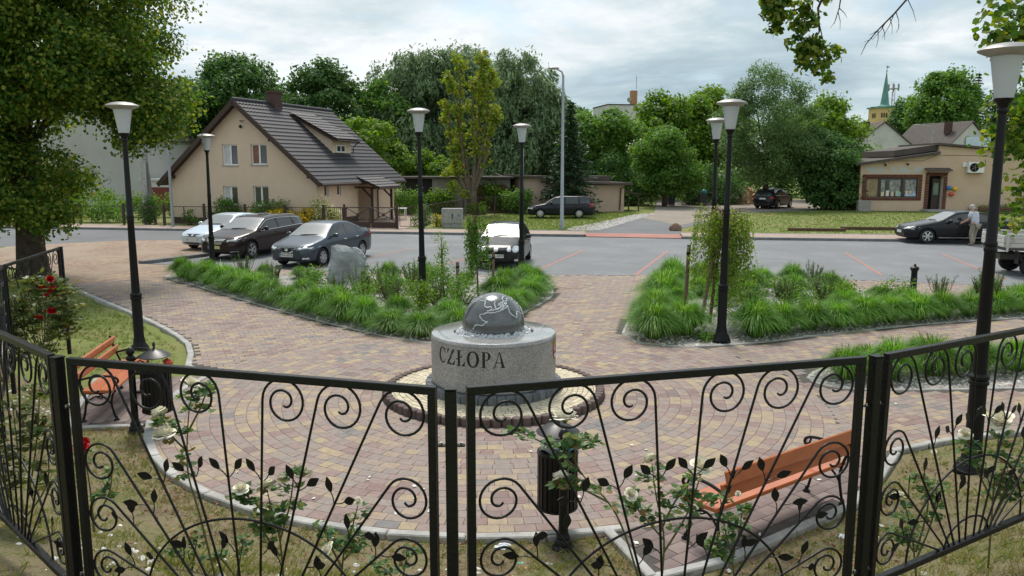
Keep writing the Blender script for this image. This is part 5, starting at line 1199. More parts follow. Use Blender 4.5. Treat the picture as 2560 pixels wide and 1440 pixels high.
class Car:
    def __init__(c, name, label, loc, head, L_, W, top, belt, wid, axles, rw, mat, group, windows, screen, rear, gl='car_glass', chrome=False, zb=0.21, spokes=7, style='s', wheel_w=0.2, tumble=0.43, cat='car'):
        c.t = t = thing(name, label, cat, (loc[0], loc[1], 0.012), math.atan2(head[1], head[0]), group); c.L, c.W = L_, W
        zt, zs, wf = sm(top, 0.075), sm(belt, 0.10), sm(wid, 0.05)
        xs = np.unique(np.concatenate([np.linspace(0, .5, 16), np.linspace(.5, L_ - .5, 46), np.linspace(L_ - .5, L_, 16)]))
        V = []
        for x in xs:
            T_, S_, w = float(zt(x)), float(zs(x)), float(wf(x)) * W / 2
            S_ = min(S_, T_ - 0.03); up = T_ - S_; f = min(1, up / .12)
            endf = min(1, x / .25, (L_ - x) / .25); b = zb + 0.10 * (1 - endf) ** 2
            wt = w * .93 - tumble * max(0, up - .03)
            sh = w * .955
            half = [(0, b), (w * .80, b), (w * .93, b + .04), (w * .982, b + .17), (w, b + (S_ - b) * .62), (w * .988, S_ - .07), (sh, S_)]
            te = (wt, T_ - .05 * f)
            for q in (.3, .62): half.append((sh + (te[0] - sh) * q + .012 * f, S_ + (te[1] - S_) * q))
            half += [te, (wt * .9, T_ - .016 * f), (wt * .5, T_), (0, T_ + .006)]
            X = L_ / 2 - x
            V += [(X, y, z) for y, z in half] + [(X, -y, z) for y, z in half[-2:0:-1]]
        n = 24; m = len(xs)
        F = [(i * n + k, i * n + (k + 1) % n, (i + 1) * n + (k + 1) % n, (i + 1) * n + k) for i in range(m - 1) for k in range(n)] + [tuple(range(n)), tuple((m - 1) * n + k for k in range(n))[::-1]]
        c.bvh = BVHTree.FromPolygons(V, F)
        body = MB().add(V, F).build('body', MATS[mat], t, True, 50); c.body = body
        cut = MB()
        for ax in axles:
            for s in (-1, 1): cut.tube([(L_ / 2 - ax, s * (W / 2 - .30), rw), (L_ / 2 - ax, s * (W / 2 + .15), rw)], rw + .05, 28)
        body.data.materials.append(MATS['black_plastic'])
        co = cut.build('cutter', MATS['black_plastic'], t)
        md = body.modifiers.new('b', 'BOOLEAN'); md.object = co; md.operation = 'DIFFERENCE'; md.solver = 'EXACT'; md.material_mode = 'TRANSFER'
        bpy.context.view_layer.update()
        me = bpy.data.meshes.new_from_object(body.evaluated_get(bpy.context.evaluated_depsgraph_get())); body.modifiers.clear(); body.data = me; me.name = 'body'
        me.shade_smooth(); me.set_sharp_from_angle(angle=R(38)); bpy.data.objects.remove(co)
        add_wheels(t, L_, W, [L_ / 2 - a for a in axles], rw, wheel_w, spokes, style)
        c.zt, c.zs, c.wf = zt, zs, wf
        for s in (-1, 1):
            for (xa, xb) in windows:
                c.side_glass(xa, xb, s, gl, chrome)
        c.top_glass('windscreen', screen[0], screen[1], 'screen_glass'); c.top_glass('rear_window', rear[0], rear[1], gl)
    def hit(c, o, d):
        r = c.bvh.ray_cast(Vector(o), Vector(d).normalized()); return r
    def grid(c, rows, d, off, name, mat, parent=None):
        """rows of ray origins; lay a skin on the body along d"""
        V = []; nr, nc = len(rows), len(rows[0])
        for row in rows:
            for o in row:
                h = c.hit(o, d)
                if h[0] is None: return None
                V.append(tuple(h[0] + h[1] * (off if h[1].dot(Vector(d)) < 0 else -off)))
        F = [(i * nc + k, i * nc + k + 1, (i + 1) * nc + k + 1, (i + 1) * nc + k) for i in range(nr - 1) for k in range(nc - 1)]
        return MB().add(V, F).build(name, MATS[mat], parent or c.t, True, 60)
    def side_glass(c, xa, xb, s, gl, chrome):
        xs = np.linspace(xa, xb, 9); rows = []
        def rowset(gr):
            out = []
            for x in xs:
                lo, hi = float(c.zs(x)) + .035 - gr, float(c.zt(x)) - .095 + gr
                if hi < lo + .015: hi = lo + .015
                out.append([(c.L / 2 - x, s * 2, lo + (hi - lo) * q) for q in (0, .33, .66, 1)])
            return out
        g = c.grid(rowset(0), (0, -s, 0), 0.005, 'side_window', gl)
        if chrome and g:
            for q, nm in ((0, 'lower'), (1, 'upper')):
                P = []
                for x in np.linspace(xa - .05, xb + .05, 9):
                    lo, hi = float(c.zs(x)) + .022, float(c.zt(x)) - .085
                    if hi < lo: hi = lo
                    h = c.hit((c.L / 2 - x, s * 2, (lo, hi)[q]), (0, -s, 0))
                    if h[0]: P.append(tuple(h[0] + Vector((0, s * .004, 0))))
                if len(P) > 2: MB().tube(P, 0.011, 4).build('window_trim', MATS['chrome'], c.t)
    def top_glass(c, name, xa, xb, gl):
        rows = []
        for x in np.linspace(xa, xb, 9):
            T_, S_ = float(c.zt(x)), float(c.zs(x)); w = float(c.wf(x)) * c.W / 2
            wt = w * .93 - .43 * max(0, T_ - S_ - .03) - .055
            rows.append([(c.L / 2 - x, wt * q, 3) for q in np.linspace(-1, 1, 11)])
        return c.grid(rows, (0, 0, -1), 0.006, name, gl)
    def front(c, poly, name, mat, off=0.006, rear=False, rings=4, parent=None, mirror=False):
        """skin cut to an outline (y,z) laid on the nose (or tail)"""
        s = -1 if rear else 1
        for mir in ((1, -1) if mirror else (1,)):
            P = [(y * mir, z) for y, z in poly]; cy, cz = np.mean([p[0] for p in P]), np.mean([p[1] for p in P]); V = []; n = len(P)
            def ray(y, z):
                h = c.hit((s * 4, y, z), (-s, 0, 0)); return tuple(h[0] + h[1] * (off if h[1].x * s > 0 else -off)) if h[0] else None
            pts = [ray(cy, cz)] + [ray(cy + (p[0] - cy) * k / rings, cz + (p[1] - cz) * k / rings) for k in range(1, rings + 1) for p in P]
            if any(p is None for p in pts): continue
            F = [(0, 1 + i, 1 + (i + 1) % n) for i in range(n)]
            for k in range(1, rings): b = 1 + (k - 1) * n; F += [(b + i, b + n + i, b + n + (i + 1) % n, b + (i + 1) % n) for i in range(n)]
            o = MB().add(pts, F).build(name, MATS[mat], parent or c.t, True, 60)
        return o
    def line(c, x, z0, z1, s, w=0.012):
        c.grid([[(c.L / 2 - x - d, s * 2, z) for d in (-w / 2, w / 2)] for z in np.linspace(z0, z1, 7)], (0, -s, 0), 0.003, 'door_gap', 'black_plastic')
    def sides(c, doors, handles, mirror_x, mz, mirror_mat, handle_mat=None, zlo=0.34):
        for s in (-1, 1):
            for x in doors: c.line(x, zlo, float(c.zs(x)) - .01, s)
            for x in handles:
                z = float(c.zs(x)) - .10; h = c.hit((c.L / 2 - x, s * 2, z), (0, -s, 0))
                if h[0]: MB().box(tuple(h[0] + Vector((0, s * .018, 0))), (0.2, 0.035, 0.035)).build('door_handle', MATS[handle_mat or mirror_mat], c.t, bevel=0.01)
            z = mz; h = c.hit((c.L / 2 - mirror_x, s * 2, float(c.zs(mirror_x)) + .02), (0, -s, 0))
            if h[0]:
                m = MB(); m.ell((h[0].x - .02, h[0].y + s * .13, z + .05), (0.075, 0.115, 0.075), 12, 8); m.beam((h[0].x, h[0].y, z), (h[0].x - .02, h[0].y + s * .06, z + .03), 0.05)
                m.build('wing_mirror', MATS[mirror_mat], c.t, True)
    def nplate(c, y, z, rear=False, txt=None, pl='plate'):
        s = -1 if rear else 1; h = c.hit((s * 4, y, z), (-s, 0, 0))
        if not h[0]: return
        o = MB().box((h[0].x + s * .014, y, z), (0.018, 0.52, 0.115)).build('number_plate', MATS[pl], c.t)
        if txt: text_mesh('plate_text', txt, 0.105, MATS['ink'], o, (h[0].x + s * .025, y, z), (PI / 2, 0, PI / 2 if s > 0 else -PI / 2))
        b = MB().box((h[0].x + s * .0245, y - s * .235, z), (0.003, 0.04, 0.11)); b.build('country_band', MATS['toy_blue'], o)
    def wipers(c, xa):
        for s in (-1, 1):
            P = []
            for q in np.linspace(0, 1, 5):
                h = c.hit((c.L / 2 - xa - .03 - .05 * q, s * .05 + .55 * q - .2, 3), (0, 0, -1))
                if h[0]: P.append(tuple(h[0] + Vector((0, 0, .02))))
            if len(P) > 2: MB().tube(P, 0.009, 4).build('wiper', MATS['black_plastic'], c.t)
    def lamp(c, poly, name, mat, rear=False): c.front(poly, name, mat, 0.007, rear, mirror=True)
GP = 'cars parked side by side in the bays'
WID = lambda L_: [(0, .60), (.06, .72), (.18, .86), (.45, .955), (.95, 1), (L_ - 1.0, 1), (L_ - .45, .95), (L_ - .15, .85), (L_ - .04, .72), (L_, .62)]
# --- grey blue saloon
L_ = 4.66
c = Car('saloon_car', 'slate blue saloon parked behind the grey boulder', (-6.85, 29.05), (-0.33, -0.945), L_, 1.76,
    [(0, .60), (.05, .70), (.3, .80), (1.22, .99), (1.98, 1.40), (2.5, 1.455), (3.1, 1.43), (3.95, 1.115), (4.45, 1.10), (4.6, 1.0), (4.66, .85)],
    [(0, .56), (.3, .72), (1.2, .90), (2.5, .935), (4.0, .985), (4.66, .90)], WID(L_), (0.92, 3.59), 0.315, 'paint_slate', GP, [(1.50, 2.48), (2.58, 3.28), (3.33, 3.66)], (1.24, 1.99), (3.17, 3.92), chrome=False, style='v', spokes=7)
c.lamp([(.40, .60), (.82, .64), (.86, .72), (.66, .735), (.42, .69)], 'headlight', 'lamp_clear'); c.front([(-.33, .70), (.33, .70), (.27, .575), (.12, .52), (-.12, .52), (-.27, .575)], 'grille', 'chrome', 0.006)
c.front([(-.29, .685), (.29, .685), (.235, .585), (.1, .54), (-.1, .54), (-.235, .585)], 'grille_mesh', 'black_plastic', 0.012); c.front([(-.06, .66), (.06, .66), (.06, .59), (-.06, .59)], 'badge', 'chrome', 0.02)
c.front([(-.45, .36), (.45, .36), (.5, .27), (-.5, .27)], 'air_intake', 'black_plastic'); c.lamp([(.58, .37), (.74, .37), (.74, .30), (.58, .30)], 'fog_lamp', 'lamp_clear')
c.nplate(0, 0.445, txt='ZWA 6E18'); c.sides((1.46, 2.53, 3.30), (2.35, 3.18), 1.58, .97, 'paint_slate', 'chrome'); c.wipers(1.22)
c.lamp([(.45, .82), (.86, .80), (.84, .95), (.5, .95)], 'tail_light', 'lamp_red', True)
# --- dark brown estate
L_ = 4.9
c = Car('estate_car', 'dark brown estate car with wide chrome grille', (-10.05, 31.45), (-0.33, -0.945), L_, 1.85,
    [(0, .64), (.05, .76), (.3, .86), (1.25, 1.03), (2.1, 1.45), (2.8, 1.50), (3.9, 1.47), (4.45, 1.40), (4.72, 1.08), (4.86, .95), (4.9, .8)],
    [(0, .58), (.3, .76), (1.25, .96), (2.5, 1.0), (4.2, 1.06), (4.9, .92)], WID(L_), (0.95, 3.69), 0.335, 'paint_brown', GP, [(1.58, 2.62), (2.72, 3.62), (3.70, 4.32)], (1.27, 2.1), (4.47, 4.70), chrome=True, spokes=5, style='v', wheel_w=.22)
c.lamp([(.46, .66), (.80, .68), (.88, .80), (.74, .80), (.5, .745)], 'headlight', 'lamp_clear'); c.front([(-.42, .76), (.42, .76), (.40, .66), (.26, .56), (0, .53), (-.26, .56), (-.40, .66)], 'grille', 'black_plastic', 0.006)
for k in range(5):
    zz = .585 + .04 * k; hw = .27 + .033 * k; c.front([(-hw, zz), (hw, zz), (hw, zz + .02), (-hw, zz + .02)], 'grille_bar', 'chrome', 0.016, rings=1)
c.front([(-.07, .69), (0, .72), (.07, .69), (0, .64)], 'badge', 'chrome', 0.026); c.front([(-.5, .40), (.5, .40), (.42, .30), (-.42, .30)], 'air_intake', 'black_plastic'); c.lamp([(.56, .42), (.82, .45), (.8, .33), (.6, .31)], 'fog_lamp', 'black_plastic'); c.lamp([(.57, .325), (.8, .335), (.8, .315), (.58, .30)], 'bumper_trim', 'chrome')
c.nplate(-.05, 0.475, pl='plate_yellow'); c.sides((1.52, 2.66, 3.66), (2.45, 3.5), 1.68, 1.03, 'paint_brown'); c.wipers(1.25)
for s in (-1, 1):
    P = []
    for x in np.linspace(2.2, 4.2, 6): h = c.hit((L_ / 2 - x, s * .56, 3), (0, 0, -1)); P.append(tuple(h[0] + Vector((0, 0, .035))))
    MB().tube(P, 0.014, 5).build('roof_rail', MATS['chrome'], c.t, True)
c.lamp([(.45, .9), (.88, .86), (.86, 1.04), (.55, 1.04)], 'tail_light', 'lamp_red', True)
# --- silver older saloon
L_ = 4.45
c = Car('hatchback_car', 'pale silver blue older car half hidden behind the brown estate', (-12.15, 34.4), (-0.36, -0.93), L_, 1.72,
    [(0, .56), (.05, .68), (.3, .76), (1.2, .96), (1.95, 1.37), (2.5, 1.42), (3.3, 1.37), (4.0, 1.03), (4.3, 1.0), (4.45, .8)],
    [(0, .54), (.3, .70), (1.2, .88), (2.5, .91), (4.0, .93), (4.45, .8)], WID(L_), (0.88, 3.5), 0.3, 'paint_silver', GP, [(1.48, 2.42), (2.52, 3.2)], (1.22, 1.95), (3.35, 3.95))
c.lamp([(.42, .60), (.76, .61), (.80, .71), (.44, .69)], 'headlight', 'lamp_clear'); c.front([(-.34, .68), (.34, .68), (.28, .58), (-.28, .58)], 'grille', 'black_plastic'); c.front([(-.05, .655), (.05, .655), (.05, .605), (-.05, .605)], 'badge', 'chrome', 0.015)
c.front([(-.6, .36), (.6, .36), (.6, .29), (-.6, .29)], 'air_intake', 'black_plastic'); c.nplate(0, .45); c.sides((1.45, 2.47), (2.3,), 1.55, .95, 'paint_silver'); c.wipers(1.2)
# --- black hatchback facing the viewer
L_ = 3.9
c = Car('hatchback_car', 'black hatchback with twin round headlights facing the weeping birch', (-0.28, 28.3), (-0.13, -0.99), L_, 1.66,
    [(0, .62), (.05, .74), (.3, .83), (1.12, 1.0), (1.75, 1.41), (2.3, 1.465), (3.1, 1.43), (3.55, 1.30), (3.8, .98), (3.9, .75)],
    [(0, .56), (.3, .74), (1.1, .91), (2.5, .945), (3.6, .99), (3.9, .8)], WID(L_), (0.82, 3.28), 0.295, 'paint_black', GP, [(1.40, 2.38), (2.46, 3.15)], (1.14, 1.76), (3.52, 3.76))
for s in (-1, 1):
    for y, r_ in ((.63, .105), (.43, .075)):
        circ_ = [(s * y + r_ * math.cos(a), .69 + r_ * math.sin(a)) for a in np.linspace(0, 2 * PI, 17)[:-1]]; c.front(circ_, 'headlight', 'lamp_clear', 0.012)
        c.front([(s * y + r_ * .55 * math.cos(a), .69 + r_ * .55 * math.sin(a)) for a in np.linspace(0, 2 * PI, 13)[:-1]], 'lamp_lens', 'chrome', 0.018)
c.front([(-.33, .74), (.33, .74), (.30, .63), (-.30, .63)], 'grille', 'black_plastic'); c.front([(.075 * math.cos(a), .685 + .075 * math.sin(a)) for a in np.linspace(0, 2 * PI, 17)[:-1]], 'badge', 'chrome', 0.02)
c.front([(-.7, .56), (.7, .56), (.7, .54), (-.7, .54)], 'bumper_strip', 'black_plastic', 0.012, rings=1); c.front([(-.55, .38), (.55, .38), (.5, .27), (-.5, .27)], 'air_intake', 'black_plastic'); c.lamp([(.60, .36), (.70, .36), (.70, .29), (.60, .29)], 'fog_lamp', 'lamp_clear')
c.nplate(0, 0.47, txt='ZWA 40TP'); c.sides((1.36, 2.42), (2.25,), 1.45, .97, 'black_plastic'); c.wipers(1.12)
# --- black estate on the grass
L_ = 4.4
c = Car('estate_car', 'black estate car standing on the grass before the flat garage', (3.2, 52.6), (-1, 0.03), L_, 1.74,
    [(0, .58), (.05, .70), (.3, .79), (1.2, .99), (1.9, 1.40), (2.4, 1.45), (3.7, 1.43), (4.05, 1.36), (4.32, 1.0), (4.4, .7)],
    [(0, .54), (.3, .72), (1.2, .90), (2.5, .93), (4.1, .95), (4.4, .8)], WID(L_), (0.85, 3.36), 0.31, 'paint_navy', 'cars standing across the road', [(1.45, 2.38), (2.48, 3.30), (3.40, 4.02)], (1.22, 1.9), (4.07, 4.28), spokes=10)
c.lamp([(.45, .58), (.80, .60), (.82, .72), (.48, .70)], 'headlight', 'lamp_clear'); c.lamp([(.62, .72), (.80, .72), (.78, 1.0), (.64, 1.0)], 'tail_light', 'lamp_red', True); c.sides((1.42, 2.43, 3.35), (2.25, 3.15), 1.55, .97, 'paint_navy'); c.nplate(0, .42); c.nplate(0, .75, True)
for s in (-1, 1):
    h = c.hit((L_ / 2 - 4.25, s * 2, .85), (0, -s, 0))
    if h[0]: c.grid([[(L_ / 2 - x, s * 2, z) for z in (.72, .85, .98)] for x in (4.16, 4.25, 4.33)], (0, -s, 0), .006, 'tail_light', 'lamp_red')
# --- black estate far up the lane
L_ = 4.7
c = Car('estate_car', 'dark estate car seen from behind under the big grey green tree', (21.0, 64.6), (0.62, 0.78), L_, 1.85,
    [(0, .62), (.3, .86), (1.2, 1.05), (1.9, 1.52), (2.5, 1.6), (4.0, 1.56), (4.4, 1.42), (4.62, 1.02), (4.7, .7)],
    [(0, .58), (.3, .78), (1.2, .98), (2.5, 1.0), (4.3, 1.04), (4.7, .85)], WID(L_), (0.92, 3.6), 0.34, 'paint_black', 'cars standing across the road', [(1.5, 2.5), (2.6, 3.5), (3.6, 4.25)], (1.22, 1.9), (4.42, 4.6), chrome=True)
c.lamp([(.55, .80), (.86, .78), (.86, 1.0), (.6, .98)], 'tail_light', 'lamp_red', True); c.nplate(0, .82, True); c.sides((1.48, 2.55, 3.55), (2.4, 3.4), 1.6, 1.05, 'paint_black')
# --- black saloon with the man
L_ = 4.7
AUDI = (19.9, 36.0)
c = Car('saloon_car', 'glossy black saloon standing at the far kerb beside the man', AUDI, (-1, 0.10), L_, 1.83,
    [(0, .58), (.05, .70), (.3, .79), (1.3, .98), (2.1, 1.37), (2.65, 1.43), (3.2, 1.40), (4.1, 1.06), (4.5, 1.04), (4.64, .95), (4.7, .75)],
    [(0, .55), (.3, .71), (1.3, .90), (2.5, .925), (4.1, .97), (4.7, .85)], WID(L_), (0.88, 3.69), 0.33, 'paint_black', 'cars standing across the road', [(1.62, 2.58), (2.68, 3.42), (3.48, 3.85)], (1.32, 2.1), (3.25, 4.07), spokes=6, chrome=False, wheel_w=.22)
c.lamp([(.42, .60), (.82, .62), (.86, .72), (.6, .73), (.42, .68)], 'headlight', 'lamp_clear'); c.front([(-.36, .72), (.36, .72), (.33, .40), (-.33, .40)], 'grille', 'black_plastic'); c.front([(-.66, .34), (.66, .34), (.66, .25), (-.66, .25)], 'air_intake', 'black_plastic')
c.nplate(0, .5); c.sides((1.55, 2.63, 3.45), (2.45, 3.35), 1.75, .96, 'paint_black'); c.lamp([(.42, .80), (.86, .78), (.86, .95), (.45, .95)], 'tail_light', 'lamp_red', True); c.wipers(1.3)
for s in (-1, 1):
    c.grid([[(L_ / 2 - x, s * 2, z) for z in (.80, .88, .95)] for x in (4.42, 4.52, 4.62)], (0, -s, 0), .006, 'tail_light', 'lamp_red')
    P = [tuple(c.hit((L_ / 2 - x, s * 2, .27), (0, -s, 0))[0] + Vector((0, s * .01, 0))) for x in np.linspace(1.35, 3.25, 7)]; MB().tube(P, .014, 4).build('sill_trim', MATS['chrome'], c.t)
# --- white pickup truck at the edge
def pickup():
    hx, hy = 0.985, -0.17
    t = thing('pickup_truck', 'white double cab truck with wooden sided bed, partly cut off', 'truck', (18.1, 25.3, 0.012), math.atan2(hy, hx))
    W = 1.8
    pm('truck_boards', (0.55, 0.53, 0.49), 0.7, col2=(0.32, 0.27, 0.22), scale=3, spread=(0.3, 0.45)); pm('grime', (0.10, 0.09, 0.08), 0.9, var=0.4, scale=6)
    MB().box2((-2.5, -.35, .48), (2.3, .35, .66)).build('chassis', MATS['grime'], t)
    bed = MB().box2((-2.6, -W / 2, .82), (-0.15, W / 2, .90)).build('bed_floor', MATS['grime'], t)
    for s in (-1, 1):
        for k in range(3): MB().box2((-2.6, s * W / 2 - .02, .92 + k * .125), (-0.15, s * W / 2 + .02, 1.03 + k * .125)).build('side_board', MATS['truck_boards'], bed, bevel=.008)
        for x in (-2.55, -1.75, -0.95, -0.2): MB().box2((x - .03, s * W / 2 + (0.021 if s > 0 else -.05), .78), (x + .03, s * W / 2 + (.05 if s > 0 else -.021), 1.34)).build('stanchion', MATS['truck_boards'], bed)
        MB().box2((-2.6, s * W / 2 - .03, 1.30), (-0.15, s * W / 2 + .03, 1.345)).build('top_rail', MATS['paint_white'], bed)
    for k in range(3): MB().box2((-2.64, -W / 2 + .03, .92 + k * .125), (-2.60, W / 2 - .03, 1.03 + k * .125)).build('tail_board', MATS['truck_boards'], bed, bevel=.008)
    for y in (-.5, 0, .5): MB().beam((-.2, y, .9), (-.2, y, 1.75), .05).build('rack_post', MATS['rust_door'], bed)
    cab = MB(); cab.prism_xz([(-0.08, .42), (2.75, .42), (2.8, .9), (2.7, 1.05), (1.75, 1.25), (1.35, 1.92), (0.0, 1.95), (-0.08, 1.3)], -W / 2, W / 2)
    cb = cab.build('cab', MATS['paint_white'], t, bevel=0.05)
    for s in (-1, 1):
        y0 = s * (W / 2 + .004); y1 = s * (W / 2 + .012); a, b = min(y0, y1), max(y0, y1)
        MB().prism_xz([(0.06, 1.3), (0.62, 1.3), (0.62, 1.82), (0.12, 1.82)], a, b).build('side_window', MATS['car_glass'], cb); MB().prism_xz([(.72, 1.3), (1.58, 1.3), (1.27, 1.82), (.72, 1.82)], a, b).build('side_window', MATS['car_glass'], cb)
        for x in (.01, .67, 1.62): MB().box2((x - .007, a, .48), (x + .007, b, 1.28)).build('door_gap', MATS['black_plastic'], cb)
        MB().box2((-.02, a, .98), (2.6, b, 1.0)).build('body_crease', MATS['block_grey'], cb)
        for x in (.55, 1.5): MB().box2((x - .1, s * (W / 2 + .01) - .012, 1.12), (x + .06, s * (W / 2 + .01) + .012, 1.16)).build('door_handle', MATS['black_plastic'], cb)
    add_wheels(t, 5, W, (-1.75, 1.95), .33, .19, 8, 's')
    for s in (-1, 1): MB().box((-1.0, s * .7, .62), (.5, .3, .35)).build('tool_box', MATS['grime'], t); MB().box((-2.2, s * .8, .6), (.03, .25, .4)).build('mudguard', MATS['black_plastic'], t)
pickup()
# ================================================================ THE MAN
def man():
    mx, my = on_ground(2432, 613); my = 34.55
    p = thing('person', 'white haired man in white shirt and beige trousers beside the black saloon', 'person', (20.0, my, 0.012), R(115))
    # local: facing +x, y to his left
    pm('skin', (0.50, 0.30, 0.22), 0.6, var=0.1, scale=20); pm('shirt', (0.58, 0.62, 0.69), 0.9, var=0.3, scale=14, bump=0.6, bscale=14); pm('trousers', (0.36, 0.32, 0.245), 0.9, var=0.35, scale=10, bump=0.6, bscale=12); pm('hair_white', (0.52, 0.50, 0.47), 0.9, var=0.3, scale=30); pm('shoe', (0.10, 0.08, 0.06), 0.7)
    def skin(name, verts, edges, rad, mat, root=0, sub=2):
        me = bpy.data.meshes.new(name); me.from_pydata(verts, edges, []); o = link(name, me, p)
        md = o.modifiers.new('s', 'SKIN'); sv = me.skin_vertices[0].data
        for i, r_ in enumerate(rad): sv[i].radius = r_ if isinstance(r_, tuple) else (r_, r_)
        sv[root].use_root = True
        sb = o.modifiers.new('d', 'SUBSURF'); sb.levels = sub; sb.render_levels = sub
        bpy.context.view_layer.update()
        m2 = bpy.data.meshes.new_from_object(o.evaluated_get(bpy.context.evaluated_depsgraph_get())); o.modifiers.clear(); o.data = m2; m2.name = name; m2.materials.clear(); m2.materials.append(MATS[mat]); m2.shade_smooth(); return o
    # body: pelvis, spine bent a little forward, neck, head, arms, legs (one surface)
    V = [(0, 0, .92), (.04, 0, 1.12), (.10, 0, 1.34), (.14, 0, 1.44), (.17, 0, 1.50), (.21, 0, 1.58), (.22, 0, 1.66),
         (.10, .19, 1.38), (.14, .25, 1.14), (.36, .22, 1.00), (.44, .20, .98), (.10, -.19, 1.38), (.10, -.26, 1.12), (.20, -.25, .90), (.24, -.24, .82),
         (.0, .10, .86), (.06, .13, .48), (-.06, .14, .10), (-.0, .15, .045), (.13, .16, .04), (.0, -.10, .86), (.10, -.12, .48), (.14, -.13, .10), (.20, -.13, .045), (.33, -.14, .04)]
    E_ = [(0, 1), (1, 2), (2, 3), (3, 4), (4, 5), (5, 6), (2, 7), (7, 8), (8, 9), (9, 10), (2, 11), (11, 12), (12, 13), (13, 14), (0, 15), (15, 16), (16, 17), (17, 18), (18, 19), (0, 20), (20, 21), (21, 22), (22, 23), (23, 24)]
    Rd = [(.15, .12), (.17, .13), (.17, .12), (.07, .07), (.06, .06), (.095, .08), (.085, .075), .06, .047, .036, .03, .06, .047, .036, .03, .095, .07, .05, .045, .035, .095, .07, .05, .045, .035]
    skin('body', V, E_, Rd, 'skin')
    sh = [(-.01, 0, .84), (.03, 0, 1.10), (.10, 0, 1.34), (.14, 0, 1.42), (.10, .20, 1.38), (.13, .25, 1.20), (.10, -.20, 1.38), (.10, -.26, 1.20)]
    skin('shirt', sh, [(0, 1), (1, 2), (2, 3), (2, 4), (4, 5), (2, 6), (6, 7)], [(.195, .155), (.195, .155), (.195, .14), (.085, .085), .085, .075, .085, .075], 'shirt')
    tr = [(0, 0, .90), (0, .10, .84), (.06, .13, .48), (-.05, .14, .07), (0, -.10, .84), (.10, -.12, .48), (.14, -.13, .07)]
    skin('trousers', tr, [(0, 1), (1, 2), (2, 3), (0, 4), (4, 5), (5, 6)], [(.165, .14), .115, .092, .085, .115, .092, .085], 'trousers')
    for x, y in ((.04, .15), (.24, -.135)): MB().ell((x, y, .04), (.15, .055, .045), 12, 8).build('shoe', MATS['shoe'], p, True)
    hr = MB(); hr.ell((.195, 0, 1.675), (.105, .092, .088), 14, 9); hr.ell((.145, 0, 1.61), (.07, .088, .075), 12, 8); hr.build('hair', MATS['hair_white'], p, True)
    fc = MB(); fc.ell((.315, 0, 1.60), (.022, .014, .028), 8, 6); fc.build('nose', MATS['skin'], p, True)
    for s in (-1, 1):
        MB().ell((.20, s * .092, 1.605), (.026, .012, .034), 8, 6).build('ear', MATS['skin'], p, True)
        MB().ell((.297, s * .035, 1.63), (.010, .014, .009), 8, 6).build('eye', MATS['ink'], p, True)
    MB().ell((.297, 0, 1.545), (.012, .026, .008), 8, 5).build('mouth', MATS['lamp_red'], p, True)
    for hx_, hy_, hz, d in ((.44, .20, .98, Vector((.8, 0, -.5))), (.24, -.24, .82, Vector((.3, 0, -.9)))):
        h = MB(); d = d.normalized(); side = Vector((0, 1, 0)); o = Vector((hx_, hy_, hz)); h.ell(tuple(o + d * .05), (.045, .04, .045), 8, 6)
        for k, l in enumerate((.075, .085, .08, .062)):
            st = o + d * .07 + side * (.03 - .02 * k); h.tube([tuple(st), tuple(st + d * l * .6), tuple(st + d * l + Vector((-.02, 0, -.015)))], [.0095, .009, .007], 6)
        st = o + d * .03 + side * .035; h.tube([tuple(st), tuple(st + d * .03 + side * .025), tuple(st + d * .065 + side * .02)], [.011, .01, .008], 6)
        h.build('hand', MATS['skin'], p, True)
man()
# ================================================================ STREET FURNITURE
pm('lamp_cap', (0.34, 0.33, 0.325), 0.45, var=0.15, scale=6, metal=0.2)
m_ = bpy.data.materials.new('frosted'); nt, N_, Lk, b_ = nodes_of(m_); setp(b_, rough=0.35, spec=0.5); b_.inputs['Base Color'].default_value = (0.74, 0.77, 0.80, 1)
tr_ = N_.new('ShaderNodeBsdfTranslucent'); tr_.inputs[0].default_value = (0.8, 0.83, 0.86, 1); mxs = N_.new('ShaderNodeMixShader'); mxs.inputs[0].default_value = 0.5
Lk.new(b_.outputs[0], mxs.inputs[1]); Lk.new(tr_.outputs[0], mxs.inputs[2]); Lk.new(mxs.outputs[0], N_['Material Output'].inputs[0]); MATS['frosted'] = m_
def make_lamp():
    t = thing('park_lamp', 'x', 'street lamp', (0, 0, 0), 0, 'black park lamps with white lanterns')
    MB().lathe([(.185, 0), (.185, .05), (.165, .07), (.15, .13), (.115, .17), (.105, .24), (.09, .30), (.088, 1.02)], 18).build('base', MATS['iron_matt'], t, True, 35)
    MB().lathe([(.084, 1.02), (.104, 1.04), (.104, 1.07), (.09, 1.085), (.104, 1.10), (.104, 1.13), (.08, 1.16)], 18).build('collar', MATS['iron_matt'], t, True, 35)
    MB().lathe([(.075, 1.16), (.058, 2.5), (.066, 2.52), (.066, 2.545), (.058, 2.56), (.066, 2.58), (.066, 2.60), (.056, 2.62), (.042, 3.98)], 14).build('pole', MATS['iron_matt'], t, True, 35)
    MB().lathe([(.042, 3.96), (.055, 3.98), (.055, 4.0), (.045, 4.02), (.06, 4.06), (.09, 4.10), (.095, 4.12)], 16).build('neck', MATS['iron_matt'], t, True, 35)
    MB().lathe([(.09, 4.12), (.155, 4.55), (.15, 4.555), (.085, 4.125)], 24, caps=False).build('lantern_glass', MATS['frosted'], t, True, 50)
    MB().lathe([(.02, 4.12), (.02, 4.2), (.035, 4.22), (.035, 4.34), (.02, 4.38)], 10).build('bulb', MATS['block_grey'], t, True)
    MB().lathe([(.155, 4.545), (.19, 4.555), (.275, 4.595), (.285, 4.61), (.26, 4.63), (.17, 4.665), (.07, 4.68), (.005, 4.682)], 28).build('cap', MATS['lamp_cap'], t, True, 50)
    return t
lamp0 = make_lamp()
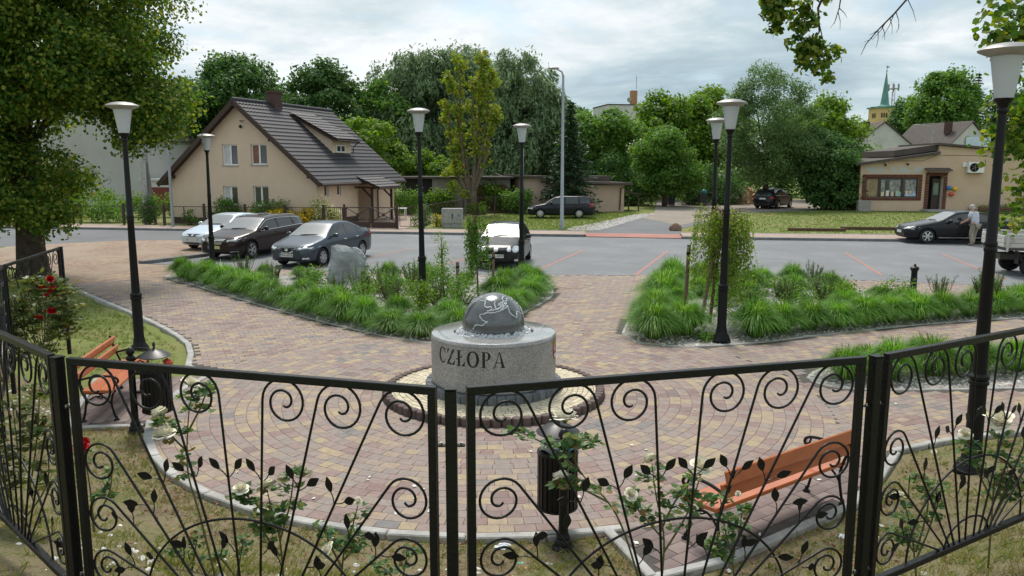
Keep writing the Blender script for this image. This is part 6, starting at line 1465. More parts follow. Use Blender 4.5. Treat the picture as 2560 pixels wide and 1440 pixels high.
LAMPS = [((5.17, 8.59), 1.0, 'nearest park lamp, standing in the rose bed behind the fence'), ((4.13, 15.46), 1.0, 'park lamp in white pebbles beside the weeping birch'), ((-6.93, 14.55), 0.975, 'park lamp behind the orange bench and the slatted bin'),
         ((-2.25, 19.95), 1.03, 'park lamp rising out of the grass bed right behind the fountain'), ((0.29, 24.6), 1.0, 'park lamp in front of the black hatchback'), ((-10.03, 26.6), 0.95, 'park lamp in front of the dark brown estate car'), ((5.45, 21.6), 1.0, 'park lamp half hidden behind the weeping birch')]
for i, (p, sc, lb) in enumerate(LAMPS):
    o = lamp0 if i == 0 else copy_tree(lamp0); o.location = (p[0], p[1], 0.03 if i else 0.06); o.scale = (1, 1, sc); o.rotation_euler = (R(random.uniform(-.4, .4)), R(random.uniform(-.4, .4)), i); relabel(o, lb)
pm('galvanised', (0.36, 0.39, 0.42), 0.5, metal=0.4, var=0.15, scale=3)
t = thing('street_lamp', 'tall galvanised street lamp by the far sidewalk', 'street lamp', (2.69, 43.2, 0.0))
MB().lathe([(.13, 0), (.13, .5), (.10, .55), (.06, 8.1)], 12).build('pole', MATS['galvanised'], t, True); MB().tube([(0, 0, 8.05), (-.08, -.02, 8.28), (-.38, -.06, 8.42)], [.055, .045, .035], 8).build('arm', MATS['galvanised'], t, True)
hd = MB(); hd.ell((-.52, -.08, 8.45), (.32, .13, .07), 14, 8); hd.build('lamp_head', MATS['lamp_cap'], t, True)
t = thing('steel_post', 'thin grey steel post on the sidewalk under the linden', 'post', (-18.6, 43.9, 0.1)); MB().lathe([(.09, 0), (.08, 1), (.07, 4.5), (.02, 4.55)], 10).build('pole', MATS['galvanised'], t, True)
t = thing('concrete_pole', 'short pale concrete pole with a dark strut by the hedge', 'pole', (-21.4, 47.0, 0)); m = MB(); m.beam((0, 0, 0), (.1, 0, 7.2), .34, .3); m.build('post', MATS['concrete'], t); MB().beam((.5, 0, 0), (.18, 0, 3.6), .12).build('strut', MATS['dark_kerb'], t)
t = thing('far_street_lamp', 'small street lamp far behind the shop roof', 'street lamp', (50.6, 98, 0)); MB().lathe([(.1, 0), (.06, 7.6)], 8).build('pole', MATS['galvanised'], t); MB().tube([(0, 0, 7.5), (-.3, 0, 7.9), (-1.6, 0, 8.1)], .05, 6).build('arm', MATS['galvanised'], t); MB().ell((-1.9, 0, 8.1), (.4, .15, .1)).build('lamp_head', MATS['concrete'], t, True)
# bollard
t = thing('bollard', 'black cast iron bollard at the edge of the parking ground', 'bollard', (10.81, 21.3, 0.03))
MB().lathe([(.10, 0), (.10, .06), (.085, .1), (.08, .30), (.088, .31), (.088, .33), (.08, .34), (.08, .42), (.088, .43), (.088, .45), (.078, .46), (.078, .62)], 16).build('shaft', MATS['iron_matt'], t, True, 35)
MB().lathe([(.078, .62), (.10, .66), (.115, .70), (.115, .72), (.08, .75), (.03, .77), (.03, .79), (.036, .81), (.005, .83)], 16).build('cap', MATS['iron_matt'], t, True, 35)
# concrete cabinet
t = thing('utility_cabinet', 'weathered concrete utility cabinet on the grass verge', 'cabinet', (-3.3, 44.4, 0.0), R(-5))
MB().box2((-.55, -.22, -.05), (.55, .22, .22)).build('plinth', MATS['concrete'], t); cb = MB().box2((-.57, -.24, .22), (.57, .24, 1.08)).build('housing', MATS['concrete'], t, bevel=.015)
for s in (-1, 1): MB().box2((s * .28 - .265, -.262, .27), (s * .28 + .265, -.242, 1.03)).build('door', MATS['concrete'], t)
MB().box2((.02, -.285, .55), (.06, -.264, .8)).build('lock', MATS['iron_matt'], t); MB().box2((.36, -.268, .62), (.47, -.2625, .74)).build('sticker', MATS['toy_blue'], t)
# benches
pm('orange_wood', (0.47, 0.135, 0.045), 0.42, col2=(0.40, 0.105, 0.035), scale=5, coat=0.4, bump=0.05, obj_var=0.06); pm('old_wood', (0.12, 0.065, 0.04), 0.8, var=0.3, scale=5)
def plank(L_, w, th, mat): return MB().box((0, 0, 0), (L_, w, th)).mesh('plank', mat, bevel=0.006)
def bench(label, loc, rz, wood='orange_wood', L_=2.0, group=None):
    t = thing('park_bench', label, 'bench', loc, rz, group)
    for y, w in ((-.08, .19), (.125, .19)): link('seat_plank', plank(L_, w, .042, MATS[wood]), t, (0, y, .425), (R(-3), 0, 0))
    for z, y in ((.63, -.235), (.765, -.275)): link('back_plank', plank(L_, .125, .04, MATS[wood]), t, (0, y, z), (R(74), 0, 0))
    for s in (-1, 1):
        x = s * (L_ / 2 - .06); f = MB()
        def tb(P, r=.016): f.tube(smooth_poly([(x, a, b) for a, b in P], k=5), r, 6)
        tb([(.22, .02), (.19, .12), (.17, .25), (.2, .38), (.235, .42)]); tb([(-.2, .02), (-.17, .15), (-.15, .3), (-.185, .46), (-.24, .6), (-.29, .78), (-.31, .84)])
        tb([(.235, .42), (.05, .395), (-.17, .40)], .018); tb([(-.22, .58), (-.05, .62), (.12, .625), (.24, .60), (.275, .55), (.25, .52), (.225, .54)], .016); tb([(.2, .42), (.225, .5), (.2, .6)], .012)
        tb([(.165, .24), (.08, .33), (-.02, .345), (-.09, .31), (-.15, .24)], .012); tb([(-.02, .345), (.05, .31), (.06, .36), (.02, .37)], .009)
        for y in (.22, -.2): f.lathe([(.04, .0), (.04, .012), (.02, .03), (.018, .06)], 10, (x, y, 0))
        f.build('side_frame', MATS['iron'], t, True, 50)
    MB().beam((-L_ / 2 + .08, -.02, .38), (L_ / 2 - .08, -.02, .38), .02).build('tie_bar', MATS['iron'], t)
    return t
bench('orange slatted bench seen from behind, next to the round bin', (2.52, 7.42, 0.03), R(35.5), group='orange benches round the fountain')
bench('orange slatted bench on the grass side under the park lamp', (-5.78, 11.35, 0.03), R(-80), L_=1.8, group='orange benches round the fountain')
bench('dark brown bench in front of the shop wall', (30.6, 50.8, 0.0), R(-4), 'old_wood', 2.4)
# bins
pm('bag_plastic', (0.66, 0.70, 0.74), 0.35); pm('bag_blue', (0.06, 0.28, 0.42), 0.35); pm('bag_green', (0.12, 0.42, 0.33), 0.4)
def litter_bin(label, loc, ang, hood=True):
    t = thing('litter_bin', label, 'litter bin', (loc[0], loc[1], gzf(*loc) + .0), ang, 'black slatted bins on posts')
    MB().lathe([(.105, 0), (.105, .03), (.085, .05), (.08, .085), (.062, .11), (.068, .13), (.05, .16), (.045, .2), (.043, .98)], 16).build('post', MATS['iron'], t, True, 35)
    MB().lathe([(.043, .98), (.06, 1.0), (.06, 1.02), (.04, 1.04), (.03, 1.05), (.052, 1.08), (.052, 1.11), (.03, 1.145), (.004, 1.155)], 14).build('finial', MATS['iron'], t, True, 40)
    cx = .29
    MB().lathe([(.165, .29), (.175, .29), (.175, .85), (.165, .85)], 28, (cx, 0, 0), caps=False).build('liner', MATS['black_plastic'], t, True, 40)
    MB().lathe([(.0, .292), (.17, .292), (.17, .275), (.02, .27)], 24, (cx, 0, 0), caps=False).build('bottom', MATS['black_plastic'], t)
    n = 22; me = MB().box((0, 0, 0), (.012, .040, .56)).mesh('slat', MATS['iron'], bevel=.003)
    for k in range(n): a = 2 * PI * k / n; link('slat', me, t, (cx + .184 * math.cos(a), .184 * math.sin(a), .565), (0, 0, a))
    for z in (.3, .83): MB().lathe([(.180, z - .012), (.196, z - .012), (.196, z + .012), (.180, z + .012)], 28, (cx, 0, 0), caps=False).build('hoop', MATS['iron'], t, True, 40)
    br = MB(); br.beam((.04, 0, .55), (.12, 0, .55), .03); br.beam((.04, 0, .8), (.12, 0, .8), .03); br.tube(smooth_poly([(.03, 0, .97), (.12, 0, 1.04), (.2, 0, 1.03), (cx, 0, 1.06)], k=4), .012, 6); br.tube(smooth_poly([(.04, 0, .9), (.1, 0, .97), (.16, 0, .94), (.13, 0, .9)], k=4), .009, 6); br.build('bracket', MATS['iron'], t, True)
    MB().lathe([(.20, 1.02), (.205, 1.03), (.11, 1.09), (.02, 1.12), (.012, 1.15), (.022, 1.17), (.015, 1.2), (.002, 1.215)], 26, (cx, 0, 0)).build('hood', MATS['iron_hood'], t, True, 40)
    return t
pm('iron_hood', (0.02, 0.02, 0.022), 0.4, metal=0.3, spec=0.6)
litter_bin('round slatted bin in front, beside the orange bench and white roses', (0.47, 6.9), R(98)); litter_bin('round slatted bin with pointed hood at the far orange bench', (-4.95, 10.12), R(12))
def crumple(name, label, cat, loc, r, mat, sq=0.5, n=9):
    m = MB(); m.ell((0, 0, 0), (r, r * .8, r * sq), n, 6); m.v = [tuple(c * (1 + rng.uniform(-.28, .28)) for c in p) for p in m.v]
    t = thing(name, label, cat, loc); m.build('crumpled_sheet', MATS[mat], t); return t
bx_ = (0.47 + .29 * math.cos(R(98)), 6.9 + .29 * math.sin(R(98)))
crumple('plastic_bag', 'white plastic bag spilling out of the near bin', 'bag', (bx_[0] - .04, bx_[1], .90 + gzf(.47, 6.9)), .13, 'bag_plastic', .6); crumple('plastic_bag', 'blue plastic bag stuffed in the near bin', 'bag', (bx_[0] + .05, bx_[1] - .05, .88 + gzf(.47, 6.9)), .09, 'bag_blue', .6)
bx_ = (-4.95 + .29 * math.cos(R(12)), 10.12 + .29 * math.sin(R(12)))
crumple('plastic_bag', 'green bag in the far bin', 'bag', (bx_[0] - .02, bx_[1], .86 + gzf(-4.95, 10.12)), .13, 'bag_green', .4); crumple('paper_cup', 'red and white cup lying on the far bin rim', 'cup', (bx_[0] + .14, bx_[1] + .05, .93 + gzf(-4.95, 10.12)), .06, 'toy_red', .8)

# ================================================================ FOUNTAIN
def granite(name, base, dark, light, rough, coat=0.0):
    m = bpy.data.materials.new(name); nt, N, L, b = nodes_of(m); setp(b, rough=rough, spec=0.5, coat=coat)
    tc = N.new('ShaderNodeTexCoord')
    v = N.new('ShaderNodeTexVoronoi'); v.inputs['Scale'].default_value = 130; L.new(tc.outputs['Object'], v.inputs['Vector'])
    n = N.new('ShaderNodeTexNoise'); n.inputs['Scale'].default_value = 75; n.inputs['Detail'].default_value = 6; n.inputs['Roughness'].default_value = 0.8; L.new(tc.outputs['Object'], n.inputs['Vector'])
    mx = N.new('ShaderNodeMath'); mx.operation = 'MULTIPLY_ADD'; mx.inputs[1].default_value = 0.45; L.new(v.outputs['Color'], mx.inputs[0])
    s2 = N.new('ShaderNodeMath'); s2.operation = 'MULTIPLY'; s2.inputs[1].default_value = 0.6; L.new(n.outputs[0], s2.inputs[0]); L.new(s2.outputs[0], mx.inputs[2])
    r = N.new('ShaderNodeValToRGB'); el = r.color_ramp.elements; el.new(.5)
    for e, (p, c) in zip(el, ((.32, dark), (.52, base), (.72, light))): e.position = p; e.color = (*c, 1)
    L.new(mx.outputs[0], r.inputs[0])
    nw = N.new('ShaderNodeTexNoise'); nw.inputs['Scale'].default_value = 2.2; nw.inputs['Detail'].default_value = 5; L.new(tc.outputs['Object'], nw.inputs['Vector'])
    mr = N.new('ShaderNodeMapRange'); mr.inputs[1].default_value = .3; mr.inputs[2].default_value = .7; mr.inputs[3].default_value = .82; mr.inputs[4].default_value = 1.15; L.new(nw.outputs[0], mr.inputs[0])
    hs = N.new('ShaderNodeHueSaturation'); L.new(r.outputs[0], hs.inputs['Color']); L.new(mr.outputs[0], hs.inputs['Value']); L.new(hs.outputs[0], b.inputs['Base Color']); MATS[name] = m
granite('granite', (0.27, 0.27, 0.262), (0.10, 0.10, 0.10), (0.46, 0.46, 0.45), 0.5); granite('granite_wet', (0.30, 0.30, 0.292), (0.17, 0.17, 0.17), (0.44, 0.44, 0.43), 0.16, 0.6); granite('granite_dark', (0.088, 0.097, 0.102), (0.065, 0.073, 0.077), (0.115, 0.124, 0.13), 0.24, 0.7)
pm('cube_grey', (0.16, 0.175, 0.19), 0.85, var=0.3, scale=9, bump=0.5, obj_var=0.2); pm('palisade', (0.145, 0.105, 0.098), 0.9, var=0.3, scale=8, bump=0.3, obj_var=0.12); pm('etch', (0.62, 0.65, 0.66), 0.6, var=0.2, scale=12)
pm('letter_ink', (0.012, 0.012, 0.012), 0.5)
leaf_mat('beige_stone', [(0.0, (0.48, 0.415, 0.30)), (.5, (0.56, 0.49, 0.36)), (1.0, (0.62, 0.55, 0.42))], trans=0.0, rough=0.85)
ft = thing('fountain', 'round granite fountain with a rotating globe on a beige stone disc', 'fountain', (FX, FY, 0))
disc = MB().lathe([(.9, -.05), (1.56, -.05), (1.56, .098), (.9, .104)], 64).build('disc_bed', MATS['joint'], ft)
Cs3, As3, Ls3, Ws3 = [], [], [], []
r = 0.98
while r < 1.54:
    w = .078; n = int(2 * PI * (r + w / 2) / .085); o_ = random.random()
    for k in range(n):
        a = (k + o_ + random.uniform(-.08, .08)) * 2 * PI / n; Cs3.append(((r + w / 2) * math.cos(a), (r + w / 2) * math.sin(a))); As3.append(a + PI / 2); Ls3.append(PI * (r + w / 2) / n - .002); Ws3.append(w / 2 - .002)
    r += w
Vd, Fd = [], []; b0 = 0
for c_, a_, l_, w_ in zip(Cs3, As3, Ls3, Ws3):
    V, F = brick_quads(np.array([c_]), np.array([a_]), l_, w_, .128 - .012 * (math.hypot(*c_) - 1) / .55, .02); Vd.append(V); Fd.append(F + b0); b0 += len(V)
link('cobble_ring', np_mesh('cobble_ring', np.concatenate(Vd), np.concatenate(Fd), MATS['beige_stone']), ft, kind='stuff')
pal = MB().lathe([(.066, -.05), (.07, .10), (.068, .132), (.058, .142), (.0, .144)], 12).mesh('palisade', MATS['palisade'], True, 40); npal = 74
for k in range(npal): a = 2 * PI * k / npal; link('palisade', pal, ft, (1.625 * math.cos(a), 1.625 * math.sin(a), random.uniform(-.004, .004)), (0, 0, random.uniform(0, 6)))
cub = MB().box((0, 0, 0), (.15, .125, .13)).mesh('cube_stone', MATS['cube_grey'], bevel=.012); nc_ = 48
for k in range(nc_): a = 2 * PI * k / nc_; link('cube_stone', cub, ft, (.965 * math.cos(a), .965 * math.sin(a), .185 + random.uniform(-.01, .006)), (random.uniform(-.03, .03), 0, a + random.uniform(-.03, .03)))
MB().lathe([(.88, .1), (.90, .22), (.925, .255), (.945, .27), (.947, .93)], 96, caps=False).build('drum', MATS['granite'], ft, True, 50)
MB().lathe([(.947, .932), (.952, .938), (.952, .965), (.935, .99), (.905, 1.0), (.61, 1.004), (.60, .995), (.598, .90), (.58, .88), (.0, .88)], 96, caps=False).build('rim', MATS['granite_wet'], ft, True, 35)
MB().lathe([(.30, .86), (.585, .92), (.575, .975), (.54, .99), (.44, .985), (.42, .95)], 64, caps=False).build('bowl', MATS['granite_wet'], ft, True, 40)
GZc, GR = 1.105, .475
sp = bmesh.new(); bmesh.ops.create_uvsphere(sp, u_segments=64, v_segments=40, radius=GR); sme = bpy.data.meshes.new('globe'); sp.to_mesh(sme); sp.free(); sme.materials.append(MATS['granite_dark']); sme.shade_smooth()
globe = link('globe', sme, ft, (0, 0, GZc))
# coastlines cut pale into the globe (outlines as they show; each a closed strip on the sphere)
COAST = [[(985, 432), (1000, 398), (1030, 390), (1062, 396), (1085, 375), (1108, 368), (1082, 362), (1060, 350), (1052, 335), (1040, 318), (1048, 304), (1075, 300), (1100, 288), (1130, 292), (1170, 288), (1205, 275), (1232, 264), (1258, 246), (1268, 228), (1280, 262), (1292, 290), (1318, 312), (1346, 330), (1349, 300), (1352, 275), (1375, 286), (1396, 296)],
         [(955, 190), (980, 172), (1005, 165), (1030, 152), (1052, 150), (1040, 168), (1018, 180), (1005, 196)], [(1030, 180), (1075, 190), (1082, 212), (1080, 232), (1100, 245), (1130, 240), (1142, 258), (1120, 272), (1102, 276), (1150, 270), (1178, 262)],
         [(1075, 190), (1105, 180), (1130, 190), (1165, 186), (1163, 215), (1170, 240), (1178, 262), (1205, 250), (1212, 232), (1198, 214), (1222, 205), (1240, 190), (1226, 172), (1240, 150), (1262, 143), (1290, 150), (1306, 168), (1335, 185), (1360, 215), (1382, 246), (1398, 290)],
         [(1190, 230), (1215, 215), (1240, 222), (1225, 245), (1245, 235), (1262, 210), (1255, 190), (1275, 182), (1262, 168), (1285, 172)], [(1210, 262), (1235, 245), (1222, 228), (1250, 215), (1240, 200)]]
for L_ in COAST:
    P = []
    pts = smooth_poly(L_, k=4)
    for i, (u, v) in enumerate(pts):
        x, z = (u - 1150) / 270, (377 - v) / 270; x += rng.normal() * .006; z += rng.normal() * .006
        d2 = x * x + z * z
        if d2 > .995: x, z = x * .996 / math.sqrt(d2), z * .996 / math.sqrt(d2); d2 = x * x + z * z
        y = -math.sqrt(max(0, 1 - d2)); el_ = R(12); y2 = y * math.cos(el_) + z * math.sin(el_) * -1 * -1 * 0 + 0
        # view axis dips 12 degrees: turn the picture plane upright
        Y2 = y * math.cos(el_) + z * math.sin(el_); Z2 = -y * math.sin(el_) * 1 + z * math.cos(el_)
        q = Vector((x, Y2, Z2)).normalized() * (GR + .0015); P.append(tuple(q))
    MB().tube(P, [.009 * rng.uniform(.6, 1.3) for _ in P], 5).build('coastline', MATS['etch'], globe, True)
# water welling up round the globe
m_ = bpy.data.materials.new('water_splash'); nt, N_, Lk, b_ = nodes_of(m_); setp(b_, rough=0.08, spec=0.7, ior=1.33, trans=0.35); b_.inputs['Base Color'].default_value = (0.9, 0.94, 0.96, 1); MATS['water_splash'] = m_
m = MB()
for k in range(800):
    a = rng.uniform(0, 2 * PI); rr = rng.uniform(.45, .565) if k % 3 else rng.uniform(.435, .5); h = .02 + .085 * max(0, 1 - abs(rr - .475) / .07) * rng.uniform(.3, 1)
    c_ = (rr * math.cos(a), rr * math.sin(a), .985 + h * .5); s_ = rng.uniform(.006, .02); m.ell(c_, (s_, s_, s_ * rng.uniform(.7, 2.0)), 6, 4)
m.build('water_splash', MATS['water_splash'], ft, True, kind='stuff')
MB().lathe([(.43, .992), (.50, .996), (.565, .99), (.585, .965)], 64, caps=False).build('water_film', MATS['water_splash'], ft, True)
# carved name on the drum
def letters():
    H_ = .23; base = .655; Rr = .9485
    def ring(cx, rx, ry, tx, ty, a0, a1, n=28):
        A = [R(a0 + (a1 - a0) * i / n) for i in range(n + 1)]
        out = [(cx + rx * math.cos(a), .5 + ry * math.sin(a)) for a in A]; inn = [(cx + (rx - tx) * math.cos(a), .5 + (ry - ty) * math.sin(a)) for a in A]
        return [(out[i], out[i + 1], inn[i + 1], inn[i]) for i in range(n)]
    def q(*p): return [tuple(p)]
    def hbar(x0, x1, z0, z1): return q((x0, z0), (x1, z0), (x1, z1), (x0, z1))
    G_ = {'C': (.78, ring(.40, .40, .52, .19, .07, 48, 312) + q((.62, .68), (.68, .68), (.68, .98), (.645, .98)) + q((.62, .18), (.70, .25), (.72, .30), (.685, .32))),
          'Z': (.74, hbar(.05, .68, .90, 1.0) + hbar(.02, .70, 0, .10) + q((.02, .07), (.20, .07), (.68, .93), (.50, .93)) + q((.05, .93), (.03, .72), (.07, .72), (.2, .93)) + q((.70, .07), (.73, .30), (.69, .30), (.52, .07))),
          'L': (.74, hbar(.14, .32, .04, .96) + hbar(.04, .42, .96, 1.0) + hbar(.04, .68, 0, .045) + q((.68, .045), (.71, .30), (.67, .30), (.48, .045)) + q((0, .36), (.0, .44), (.5, .68), (.5, .60))),
          'O': (.90, ring(.45, .44, .52, .20, .07, 0, 360, 40)),
          'P': (.72, hbar(.12, .30, .04, .96) + hbar(.03, .40, 0, .04) + hbar(.03, .36, .96, 1.0) + [tuple((x, z * .54 + .46) for x, z in t_) for t_ in ring(.34, .33, .52, .17, .08, -90, 90)]),
          'A': (.86, q((.10, .04), (.15, .04), (.46, .98), (.42, 1.02)) + q((.42, 1.02), (.47, 1.02), (.80, .04), (.60, .04)) + hbar(.23, .60, .30, .355) + hbar(.0, .27, 0, .04) + hbar(.50, .88, 0, .04))}
    word = ['C', 'Z', 'L', 'O', 'P', 'A']; x = 0; scale = 1.10 / (sum(G_[w][0] for w in word) + .09 * 5)
    for w in word:
        adv, polys = G_[w]; m = MB()
        for p in polys:
            V = []
            for px, pz in p:
                a = R(-90) + R(-55) + (x + px) * scale / .947
                V.append((Rr * math.cos(a), Rr * math.sin(a), base + pz * H_))
            m.add(V, [tuple(range(len(V)))])
        m.build('letter', MATS['letter_ink'], ft); x += adv + .09
letters()
pm('arms_red', (0.33, 0.03, 0.035), 0.5); pm('arms_gold', (0.62, 0.42, 0.06), 0.5); pm('arms_white', (0.7, 0.68, 0.66), 0.5)
def emblem():
    def wrap(poly, off, mat, name, parent):
        V = [((.949 + off) * math.cos(R(-90 + 76) + p[0] / .947), (.949 + off) * math.sin(R(-90 + 76) + p[0] / .947), .60 + p[1]) for p in poly]
        return MB().add(V, [tuple(range(len(V)))]).build(name, MATS[mat], parent)
    sh = [(-.11, .32), (.11, .32), (.11, .13), (.08, .05), (0, 0), (-.08, .05), (-.11, .13)]
    e = wrap(sh, .002, 'arms_red', 'emblem', ft)
    for x in (-.07, 0, .07): wrap([(x - .03, .225), (x + .03, .225), (x + .015, .265), (x + .03, .305), (x, .28), (x - .03, .305), (x - .015, .265)], .004, 'arms_gold', 'crown', e)
    A = np.linspace(R(200), R(340), 12); wrap([(.075 * math.cos(a), .13 + .09 * math.sin(a)) for a in A] + [(.04 * math.cos(a), .14 + .045 * math.sin(a)) for a in A[::-1]], .004, 'arms_white', 'crescent', e)
    for x in (-.04, .04): wrap([(x - .02, .15), (x + .02, .15), (x + .02, .2), (x - .02, .2)], .004, 'arms_white', 'charge', e)
emblem()
# ================================================================ BEDS: ornamental grass, dwarf pines, boulder
def grass_mesh(name, n, rad, h, seed):
    g = np.random.default_rng(seed); a = g.uniform(0, 2 * PI, n); r0 = rad * .28 * np.sqrt(g.uniform(0, 1, n)); lean = g.beta(1.6, 1.2, n)
    L_ = h * g.uniform(.85, 1.35, n) * (1 + .35 * lean); out = rad * (.25 + .95 * lean) * g.uniform(.75, 1.2, n); top = h * (1.12 - .45 * lean) * g.uniform(.8, 1.15, n)
    az = a + g.normal(size=n) * .35; d = np.stack([np.cos(az), np.sin(az)], 1); base = np.stack([np.cos(a), np.sin(a)], 1) * r0[:, None]
    side = np.stack([-d[:, 1], d[:, 0]], 1); w = g.uniform(.0045, .008, n)
    ts = np.array([0, .3, .58, .82, 1.0]); V = np.zeros((n, 9, 3))
    tip_drop = g.uniform(.5, 1.15, n) * lean ** .8
    for i, t in enumerate(ts):
        xy = base + d * (out * t ** 1.35)[:, None]; z = top * (1 - (1 - t) ** 1.9) - top * tip_drop * np.maximum(0, t - .45) ** 1.6 * 2.1
        z = np.maximum(z, .015)
        ww = w * (1 - t * .75)
        if i < 4:
            V[:, 2 * i, :2] = xy - side * ww[:, None]; V[:, 2 * i + 1, :2] = xy + side * ww[:, None]; V[:, 2 * i, 2] = V[:, 2 * i + 1, 2] = z
        else: V[:, 8, :2] = xy; V[:, 8, 2] = z
    b = np.arange(n)[:, None] * 9
    T = np.array([[0, 1, 3], [0, 3, 2], [2, 3, 5], [2, 5, 4], [4, 5, 7], [4, 7, 6], [6, 7, 8]])
    return np_mesh(name, V.reshape(-1, 3), (b[:, None, :] + T[None]).reshape(-1, 3), MATS['reed'])
GM = [grass_mesh('blades', 1700, .43, .56, s) for s in range(5)]
TM = [grass_mesh('tussock_core', 260, .30, .34, 40 + s) for s in range(2)]
ORD = ['first', 'second', 'third', 'fourth', 'fifth', 'sixth', 'seventh', 'eighth', 'ninth', 'tenth', 'eleventh', 'twelfth', 'thirteenth', 'fourteenth', 'fifteenth', 'sixteenth', 'seventeenth', 'eighteenth']
COUNT = {}
def grass_clump(loc, sc, label, group):
    k_ = COUNT[label] = COUNT.get(label, -1) + 1; label = f'{ORD[k_]} {label}'
    t = thing('grass_clump', label, 'ornamental grass', (loc[0], loc[1], .03), random.uniform(0, 6), group, (1.1 * sc * random.uniform(.82, 1.14), 1.1 * sc * random.uniform(.82, 1.14), 1.02 * sc * random.uniform(.75, 1.15)))
    link('blades', random.choice(GM), t); link('core', random.choice(TM), t); return t
GL = 'grass clumps edging the bed behind the fountain'; GRR = 'grass clumps edging the bed with the weeping birch'; GS = 'grass clumps in the small pebble bed'
front_L = [(-10.2, 24.5), (-9.6, 23.75), (-8.85, 23.1), (-8.15, 22.35), (-7.5, 21.65), (-6.85, 20.95), (-6.2, 20.2), (-5.6, 19.55), (-5.0, 18.85), (-4.4, 18.25), (-3.75, 17.6), (-3.15, 17.0), (-2.55, 16.45), (-1.85, 16.05), (-1.05, 16.2), (-0.45, 17.2)]
for p in front_L: grass_clump(p, random.uniform(1.0, 1.22), 'arching clump from the car end in the front row behind the fountain', GL)
for p in [(-0.1, 18.3), (0.15, 19.3), (0.45, 20.3), (0.6, 21.3), (0.55, 22.3), (0.4, 23.2), (0.0, 22.6), (-0.2, 21.6), (-.35, 20.3)]: grass_clump(p, random.uniform(1.0, 1.2), 'grass clump from the fountain along the passage side of its bed', GL)
for p in [(-9.6, 24.9), (-8.6, 24.5), (-7.6, 24.4), (-6.5, 24.3), (-6.0, 23.6), (-3.7, 23.9), (-2.6, 23.7), (-1.4, 23.3), (-3.4, 22.0), (-8.1, 23.7)]: grass_clump(p, random.uniform(.7, .95), 'back row grass clump counted from the brown estate car', GL)
for p in [(2.85, 15.8), (2.95, 16.7), (3.2, 17.7), (3.45, 18.7), (3.75, 19.7), (4.05, 20.7), (4.4, 21.7), (3.55, 16.2), (3.9, 19.3), (4.6, 22.7)]: grass_clump(p, random.uniform(1.05, 1.3), 'tall grass clump from the near path along the passage, birch bed', GRR)
for p in [(4.95, 15.95), (5.6, 16.35), (6.3, 16.65), (7.0, 16.95), (7.7, 17.2), (8.4, 17.5), (9.1, 17.75), (9.85, 18.0), (10.6, 18.25), (11.4, 18.5), (12.2, 18.7), (13.0, 18.9), (5.3, 16.9), (12.6, 19.6), (11.6, 19.3)]: grass_clump(p, random.uniform(1.0, 1.3), 'front row grass clump from the park lamp, birch bed', GRR)
for p in [(5.6, 23.4), (6.4, 23.2), (7.2, 22.9), (8.0, 22.6), (8.8, 22.0), (6.5, 21.6), (7.5, 21.0), (8.6, 20.6), (9.5, 20.4), (6.0, 20.2)]: grass_clump(p, random.uniform(.85, 1.1), 'back row grass clump from the passage beside the empty bays', GRR)
for p in [(5.45, 12.7), (6.2, 12.75), (7.0, 12.9), (7.8, 13.1), (6.1, 13.3), (8.6, 13.3), (7.2, 13.6)]: grass_clump(p, random.uniform(.95, 1.15), 'low grass clump from the bench end in the small pebble bed', GS)
for p in [(-7.0, 22.4), (-5.5, 20.8), (-4.3, 19.5), (-2.6, 18.0), (-1.4, 17.5), (-7.9, 23.3)]: grass_clump(p, random.uniform(.8, 1.0), 'second row grass clump from the car end behind the fountain', GL)
for p in [(5.9, 17.5), (7.7, 18.2), (9.5, 19.0), (5.2, 19.6), (5.0, 21.0), (8.0, 20.0), (5.6, 22.2), (13.8, 19.4), (14.6, 19.5)]: grass_clump(p, random.uniform(.85, 1.05), 'second row grass clump from the park lamp, birch bed', GRR)
def dwarf_pine():
    t = thing('dwarf_pine', 'x', 'dwarf pine', (0, 0, 0), 0, 'dwarf pines among the grass'); P, N, T = [], [], []; m = MB()
    for k in range(17):
        a = rng.uniform(0, 2 * PI); ln = rng.uniform(.25, .62); b = np.array([rng.normal() * .03, rng.normal() * .03, .02]); tip = b + np.array([math.cos(a) * ln * rng.uniform(.2, .75), math.sin(a) * ln * rng.uniform(.2, .75), ln])
        m.tube([tuple(b), tuple((b + tip) / 2 + np.array([math.cos(a) * .05, math.sin(a) * .05, -.03])), tuple(tip)], [.012, .009, .005], 5)
        n = 60; s = rng.uniform(.3, 1.05, n)[:, None]; q = b + (tip - b) * s; dd = rng.normal(size=(n, 3)) + np.array([0, 0, .8]); P.append(q + dd * .02); T.append(dd); N.append(rng.normal(size=(n, 3)))
    P, N, T = map(np.concatenate, (P, N, T)); V, F = leaf_quads(P, N, .085 * rng.uniform(.7, 1.2, len(P)), .012, T)
    link('needles', np_mesh('needles', V, F, MATS['needle_light']), t); m.build('stem', MATS['bark_young'], t, True); return t
dp = dwarf_pine()
DPL = ['behind the boulder', 'in front of the boulder']
